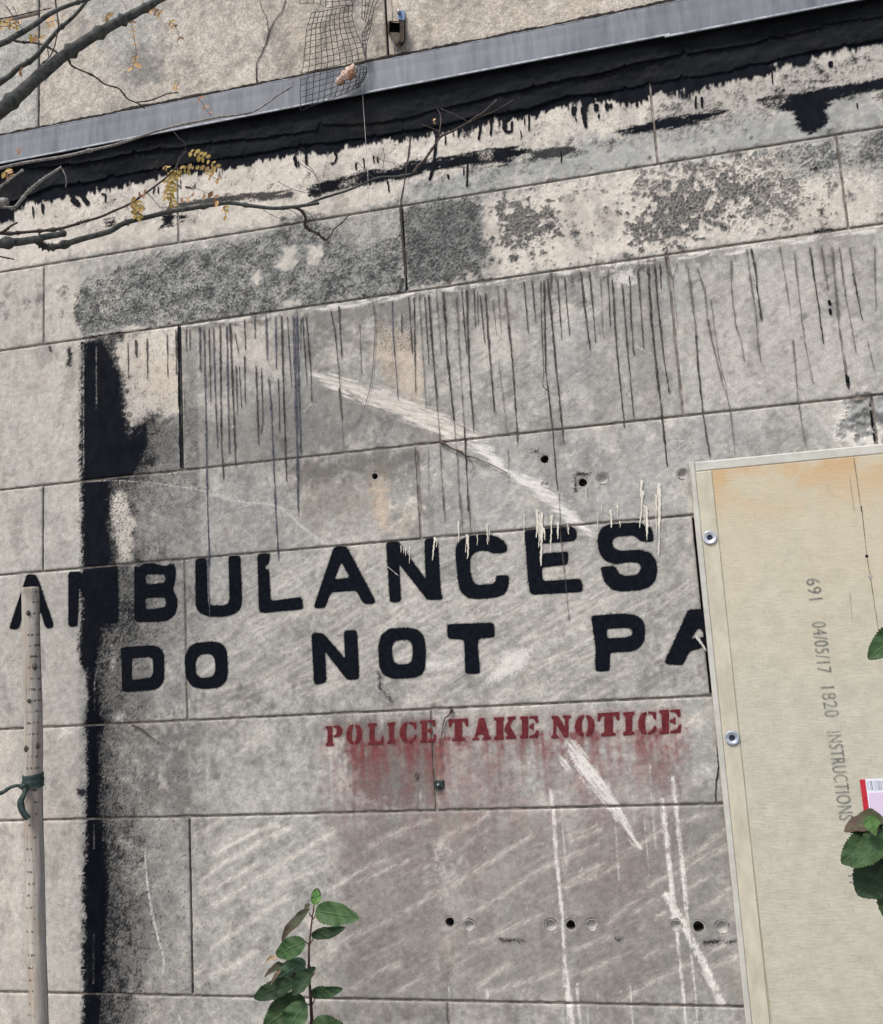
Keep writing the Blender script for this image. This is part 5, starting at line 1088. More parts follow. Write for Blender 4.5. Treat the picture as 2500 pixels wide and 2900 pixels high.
slab('edge_strip', BX0 + TW, BX1, BZ1 - 0.0228, BZ1, BY + 0.001, -0.004, M_TAPE, board, 0.003)
def bat(px, py, off=0.0): return at(px, py, -BY + off)
M_STEEL = speck_mat('zinc_washer', srgb(168, 174, 182), srgb(206, 210, 214), scale=90, rough=0.35, spec=0.6, metallic=0.4)
M_STEEL2 = speck_mat('zinc_washer_dull', srgb(140, 150, 164), srgb(182, 188, 196), scale=90, rough=0.4, spec=0.6, metallic=0.4)
M_DARKM = speck_mat('dark_recess', srgb(26, 34, 54), srgb(36, 40, 52), scale=90, rough=0.4)
for (t, x, y, ms) in (('i', 813, 243, M_STEEL), ('i', 938, 1368, M_STEEL2)):
    p = bat(*S(t, x, y)[0]); n = 28; V, F = [], []
    prof = [(0.0152, 0.0), (0.0150, -0.0016), (0.0135, -0.0022), (0.0105, -0.0012), (0.0072, 0.0003), (0.0055, 0.0012)]
    for pr, py in prof:
        for k in range(n): a = 2 * math.pi * k / n; V.append((p.x + pr * math.cos(a), BY - 0.0029 + py, p.z + pr * math.sin(a)))
    for i in range(len(prof) - 1):
        for k in range(n): F.append((i * n + k, i * n + (k + 1) % n, (i + 1) * n + (k + 1) % n, (i + 1) * n + k))
    w_ = mesh_obj('washer', V, F, ms, board)
    V, F = [], []
    prof = [(0.0064, 0.0008), (0.0060, 0.0002), (0.0052, 0.0004), (0.0040, 0.0010), (0.0024, 0.0014), (0.0002, 0.0015)]
    for pr, py in prof:
        for k in range(n): a = 2 * math.pi * k / n; V.append((p.x + pr * math.cos(a), BY - 0.0029 + py, p.z + pr * math.sin(a)))
    for i in range(len(prof) - 1):
        for k in range(n): F.append((i * n + k, i * n + (k + 1) % n, (i + 1) * n + (k + 1) % n, (i + 1) * n + k))
    sc_ = mesh_obj('screw_head', V, F, M_DARKM, w_)
# thin pencil/crack lines, nail hole
def bribbon(name, pts, w, mat, seed, off=0.0006):
    o = ribbon(name, pts, w, mat, board, seed=seed, off=0.0, wob=0.3, taper=(1, 1), step=10)
    for v in o.data.vertices:
        d = Vector((v.co.x, v.co.y, v.co.z)) - EYE; v.co = EYE + d * ((DIST + BY - off) / d.y)
M_LINE = alpha_paint('hairline', srgb(90, 82, 66), srgb(120, 112, 92), cover=0.75, edge=0.9, scale=200)
M_LINEF = alpha_paint('faint_line', srgb(150, 138, 110), srgb(170, 158, 130), cover=0.55, edge=0.9, scale=200, maxa=0.8)
bribbon('surface_line', S('f', 1622, 1180, 1640, 1300, 1665, 1488) + S('i', 1665, 60, 1695, 340, 1715, 460, 1745, 660, 1786, 920), 1.9, M_LINE, 1)
bribbon('surface_line', S('f', 1600, 1290, 1625, 1488) + S('i', 1625, 90, 1635, 110), 2.4, M_LINEF, 2)
bribbon('surface_line', S('f', 700, 1230, 712, 1360, 716, 1480), 2.2, M_LINEF, 31); bribbon('surface_line', S('f', 795, 1250, 810, 1488) + S('i', 830, 150, 850, 400, 905, 850, 975, 1488) + S('l', 1000, 60, 1030, 400, 1070, 700, 1160, 1488), 2.4, M_LINEF, 3)
bribbon('surface_line', S('i', 1250, 300, 1280, 420), 3, M_SCRF, 5); bribbon('surface_line', S('i', 1510, 555, 1600, 640), 3, M_SCRF, 6); bribbon('surface_line', S('i', 1600, 550, 1615, 720), 2.4, M_LINEF, 7)
bribbon('surface_line', S('l', 1110, 300, 1150, 400), 3, M_SCRF, 8); bribbon('surface_line', S('l', 1090, 570, 1150, 690), 3, M_SCRF, 9)
for t, x, y, r_, mt in (('i', 1695, 347, 0.0030, M_DEEP), ('i', 1715, 463, 0.0042, M_PLUG), ('l', 1070, 790, 0.0028, M_DEEP)):
    p = bat(*S(t, x, y)[0]); V = [(p.x + r_ * math.cos(a * .63) * random.uniform(.8, 1.1), BY - 0.0009, p.z + r_ * math.sin(a * .63) * random.uniform(.8, 1.1)) for a in range(10)]
    V2 = [(p.x + (v[0] - p.x) * 1.3, BY + 0.0004, p.z + (v[2] - p.z) * 1.3) for v in V]
    mesh_obj('nail_hole', V + V2, [tuple(range(10))] + [(k, k + 10, (k + 1) % 10 + 10, (k + 1) % 10) for k in range(10)], mt, board, smooth=False)
# printed text
M_INK = alpha_paint('grey_ink', srgb(118, 120, 116), srgb(140, 142, 136), cover=0.48, edge=0.5, scale=420, vstretch=1, maxa=0.72, soft=.22, slow=.5)
def printed(txt, p0, p1, h, parent=board):
    """ink text running from survey point p0 to p1 (baseline), letter height h metres"""
    A, B = bat(*p0), bat(*p1)
    cu = bpy.data.curves.new('tmp_text', 'FONT'); cu.body = txt; cu.size = 1.0; cu.space_character = 1.12; cu.offset = 0.0
    to = bpy.data.objects.new('tmp_text', cu); COL.objects.link(to)
    dg = bpy.context.evaluated_depsgraph_get(); me = bpy.data.meshes.new_from_object(to.evaluated_get(dg))
    bpy.data.objects.remove(to)
    co = np.array([v.co[:] for v in me.vertices]); x0, x1 = co[:, 0].min(), co[:, 0].max(); y0, y1 = 0.0, co[:, 1].max()
    d = (B - A); L = d.length; d.normalize(); upv = Vector((0, -1, 0)).cross(d); 
    if upv.x < 0: upv = -upv
    V = [tuple(A + d * ((c_[0] - x0) / (x1 - x0) * L) + upv * ((c_[1] - y0) / (y1 - y0) * h) + Vector((0, -0.0006, 0))) for c_ in co]
    F = [tuple(p.vertices) for p in me.polygons]
    A_, B_2, C_ = (Vector(V[i]) for i in F[0][:3])
    if (B_2 - A_).cross(C_ - A_).y > 0: F = [f[::-1] for f in F]
    W2 = [tuple(Vector(v_) + d * 0.0013 + upv * 0.0008 + Vector((0, -0.0002, 0))) for v_ in V]; n_ = len(V)
    W3 = [tuple(Vector(v_) - d * 0.0010 + upv * 0.0002 + Vector((0, -0.0004, 0))) for v_ in V]
    F = F + [[i + n_ for i in f] for f in F] + [[i + 2 * n_ for i in f] for f in F]; V = V + W2 + W3
    mesh_obj('printed_text', V, F, M_INK, parent, smooth=False, uvs=[(0.5, 0)] * len(V))
HH = 34 * UNIT
printed('691', (2281, 1640), (2291, 1700), HH)
printed('04/05/17', (2298, 1762), (2315, 1906), HH)
printed('1820', (2323, 1946), (2336, 2031), HH)
printed('INSTRUCTIONS', (2341, 2072), (2376, 2322), HH)
printed('H', (2400, 2478), (2403, 2500), HH)

# sticker on the board
stk = empty('product_sticker', tuple(bat(2470, 2280)), 'small white barcode sticker with red left border on the yellow board behind the leaves', 'sticker')
M_WHITE = speck_mat('sticker_paper', srgb(214, 216, 224), srgb(226, 228, 234), scale=40, rough=0.5, bump=0.05)
M_REDB = speck_mat('sticker_red', srgb(168, 34, 48), srgb(184, 48, 60), scale=60, rough=0.5, bump=0.05)
M_PINK, nt, bs = new_mat('pink_fine_print', 0.5); s = NT(nt)
wv = s.N.new('ShaderNodeTexWave'); wv.inputs['Scale'].default_value = 150; wv.bands_direction = 'X'; s.L.new(s.tc.outputs['Object'], wv.inputs['Vector'])
s.L.new(s.mix(wv.outputs[1], srgb(186, 160, 190), srgb(222, 214, 226)), bs.inputs['Base Color'])
def quad_on_board(name, P, off, mat, parent):
    V = [tuple(bat(x, y, off)) for x, y in P]; back = [tuple(bat(x, y, 0.0001)) for x, y in P]
    n = len(P); F = [tuple(range(n))] + [(k, k + n, (k + 1) % n + n, (k + 1) % n) for k in range(n)]
    A_, B_2, C_ = (Vector(V[i]) for i in F[0][:3])
    if (B_2 - A_).cross(C_ - A_).y > 0: F = [f[::-1] for f in F]
    return mesh_obj(name, V + back, F, mat, parent, smooth=False)
quad_on_board('sticker_sheet', [(2450, 2207), (2620, 2196), (2650, 2400), (2477, 2412)], 0.0012, M_WHITE, stk)
quad_on_board('red_border', [(2434, 2208), (2449.5, 2207), (2476.5, 2412), (2461, 2414)], 0.0014, M_REDB, stk)
quad_on_board('fine_print_panel', [(2458, 2246), (2620, 2236), (2640, 2380), (2474, 2392)], 0.0016, M_PINK, stk)
rb = random.Random(2); x = 2454.0
M_BAR = speck_mat('barcode_ink', srgb(120, 128, 146), srgb(140, 148, 164), scale=60, bump=0)
while x < 2560:
    w_ = rb.choice([1.2, 1.8, 2.8]); quad_on_board('barcode_bar', [(x, 2211), (x + w_, 2211), (x + w_ + 4, 2240 + rb.uniform(-5, 3)), (x + 4, 2238)], 0.0017, M_BAR, stk); x += w_ + rb.choice([1.6, 2.4, 3.2])

# ------------------------------------------------------------------ small fittings on the walls
clip = empty('cable_clip', tuple(at(*S('k', 880, 138)[0])), 'small black square cable clip with a stud on the stone joint under the red lettering', 'clip')
M_CLIP = speck_mat('black_rubber', srgb(26, 32, 32), srgb(52, 60, 60), scale=150, rough=0.6)
p = at(*S('k', 882, 140)[0])
slab('clip_base', p.x - 0.013, p.x + 0.011, p.z - 0.009, p.z + 0.009, -0.005, -0.0005, M_CLIP, clip, 0.002)
slab('clip_bridge', p.x - 0.007, p.x + 0.006, p.z - 0.012, p.z - 0.0092, -0.008, -0.0005, M_CLIP, clip, 0.001)
V, F = tube_data([Vector((p.x - .001, -0.005, p.z)), Vector((p.x - .001, -0.013, p.z))], [0.0028, 0.0022], 10); mesh_obj('stud', V, F, M_STEEL2, clip)

brk = empty('wall_bracket', tuple(at(1135, 90, -UY)), 'rusty dark socket with a small blue mounting tab on the upper concrete wall', 'bracket')
M_RUST = speck_mat('rusty_iron', srgb(34, 28, 25), srgb(74, 60, 48), scale=60, rough=0.8, bump=0.8, bdist=0.002)
M_BLUE = speck_mat('blue_painted_tab', srgb(82, 108, 146), srgb(100, 126, 160), scale=60, rough=0.5)
M_GALV = speck_mat('dull_bolt', srgb(140, 146, 156), srgb(180, 184, 190), scale=90, rough=0.4, metallic=.4)
def ua(t, x, y, off=0.0): return at(*S(t, x, y)[0], -UY + off)
def prism(name, front, off_f, off_b, mat, parent, t='n', hole=None, scale_b=1.0):
    V = [tuple(ua(t, front[i], front[i + 1], off_f)) for i in range(0, len(front), 2)]
    B = [tuple(ua(t, front[i], front[i + 1], off_b)) for i in range(0, len(front), 2)]
    n = len(V); F = [tuple(range(n)), tuple(range(2 * n - 1, n - 1, -1))] + [(k, k + n, (k + 1) % n + n, (k + 1) % n) for k in range(n)]
    A_, B_2, C_ = (Vector(V[i]) for i in F[0][:3])
    if (B_2 - A_).cross(C_ - A_).y > 0: F = [f[::-1] for f in F]
    return mesh_obj(name, V + B, F, mat, parent, smooth=False)
prism('mounting_tab', (1362, 135, 1440, 128, 1455, 150, 1452, 245, 1440, 258, 1368, 240), 0.010, 0.001, M_BLUE, brk)
prism('spine_plate', (1380, 255, 1462, 245, 1466, 500, 1420, 590, 1395, 560), 0.007, 0.001, M_RUST, brk)
q = ua('n', 1388, 165, 0.010); V, F = tube_data([q, q + Vector((0, -0.010, 0))], [0.0048, 0.0042], 8); mesh_obj('bolt', V, F, M_GALV, brk)
# open socket: four walls and a floor
prism('socket_wall', (1243, 275, 1262, 262, 1256, 420, 1240, 412), 0.038, 0.003, M_RUST, brk)
prism('socket_wall', (1262, 260, 1440, 268, 1440, 284, 1250, 278), 0.036, 0.003, M_RUST, brk)
prism('socket_wall', (1392, 290, 1445, 286, 1448, 520, 1400, 540), 0.036, 0.004, M_RUST, brk)
prism('socket_back', (1255, 285, 1400, 290, 1400, 420, 1255, 415), 0.005, 0.002, M_DEEP, brk)
M_RUST2 = speck_mat('rusty_pale_face', srgb(52, 46, 41), srgb(92, 84, 74), scale=60, rough=0.8, bump=0.8, bdist=0.002)
prism('socket_foot', (1240, 405, 1395, 412, 1392, 520, 1360, 552, 1310, 540), 0.034, 0.003, M_RUST2, brk)
tube('hook', [ua('n', 1300, 520, 0.015), ua('n', 1330, 580, 0.018), ua('n', 1350, 620, 0.014), ua('n', 1358, 645, 0.006)], 0.0022, M_GALV, brk, 6)

# dry roots / tendrils creeping out of the joints
M_ROOT = speck_mat('dry_root', srgb(62, 52, 44), srgb(98, 84, 70), scale=150)
def wpath(t, *v, off=0.006): return [at(x, y, off) for x, y in S(t, *v)]
r1 = empty('dry_root', tuple(at(*S('e', 890, 1095)[0])), 'brown dry root creeping from the joint along the white scrape', 'root')
tube('root_stem', wpath('e', 885, 1095, 905, 1102, 950, 1130, 1000, 1150, 1030, 1172, 1080, 1182), [.0028, .003, .0016, .0036, .0022, .0012], M_ROOT, r1, 6, .15)
tube('root_hair', wpath('e', 1070, 1180, 1120, 1200, 1180, 1225, 1250, 1262, 1262, 1275), .0010, M_ROOT, r1, 5)
tube('root_hair', wpath('e', 1030, 1172, 1060, 1200, 1070, 1240, 1055, 1270), .0007, M_ROOT, r1, 5)
tube('root_hair', wpath('e', 1080, 1182, 1100, 1200, 1160, 1230), .0007, M_ROOT, r1, 5)
q = at(*S('e', 895, 1098)[0], 0.004); V, F = tube_data([q + Vector((-.004, 0, .001)), q, q + Vector((.005, 0, -.001))], [.002, .0052, .002], 8, .2); mesh_obj('root_knot', V, F, M_ROOT, r1)
r2 = empty('dry_root', tuple(at(*S('g', 745, 1300)[0])), 'short dark root poking from the joint right of the black tar band', 'root')
tube('root_stem', wpath('g', 742, 1297, 790, 1318, 850, 1365, 895, 1395), [.0030, .0022, .0012, .0007], M_ROOT, r2, 6, .1)
r3 = empty('dry_root', tuple(at(*S('h', 950, 1210)[0])), 'thin root hanging from the joint between the words POLICE and TAKE', 'root')
tube('root_stem', wpath('h', 950, 1205, 940, 1235, 910, 1262, 900, 1310, 890, 1380, 885, 1420), [.0046, .002, .0012, .0010, .0008, .0005], M_ROOT, r3, 6, .1)
tube('root_hair', wpath('h', 910, 1265, 915, 1300, 898, 1345), .0006, M_ROOT, r3, 5)
r4 = empty('dry_tendril', tuple(at(*S('e', 512, 310)[0])), 'long thin curved tendril hanging down the stone left of the tan chip', 'tendril')
tube('tendril_stem', wpath('e', 505, 300, 520, 420, 512, 600, 498, 750, 460, 900, 410, 1005, off=.004), [.0009, .0009, .0008, .0008, .0006, .0004], M_ROOT, r4, 5)

st_ = empty('hanging_string', tuple(at(1025, 285, .03)), 'thin pale string hanging from the flashing down over the crusted stone', 'string')
M_STR = speck_mat('pale_twine', srgb(150, 148, 142), srgb(190, 188, 182), scale=200)
tube('string_strand', [at(x, y, .022) for x, y in S('b', 447, 470, 452, 570, 465, 760, 478, 960, 486, 1150, 498, 1350, 505, 1488)], .0007, M_STR, st_, 5)

# ------------------------------------------------------------------ torn plastic netting and its tuft
net = empty('torn_netting', tuple(ua('n', 500, 500, 0.02)), 'torn black plastic mesh hanging over the concrete and the metal flashing', 'netting')
M_NET = speck_mat('black_plastic', srgb(34, 37, 42), srgb(52, 55, 60), scale=100, rough=0.6)
def interp_line(Lp, t):
    Lp = [Vector((Lp[i], Lp[i + 1], 0)) for i in range(0, len(Lp), 2)]
    seg = [0]
    for i in range(1, len(Lp)): seg.append(seg[-1] + (Lp[i] - Lp[i - 1]).length)
    d = t * seg[-1]
    for i in range(1, len(Lp)):
        if d <= seg[i] + 1e-6:
            return Lp[i - 1].lerp(Lp[i], (d - seg[i - 1]) / (seg[i] - seg[i - 1] + 1e-9))
    return Lp[-1]
def netpatch(left, right, nc, nr, off0, off1, seed, ragged=0.0):
    r = random.Random(seed); P = {}
    for j in range(nr + 1):
        a, b_ = interp_line(left, j / nr), interp_line(right, j / nr)
        for i in range(nc + 1):
            t = i / nc; p_ = a.lerp(b_, t); sag = math.sin(math.pi * t)
            p_ = p_ + Vector((r.uniform(-5, 5), r.uniform(-5, 5) + sag * 12 * math.sin(j * .8 + seed), 0))
            o_ = off0 + (off1 - off0) * j / nr + 0.006 * math.sin(i * 1.1 + j * 0.6)
            P[i, j] = ua('n', p_.x, p_.y, o_)
    for i in range(nc + 1):
        a0 = 0 if r.random() > ragged else 1
        tube('strand', [P[i, j] for j in range(a0, nr + 1)], 0.00100, M_NET, net, 4, 0, 2)
    for j in range(nr + 1):
        tube('strand', [P[i, j] for i in range(nc + 1)], 0.00092, M_NET, net, 4, 0, 2)
netpatch((275, 160, 245, 260, 215, 350, 207, 450, 200, 560, 185, 700, 172, 850, 150, 940, 135, 1050, 130, 1220, 135, 1395), (800, 60, 790, 200, 815, 320, 845, 400, 890, 500, 935, 620, 960, 740, 975, 850, 950, 960, 900, 1050, 850, 1110), 10, 16, 0.012, 0.058, 1)
netpatch((460, -120, 460, 0, 460, 105), (790, -120, 785, 0, 800, 65), 4, 3, 0.014, 0.012, 2)
netpatch((128, -120, 130, 45), (390, -120, 392, 55), 3, 2, 0.014, 0.012, 3)
netpatch((925, -100, 915, 100, 912, 230), (1150, -100, 1060, 130, 1010, 300), 4, 4, 0.014, 0.02, 4)
netpatch((960, 320, 915, 450, 920, 560, 945, 700), (1050, 220, 1000, 440, 975, 560, 972, 760), 3, 8, 0.02, 0.05, 5)
netpatch((860, 830, 840, 1000, 850, 1120), (975, 850, 975, 930, 890, 1090), 3, 4, 0.05, 0.058, 6)
tuft = empty('foam_tuft', tuple(ua('n', 730, 930, 0.07)), 'pinkish tan tuft of torn fluff caught in the black netting', 'tuft')
M_FOAM = speck_mat('pink_insulation', srgb(196, 160, 140), srgb(226, 206, 192), scale=90, lo=.4, hi=.6, bump=1.0, bdist=.004)
M_FOAM2 = speck_mat('brown_insulation', srgb(130, 92, 72), srgb(196, 156, 124), scale=110, lo=.4, hi=.6, bump=1.0, bdist=.004)
def lump(name, c, rx, ry, rz, mat, parent, seed, rot=0.0):
    r = random.Random(seed); V, F = [], []; nu, nv = 18, 10
    ph = [r.uniform(0, 6) for _ in range(8)]
    for j in range(nv + 1):
        th = math.pi * j / nv
        for i in range(nu):
            a = 2 * math.pi * i / nu
            k = 1 + 0.16 * math.sin(3 * a + ph[0] + 2 * th) + 0.12 * math.sin(5 * a + ph[1] + 4 * th) + r.uniform(-.13, .13)
            x, y, z = rx * math.sin(th) * math.cos(a) * k, ry * math.sin(th) * math.sin(a) * k, rz * math.cos(th) * k
            V.append(c + Vector((x * math.cos(rot) - z * math.sin(rot), y, x * math.sin(rot) + z * math.cos(rot))))
    for j in range(nv):
        for i in range(nu): F.append((j * nu + i, j * nu + (i + 1) % nu, (j + 1) * nu + (i + 1) % nu, (j + 1) * nu + i))
    return mesh_obj(name, V, F, mat, parent)
lump('fluff', ua('n', 780, 890, .065), .014, .012, .012, M_FOAM, tuft, 1, .6); lump('fluff', ua('n', 710, 950, .066), .017, .012, .010, M_FOAM, tuft, 2, .7); lump('fluff', ua('n', 640, 1010, .067), .012, .009, .007, M_FOAM, tuft, 3, .7)
lump('fluff', ua('n', 775, 960, .068), .012, .010, .008, M_FOAM2, tuft, 4, .5); lump('fluff', ua('n', 660, 1030, .066), .011, .007, .006, M_FOAM2, tuft, 5, .9)
rf = random.Random(8)
V, F = [], []
for k in range(90):
    q = ua('n', rf.uniform(600, 840), 0, .07); tpar = rf.random(); q = ua('n', 600 + 250 * tpar + rf.uniform(-30, 30), 1040 - 200 * tpar + rf.uniform(-50, 50), rf.uniform(.062, .078))
    d = Vector((rf.uniform(-1, 1), rf.uniform(-.6, .2), rf.uniform(-1, 1))).normalized() * rf.uniform(.004, .011)
    v2, f2 = tube_data([q, q + d * .5 + Vector((0, 0, rf.uniform(-.002, .002))), q + d], [.0005, .0004, .0002], 3); n0 = len(V); V += v2; F += [tuple(n0 + i for i in f_) for f_ in f2]
o = mesh_obj('loose_fibres', V, F, M_FOAM, tuft); o['kind'] = 'stuff'

# ------------------------------------------------------------------ tree: branches reaching in from a trunk left of the wall
M_BARK = speck_mat('dark_grey_bark', srgb(52, 54, 52), srgb(96, 98, 94), scale=70, lo=.35, hi=.7, bump=0.9, bdist=0.003, stretch=(1, 1, 1))
M_TWIG = speck_mat('brown_twig_bark', srgb(52, 46, 42), srgb(86, 78, 72), scale=120, bump=0.7, bdist=0.001)
M_TWIGL = speck_mat('pale_twig_bark', srgb(112, 108, 104), srgb(158, 154, 150), scale=160, lo=.4, hi=.6, bump=0.7, bdist=0.001)
tree = empty('locust_tree', (-2.55, -0.95, 0), 'bare dark branches and twigs with the last yellow leaflets reaching across the wall top', 'tree')
def br(name, pts, rad, off, mat=M_BARK, knots=0.04, sides=9, off2=None, bump=.05):
    n = len(pts); P = [];  R = []
    for i, (x, y) in enumerate(pts):
        o_ = off + ((off2 if off2 is not None else off) - off) * i / (n - 1); P.append(at(x, y, o_))
        rr_ = rad[0] + (rad[1] - rad[0]) * i / (n - 1); R.append(rr_ * UNIT * (DIST - o_) / DIST)
    return tube(name, P, R, mat, tree, sides, bump, 6, knots)
trk = [Vector((-2.55, -0.95, -0.05)), Vector((-2.56, -0.93, 0.6)), Vector((-2.50, -0.95, 1.3)), Vector((-2.44, -0.93, 2.0)), Vector((-2.42, -0.96, 2.7)), Vector((-2.30, -0.95, 3.5)), Vector((-2.25, -0.9, 4.4))]
tube('trunk', trk, [.085, .072, .066, .06, .052, .04, .028], M_BARK, tree, 16, .04, 8, .03)
B1 = S('q', -2600, 2400, -1200, 1900, -500, 1480, 0, 1120, 300, 860, 560, 630, 800, 455, 1100, 275, 1300, 170, 1500, 60, 1640, -20, 1900, -160, 2400, -420)
br('branch', B1, (27, 8), .62, M_BARK, .10, 12, .40, .07)
br('branch', S('q', -2600, 1300, -700, 700, 0, 445, 120, 385, 330, 262, 480, 155, 600, 92, 750, 35, 850, 5, 960, -30, 1300, -140), (12, 4), .66, M_BARK, .08, 9, .45)
br('branch', S('q', -2600, 1900, -700, 1120, 0, 825, 180, 690, 340, 590, 470, 440, 600, 290, 750, 160, 880, 0, 960, -120), (11, 4.5), .55, M_BARK, .06, 9, .45)
br('twig', S('q', 105, 400, 220, 425, 345, 432, 480, 475, 590, 540, 690, 605, 715, 655, 770, 690, 950, 770, 1060, 852, 1190, 890, 1240, 940, 1290, 1000, 1380, 1040, 1440, 1075, 1460, 1095), (4.4, 2.2), .50, M_TWIG, .16, 6, .36)
br('twig', S('q', 1370, 1036, 1530, 1012, 1690, 950, 1780, 938) + S('a', 1000, 518), (2.2, 1.5), .37, M_TWIG, .2, 6, .34)
br('twig', S('q', 555, -30, 570, 100, 590, 240, 572, 360, 550, 470, 500, 575, 420, 650, 340, 740), (3, 1.6), .52, M_TWIG, .15, 6, .50)
br('twig', S('q', 480, 500, 495, 580), (2, 1.4), .5, M_TWIG, .1, 6)
br('twig', S('q', 0, 190, 160, 160, 330, 120, 450, 95, 520, 80), (2.2, 1.8), .62, M_TWIG, .1, 6)
br('twig', S('q', 1215, -20, 1250, 40, 1280, 90), (2.4, 1.6), .5, M_TWIGL, .1, 6)
br('twig', S('a', -500, 1080, -200, 1000, 0, 945, 150, 912, 350, 880, 500, 846, 640, 815, 750, 780, 860, 742, 1000, 705, 1120, 680, 1230, 658, 1340, 645, 1420, 628, 1500, 580, 1560, 535, 1640, 485), (5.5, 2.6), .40, M_TWIGL, .10, 7, .12)
B7 = S('a', -1400, 1700, -500, 1460, 0, 1372, 100, 1360, 210, 1343)
br('branch', B7 + S('a', 260, 1330, 345, 1315, 350, 1305), (17, 8), .50, M_BARK, .05, 10, .42)
br('branch', S('a', 190, 1345, 225, 1370, 262, 1388, 335, 1382, 450, 1345, 540, 1322, 620, 1298, 680, 1262, 750, 1238, 850, 1215, 950, 1190, 1080, 1170, 1200, 1150, 1290, 1140, 1400, 1155, 1530, 1170, 1650, 1162, 1786, 1142) + S('b', 60, 1165, 120, 1155, 220, 1115, 380, 1065, 530, 1000, 640, 992, 730, 975), (11, 2.6), .44, M_BARK, .07, 9, .16)
br('twig', S('b', 70, 1165, 105, 1185, 128, 1220, 125, 1262, 145, 1290, 190, 1308, 222, 1335, 245, 1352), (5, 3.4), .24, M_TWIG, .25, 7, .18)
br('twig', S('b', 240, 1350, 268, 1325, 292, 1285, 340, 1245, 380, 1198), (3, 1.6), .18, M_TWIG, .2, 6, .14)
br('twig', S('a', -500, 1300, 15, 1312, 100, 1308, 200, 1300, 320, 1288, 400, 1268, 460, 1248, 560, 1220, 640, 1185, 720, 1150, 780, 1112, 850, 1062, 930, 1000, 985, 945, 1010, 890, 1045, 850), (5.6, 2.2), .42, M_TWIG, .14, 7, .30)
br('twig', S('b', 730, 978, 760, 935, 800, 895, 845, 830, 890, 768, 960, 735, 1040, 690, 1085, 658, 1130, 630, 1175, 590, 1205, 560), (4.4, 2.4), .16, M_TWIG, .12, 6, .10)
br('twig', S('b', 1040, 690, 1130, 650, 1200, 620, 1300, 560), (2.4, 1.6), .12, M_TWIG, .1, 6, .08)
br('twig', S('b', 880, 765, 885, 720, 890, 680, 885, 640, 870, 612), (2.4, 1.4), .14, M_TWIG, .1, 6, .11)
br('twig', S('b', 885, 745, 840, 720, 780, 700), (1.6, 1.1), .14, M_TWIG, .1, 6); br('twig', S('b', 890, 612, 960, 640, 1035, 680), (1.4, 1.1), .12, M_TWIG, .1, 6)
br('twig', S('a', 60, 1175, 90, 1158, 150, 1085, 200, 1040, 250, 1000, 300, 968, 345, 938), (6, 4), .40, M_TWIGL, .12, 7)
br('twig', S('a', 350, 950, 366, 985, 372, 1020, 368, 1055), (1.8, 1.2), .40, M_TWIGL, .05, 6)
br('twig', S('a', -60, 1090, 0, 1050, 60, 1005, 130, 955), (5, 3.4), .42, M_TWIGL, .1, 7)
br('branch', S('a', -400, 1300, -60, 1160, 0, 1138, 40, 1132), (22, 12), .46, M_TWIGL, .05, 10); br('twig', S('a', 0, 1165, 80, 1165), (5, 4), .44, M_TWIGL, .05, 7)
br('twig', S('a', -60, 1330, 20, 1300, 60, 1270, 98, 1250), (5, 3), .45, M_TWIG, .1, 7); br('twig', S('a', -60, 1430, 0, 1442, 40, 1450, 76, 1457), (3.4, 2.4), .4, M_TWIG, .1, 6)
for t, v, r_, o_ in (('a', (1700, 900, 1760, 960, 1786, 1010), 1.2, .2), ('b', (100, 920, 170, 970, 205, 1030, 215, 1100), 1.2, .2), ('b', (0, 1170, 60, 1190, 110, 1240), 1.2, .22), ('b', (80, 1165, 150, 1200, 180, 1250, 185, 1290), 1.1, .22), ('b', (520, 1000, 480, 975, 420, 910), 1.2, .16),
                     ('b', (565, 830, 572, 880, 560, 950), 1.1, .14), ('b', (320, 1020, 370, 1030, 400, 1055), 1.2, .17), ('a', (975, 740, 1010, 780, 1035, 800, 1045, 845), 1.2, .3), ('a', (1070, 1040, 1150, 1080, 1230, 1110, 1275, 1125), 1.0, .34), ('a', (1560, 1020, 1650, 1065, 1786, 1100), 1.0, .25),
                     ('b', (500, 870, 560, 900, 640, 920, 700, 950), .9, .15), ('a', (1480, 1180, 1530, 1210, 1600, 1240), 1.0, .3), ('q', (60, 60, 110, 130, 180, 230, 225, 300), 2.0, .6), ('q', (130, 60, 160, 130, 190, 240), 1.4, .6), ('a', (720, 1150, 760, 1180, 800, 1215), 1.2, .37), ('a', (820, 1080, 860, 1120, 900, 1165), 1.4, .36)):
    br('twig', S(t, *v), (r_, r_ * .7), o_, M_TWIG, .05, 5)

# yellow leaflets
M_YEL = speck_mat('yellow_leaflet', srgb(150, 124, 58), srgb(182, 158, 88), scale=150, rough=0.6, bump=0.2)
M_ORG = speck_mat('orange_leaflet', srgb(168, 132, 84), srgb(190, 158, 112), scale=150, rough=0.6, bump=0.2)
M_BRN = speck_mat('brown_leaflet', srgb(122, 84, 62), srgb(160, 120, 92), scale=150, rough=0.6, bump=0.2)
def leaflet_mesh(mat):
    V, F = [], []; n = 7
    for i in range(n + 1):
        t = i / n; w = 0.30 * math.sin(math.pi * min(t * 0.94 + 0.04, 1)) ** 0.75
        c_ = -0.10 * t * t
        V += [(t, -w, c_ + 0.10 * w), (t, 0, c_ - 0.03), (t, w, c_ + 0.10 * w)]
    for i in range(n):
        a = 3 * i; F += [(a, a + 3, a + 4, a + 1), (a + 1, a + 4, a + 5, a + 2)]
    me = bpy.data.meshes.new('leaflet'); me.from_pydata(V, [], F); me.polygons.foreach_set('use_smooth', [True] * len(F)); me.materials.append(mat); return me
LM = {k: leaflet_mesh(m_) for k, m_ in (('y', M_YEL), ('o', M_ORG), ('b', M_BRN))}
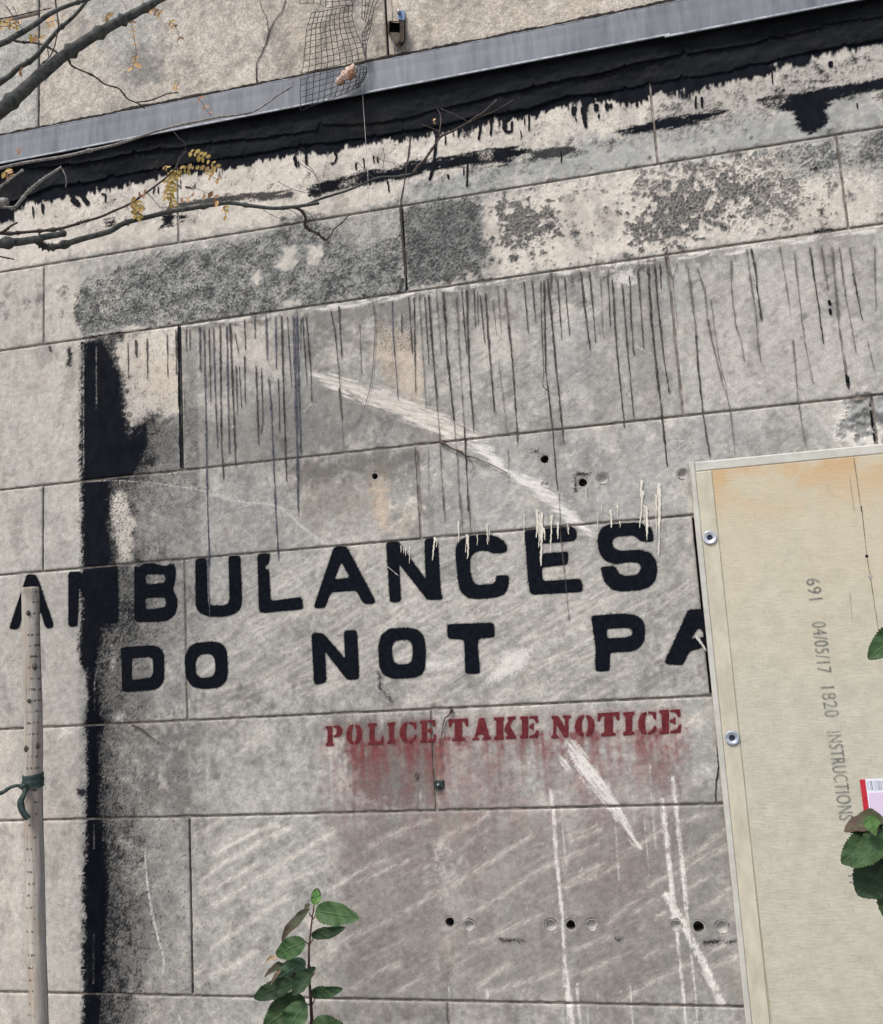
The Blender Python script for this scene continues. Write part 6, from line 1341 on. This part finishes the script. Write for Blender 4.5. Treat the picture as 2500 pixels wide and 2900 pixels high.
rl = random.Random(12)
def frond(t, v, n, size, off, kinds='y', side=1.0, rach=True):
    pts = S(t, *v); P = catmull([at(x, y, off) for x, y in pts], 8)
    if rach: V, F = tube_data(P, [0.0006] * len(P), 4); mesh_obj('rachis', V, F, M_TWIG, tree)
    for k in range(n):
        tt = (k + .5) / n * (len(P) - 1); i = min(int(tt), len(P) - 2); p_ = P[i].lerp(P[i + 1], tt - i); d = (P[i + 1] - P[i]).normalized()
        for sg in (-1, 1):
            if rl.random() > side: continue
            nrm = Vector((rl.uniform(-.5, .5), -1, rl.uniform(-.5, .5))).normalized()
            ax = (d * rl.uniform(0.25, 0.6) + nrm.cross(d) * sg + Vector((0, rl.uniform(-.3, .3), rl.uniform(-.25, .05)))).normalized()
            yv = nrm.cross(ax).normalized(); zv = ax.cross(yv)
            sz = size * UNIT * rl.uniform(.55, 1.0)
            o = bpy.data.objects.new('leaflet', LM[rl.choice(kinds)]); COL.objects.link(o)
            mw = Matrix((ax, yv, zv)).transposed().to_4x4() @ Matrix.Scale(sz, 4); mw.translation = p_
            o.parent = tree; o.matrix_parent_inverse = Matrix.Translation(tree.location).inverted(); o.matrix_basis = mw
frond('a', (995, 955, 985, 990, 965, 1050, 955, 1100, 975, 1165), 11, 22, .31, 'yyy')
frond('a', (990, 965, 950, 1000, 935, 1060, 940, 1120), 8, 20, .30, 'yyo')
frond('a', (1060, 850, 1120, 870, 1170, 895, 1220, 945), 8, 20, .30, 'yyy', .8)
frond('a', (1000, 950, 1060, 952, 1120, 955, 1200, 965), 8, 20, .30, 'yyo', .8)
frond('a', (1130, 960, 1180, 990, 1230, 1010), 5, 18, .29, 'yyo', .8)
frond('a', (735, 1130, 770, 1150, 785, 1180, 765, 1225), 8, 24, .36, 'yyo')
frond('a', (735, 110, 745, 160, 755, 220, 765, 300, 758, 350), 8, 14, .42, 'oob', .8); frond('a', (750, 345, 745, 390), 2, 30, .42, 'yo', .8)
frond('a', (820, 45, 860, 60, 905, 80), 4, 16, .42, 'obo', .9); frond('a', (945, 110, 975, 140, 1000, 180, 1008, 225), 4, 15, .4, 'yob', .8)
frond('a', (-40, 110, 20, 122, 60, 130, 100, 142), 9, 17, .6, 'ooy'); frond('a', (-30, 150, 20, 150, 80, 140), 5, 15, .6, 'oy')
frond('a', (255, 130, 290, 120, 330, 108), 3, 20, .48, 'o', .9); frond('a', (160, 190, 200, 200, 240, 215), 3, 20, .6, 'oyb', .7)
frond('a', (580, 92, 610, 96), 1, 26, .45, 'o', .9, False); frond('a', (970, 480, 1000, 490), 2, 16, .3, 'ob', .9, False)
frond('a', (1100, 540, 1135, 575, 1160, 620, 1185, 645), 3, 18, .25, 'b', .6); frond('a', (1265, 1150, 1262, 1185, 1272, 1222), 4, 18, .33, 'yb', .9)
frond('a', (1140, 1080, 1165, 1110, 1210, 1115, 1235, 1135), 4, 22, .33, 'bo', .5); frond('a', (1000, 1115, 1050, 1110, 1090, 1100), 3, 22, .33, 'bo', .5)
frond('a', (100, 395, 125, 400), 1, 18, .55, 'b', .9, False); frond('a', (20, 960, 60, 990), 3, 22, .42, 'yb', .9); frond('a', (770, 1075, 820, 1090), 2, 18, .36, 'b', .8, False)
frond('a', (100, 830, 115, 850), 2, 16, .4, 'b', .9, False); frond('b', (835, 680, 860, 678), 1, 16, .14, 'o', .9, False); frond('a', (920, 930, 940, 950), 2, 16, .3, 'o', .9, False)

# ------------------------------------------------------------------ weathered stake with its green tie
M_WOOD, nt, bs = new_mat('weathered_peeled_wood', 0.8, 0.2); s = NT(nt)
g1 = s.noise(60, 5, 0.65, s.coord(1, 1, 0.06)); g2 = s.noise(18, 4, 0.6, s.coord(1, 1, 0.5)); g3 = s.noise(420, 2, 0.5, s.coord(1, 1, 0.55))
wz = s.N.new('ShaderNodeTexWave'); wz.inputs['Scale'].default_value = 12.2; wz.bands_direction = 'Z'; wz.inputs['Distortion'].default_value = 0.8; wz.inputs['Detail Scale'].default_value = 3; s.L.new(s.tc.outputs['Object'], wz.inputs['Vector'])
c = s.mix(s.ramp(g1, 0.3, 0.7), srgb(112, 105, 97), srgb(196, 190, 178)); c = s.mix(s.ramp(g2, 0.5, 0.72, 0, 0.6), c, srgb(150, 130, 112))
c = s.mix(s.ramp(s.noise(11, 3, 0.6, s.coord(1, 1, 0.7)), 0.6, 0.72, 0, 0.7), c, srgb(104, 88, 78))
sxw = s.N.new('ShaderNodeSeparateXYZ'); s.L.new(s.tc.outputs['Object'], sxw.inputs[0])
marks = s.math('MULTIPLY', s.math('MULTIPLY', s.ramp(wz.outputs[1], 0.86, 0.95), s.ramp(s.noise(150, 2, .5, s.coord(1, 1, 0.4)), 0.50, 0.56)), s.ramp(s.math('ABSOLUTE', s.math('SUBTRACT', sxw.outputs[0], -1.426)), 0.009, 0.014, 1.0, 0.0))
c = s.mix(s.math('MULTIPLY', marks, 0.8), c, srgb(58, 52, 48))
s.L.new(c, bs.inputs['Base Color']); s.bump(s.math('ADD', g1, s.math('MULTIPLY', g3, .2)), 0.6, 0.003, bs)
stake = empty('wooden_stake', tuple(at(110, 2900, .14)), 'round weathered wooden tree stake standing upright before the stone wall at the left', 'stake')
sp = [(86, 1664), (87, 1720), (89, 1850), (93, 2000), (94, 2150), (95, 2300), (99, 2480), (104, 2700), (109, 2900), (117, 3300), (126, 3750)]
P = []; R = []
for i, (x, y) in enumerate(sp):
    P.append(at(x, y, .14)); R.append((26.5 + 2.2 * min(i / 8, 1)) * UNIT * .933)
P[-1].z = min(P[-1].z, 0.02)
PP = catmull(P, 8); RR = [R[0] + (R[-1] - R[0]) * i / (len(PP) - 1) for i in range(len(PP))]
RR[0] *= 0.93
V, F = tube_data(PP, RR, 28)
rs = random.Random(6)
for i in range(len(PP)):
    for k in range(28):
        v_ = V[i * 28 + k]; c_ = PP[i]; f_ = 1 + 0.02 * math.sin(3 * k * 2 * math.pi / 28 + i * .12) + 0.012 * math.sin(7 * k * .224 + i * .3) + rs.uniform(-.008, .008)
        if i == 0: v_ = v_ + Vector((0, 0, rs.uniform(-.001, .001)))
        V[i * 28 + k] = c_ + (v_ - c_) * f_
mesh_obj('pole', V, F, M_WOOD, stake)
for x, y, rr_ in ((80, 1736, 6), (82, 1985, 5), (74, 2120, 7), (106, 2112, 6), (98, 1888, 7)):
    c_ = at(x, y, .14); front = c_ + Vector((0, -0.0205, 0)); 
    lump('knot', at(x, y, .14 + .0205), rr_ * UNIT, .0022, rr_ * UNIT * 1.2, M_TWIG, stake, int(x))
M_TIE = speck_mat('dark_green_tie', srgb(36, 48, 46), srgb(62, 78, 74), scale=120, rough=0.55, bump=.5, stretch=(1, 1, 4))
tie = empty('tree_tie', tuple(at(92, 2212, .14)), 'dark green fabric tie knotted round the wooden stake and pulled left', 'tie')
def band_ring(y0, y1, grow, name='tie_wrap'):
    pts = []
    cx = 93.5
    c0, c1 = at(cx, y0, .14), at(cx + .5, y1, .14)
    V, F = [], []; n = 30; rows = 4
    for j in range(rows + 1):
        cc = c0.lerp(c1, j / rows)
        for k in range(n):
            a = 2 * math.pi * k / n; r_ = (30.0 + grow + 1.2 * math.sin(j * 1.6) + .5 * math.sin(5 * a + j)) * UNIT * .933
            V.append(cc + Vector((math.cos(a) * r_, math.sin(a) * r_, 0.0025 * math.sin(a * 1 + .6))))
    for j in range(rows):
        for k in range(n): F.append((j * n + k, j * n + (k + 1) % n, (j + 1) * n + (k + 1) % n, (j + 1) * n + k))
    mesh_obj(name, V, F, M_TIE, tie)
band_ring(2191, 2212, 0.8); band_ring(2206, 2230, 1.8)
def strap(pts, w, offs, name):
    V, F = [], []; n = len(pts)
    P = catmull([at(x, y, o_) for (x, y), o_ in zip(pts, offs)], 5); m = len(P)
    for i, p_ in enumerate(P):
        t = (P[min(i + 1, m - 1)] - P[max(i - 1, 0)]).normalized(); s_ = t.cross(Vector((0, 1, 0))).normalized()
        tt = i / (m - 1); ww = np.interp(tt, [k / (len(w) - 1) for k in range(len(w))], w) * UNIT * .5
        tw = 0.5 * math.sin(i * .7)
        V += [p_ - s_ * ww + Vector((0, -tw * .003 - .0012, 0)), p_ + Vector((0, -.004, 0)), p_ + s_ * ww + Vector((0, tw * .003 - .0012, 0)), p_ + Vector((0, .0012, 0))]
    for i in range(m - 1):
        for k in range(4): F.append((4 * i + k, 4 * i + (k + 1) % 4, 4 * i + 4 + (k + 1) % 4, 4 * i + 4 + k))
    mesh_obj(name, V, F, M_TIE, tie)
strap(S('j', 125, 155, 95, 148, 55, 160, 25, 180, -30, 200, -500, 330, -1700, 560), (11, 9, 10, 12, 11, 10, 10), (.172, .18, .185, .19, .2, .4, .80), 'tie_strap')
strap(S('j', 135, 150, 140, 190, 118, 240, 130, 295, 160, 335), (13, 16, 21, 24, 18), (.176, .18, .182, .18, .176), 'tie_tail')
lump('tie_knot', at(*S('j', 128, 152)[0], .176), .009, .007, .007, M_TIE, tie, 3)

# ------------------------------------------------------------------ leafy plants in front of the wall
def leaf_material(name, c1, c2, vein, brown=None, blo=.6):
    m, nt, b = new_mat(name, 0.6, 0.22); s = NT(nt)
    uv = s.N.new('ShaderNodeSeparateXYZ'); s.L.new(s.tc.outputs['UV'], uv.inputs[0])
    n = s.noise(60, 4, 0.6); col = s.mix(s.ramp(n, .3, .7), c1, c2)
    ax = s.math('ABSOLUTE', s.math('SUBTRACT', uv.outputs[0], 0.5))
    col = s.mix(s.ramp(ax, 0.0, 0.035, 0.7, 0.0), col, vein)
    vv = s.math('FRACT', s.math('ADD', s.math('MULTIPLY', uv.outputs[1], 8.0), s.math('MULTIPLY', ax, -5.0)))
    col = s.mix(s.ramp(s.math('ABSOLUTE', s.math('SUBTRACT', vv, 0.5)), 0.0, 0.08, 0.4, 0.0), col, vein)
    if brown:
        e = s.math('ADD', s.math('MULTIPLY', uv.outputs[1], 0.55), s.math('ADD', s.math('MULTIPLY', ax, 0.7), s.math('MULTIPLY', s.math('SUBTRACT', s.noise(45, 3), 0.5), 0.8)))
        col = s.mix(s.ramp(e, blo, blo + 0.12), col, brown)
    oi = s.N.new('ShaderNodeObjectInfo'); col = s.mix(1.0, col, s.grey(s.ramp(oi.outputs['Random'], 0, 1, 0.72, 1.25)), 'MULTIPLY')
    col = s.mix(s.ramp(s.noise(130, 4, .7), .58, .70, 0, .6), col, brown or vein)
    s.L.new(col, b.inputs['Base Color']); s.bump(s.math('ADD', n, s.ramp(ax, 0, .05)), 0.6, 0.003, b)
    return m
LG = leaf_material('leaf_green', srgb(42, 64, 36), srgb(60, 84, 50), srgb(80, 102, 66), srgb(72, 58, 44), .90)
LGB = leaf_material('leaf_green_browned', srgb(46, 68, 42), srgb(64, 88, 56), srgb(82, 106, 72), srgb(78, 62, 48), .74)
LB = leaf_material('leaf_blue_green', srgb(62, 90, 66), srgb(80, 108, 82), srgb(96, 122, 98), srgb(70, 60, 52), .86)
LBR = leaf_material('leaf_bright', srgb(66, 100, 48), srgb(84, 118, 60), srgb(98, 130, 74), srgb(36, 32, 28), .62)
LDK = leaf_material('leaf_dark', srgb(32, 50, 30), srgb(46, 66, 40), srgb(54, 80, 58))
LDR = leaf_material('leaf_withered', srgb(50, 62, 42), srgb(74, 76, 56), srgb(92, 90, 70), srgb(70, 58, 48), .45)
LTAN = leaf_material('leaf_dried_tan', srgb(170, 146, 116), srgb(200, 180, 152), srgb(150, 124, 96), srgb(112, 84, 64), .6)
M_STEM = speck_mat('brown_stem', srgb(72, 52, 44), srgb(104, 78, 66), scale=120)
def leaf(p0, p1, width, off0, off1, mat, parent, fold=.25, curl=.15, roll=0.0, seed=0, serr=.055, wk=0.8):
    """leaf blade from survey point p0 to p1 with pixel width; off = metres in front of the wall"""
    r = random.Random(seed); A, B = at(*p0, off0), at(*p1, off1)
    d = B - A; L = d.length; d.normalize()
    view = ((A + B) / 2 - EYE).normalized(); side = d.cross(view).normalized()
    nrm = side.cross(d).normalized()
    if nrm.dot(view) > 0: nrm = -nrm
    side = (side * math.cos(roll) + nrm * math.sin(roll)).normalized(); nrm = d.cross(side).normalized()
    if nrm.dot(view) > 0: nrm = -nrm
    W = width * UNIT * (DIST - (off0 + off1) / 2) / DIST * .5
    n, m = 36, 4; V, UV, F = [], [], []
    for i in range(n + 1):
        t = i / n; w = (math.sin(math.pi * t ** wk) ** 0.62 if 0 < t < 1 else 0) * W * 1.12
        c_ = A + d * (L * t) - nrm * (curl * L * (t - .3) ** 2 * (1 if t > .3 else .5)) + nrm * (0.02 * L * math.sin(t * 9 + seed))
        for k in range(-m, m + 1):
            u = k / m; ww = w * (1 + (serr * (1 if i % 2 else -1) if abs(k) == m else 0) + (r.uniform(-.02, .02) if abs(k) == m else 0))
            V.append(c_ + side * (ww * u) + nrm * (abs(u) ** 1.3 * w * fold * (1 + .4 * math.sin(t * 5 + seed)) + 0.11 * w * math.sin(t * 13 + u * 3 + seed) * abs(u) + 0.05 * w * math.sin(t * 27 + u * 5)))
            UV.append((0.5 + 0.5 * u, t))
    q = 2 * m + 1
    for i in range(n):
        for k in range(q - 1):
            a = i * q + k; F.append((a, a + 1, a + q + 1, a + q))
    return mesh_obj('leaf', V, F, mat, parent, uvs=UV)
def pl(x, y): return S('p', x, y)[0]
sap = empty('leafy_sapling', tuple(at(*pl(955, 1974), .20)), 'young sapling with serrated green leaves and withered tips rising in front of the wall', 'plant')
stem_pts = [pl(*q_) for q_ in ((985, 372), (972, 470), (958, 560), (940, 720), (925, 860), (916, 960), (914, 1120), (915, 1260), (922, 1420), (933, 1560), (943, 1740), (955, 1974), (960, 2300), (962, 2700))]
SP = [at(x, y, .20) for x, y in stem_pts]; SP.append(Vector((SP[-1].x, -.20, 0.30))); SP.append(Vector((SP[-1].x + .01, -.19, -0.02)))
tube('stem', SP, [.0012 + .00022 * i for i in range(len(SP))], M_STEM, sap, 8, .06, 5, .08)
for a, b_ in (((960, 560), (915, 490)), ((965, 580), (1010, 500)), ((918, 915), (865, 870)), ((925, 905), (970, 840)), ((905, 1275), (855, 1215)), ((930, 1720), (860, 1690)), ((955, 1720), (1000, 1625))):
    tube('petiole', [at(*pl(*a), .20), at(*pl((a[0] + b_[0]) / 2, (a[1] + b_[1]) / 2 + 8), .204), at(*pl(*b_), .21)], .0012, M_STEM, sap, 6)
LV = [((985, 390), (1030, 160), 27, LBR, .2, .1, 0.2), ((1005, 470), (1560, 560), 56, LG, .22, .1, 0.0), ((925, 440), (500, 850), 27, LDR, .6, .35, .5), ((945, 800), (1392, 700), 30, LGB, .35, .1, .3), ((862, 880), (450, 1060), 50, LG, .2, .15, 0.1),
      ((905, 1290), (700, 1590), 42, LDK, .3, .1, .2), ((1000, 1215), (700, 1610), 30, LDK, .5, .2, .6), ((870, 1130), (430, 1430), 52, LB, .18, .1, 0.0), ((750, 1400), (140, 1635), 44, LDK, .25, .12, .1), ((940, 1570), (1342, 1520), 31, LDK, .3, .1, .3), ((860, 1640), (300, 2020), 78, LG, .2, .1, .1), ((870, 1690), (560, 2160), 62, LGB, .25, .1, .3),
      ((500, 1090), (310, 1140), 12, LTAN, .8, .3, .5), ((590, 1190), (330, 1300), 20, LDR, .7, .4, .8), ((1000, 1290), (700, 1595), 12, LTAN, .7, .35, .4), ((930, 385), (850, 425), 12, LDR, .3, .1, .2), ((740, 1290), (700, 1400), 16, LDR, .5, .2, .2), ((540, 1240), (400, 1440), 10, LTAN, .6, .2, .3),
      ((960, 1950), (1500, 2200), 60, LG, .2, .1, .1), ((950, 2100), (500, 2350), 70, LG, .2, .1, .1), ((960, 2400), (1400, 2700), 70, LG, .2, .1, .1)]
for q_, (a, b_, w_, mt, fo, cu_, ro) in enumerate(LV):
    o1 = .21 + .008 * ((q_ * 5) % 7); leaf(pl(*a), pl(*b_), w_ * 1.02, o1, o1 + .02 * ((q_ * 3) % 4 - 1), mt, sap, fo, cu_, ro, q_)
bush = empty('leafy_shrub', tuple(at(2560, 2700, .42)), 'leafy green shrub at the right edge with broad leaves hiding the sticker', 'plant')
stem2 = [at(2560, 1820, .42), at(2566, 2060, .42), at(2556, 2280, .42), at(2580, 2560, .42), at(2590, 3000, .42), Vector((0.70, -.42, 0.3)), Vector((0.72, -.42, -0.02))]
tube('stem', stem2, [.002, .0026, .003, .0036, .0042, .0048, .0055], M_STEM, bush, 8, .05, 5, .08)
def lp(x, y): return S('l', x, y)[0]
for q_, (a, b_, w_, mt, fo, cu_, ro, o_) in enumerate([(S('s', 2570, 1770)[0], S('s', 2459, 1866)[0], 62, LG, .25, .1, .1, .40), (lp(1800, 350), lp(1570, 388), 52, LDR, .6, .25, .7, .38), (lp(1790, 345), lp(1600, 400), 40, LDK, .4, .2, .3, .375), (lp(1712, 318), lp(1745, 432), 34, LBR, .25, .1, .2, .42),
     (lp(1790, 415), lp(1555, 585), 72, LG, .15, .1, 0.0, .39), (lp(1860, 400), lp(1605, 605), 62, LG, .3, .1, .3, .40), (lp(1880, 520), lp(1645, 765), 110, LDK, .2, .1, .1, .37), (lp(1980, 560), lp(1800, 900), 110, LG, .2, .1, .1, .38), (S('s', 2570, 2300)[0], S('s', 2700, 2480)[0], 90, LG, .2, .1, .1, .43), (S('s', 2570, 2050)[0], S('s', 2690, 2120)[0], 80, LG, .2, .1, .1, .43)]):
    leaf(a, b_, w_, o_, o_ + .015, mt, bush, fo, cu_, ro, 50 + q_)

# ------------------------------------------------------------------ ground
M_SOIL = speck_mat('dark_soil', srgb(62, 52, 44), srgb(98, 84, 70), scale=25, bump=1.0, bdist=.02)
M_PAVE = speck_mat('concrete_paving', srgb(140, 138, 132), srgb(166, 163, 156), scale=14, bump=.4, bdist=.004)
V, F = [], []; rg = random.Random(1); nx_, ny_ = 90, 24
for j in range(ny_ + 1):
    for i in range(nx_ + 1): V.append((-3.6 + 6.2 * i / nx_, -1.3 + 1.298 * j / ny_, rg.uniform(-.012, .018)))
for j in range(ny_):
    for i in range(nx_): a = j * (nx_ + 1) + i; F.append((a, a + 1, a + nx_ + 2, a + nx_ + 1))
o = mesh_obj('planting_bed', V, F, M_SOIL); o['kind'] = 'structure'
b = ([], []); box_mesh(b, (-60, -60, -0.2), (60, -1.3, 0.02)); o = mesh_obj('pavement', b[0], b[1], M_PAVE, smooth=False); o['kind'] = 'structure'
b = ([], []); box_mesh(b, (-60, -1.299, -0.4), (60, 60, -0.06)); o = mesh_obj('ground', b[0], b[1], M_SOIL, smooth=False); o['kind'] = 'structure'
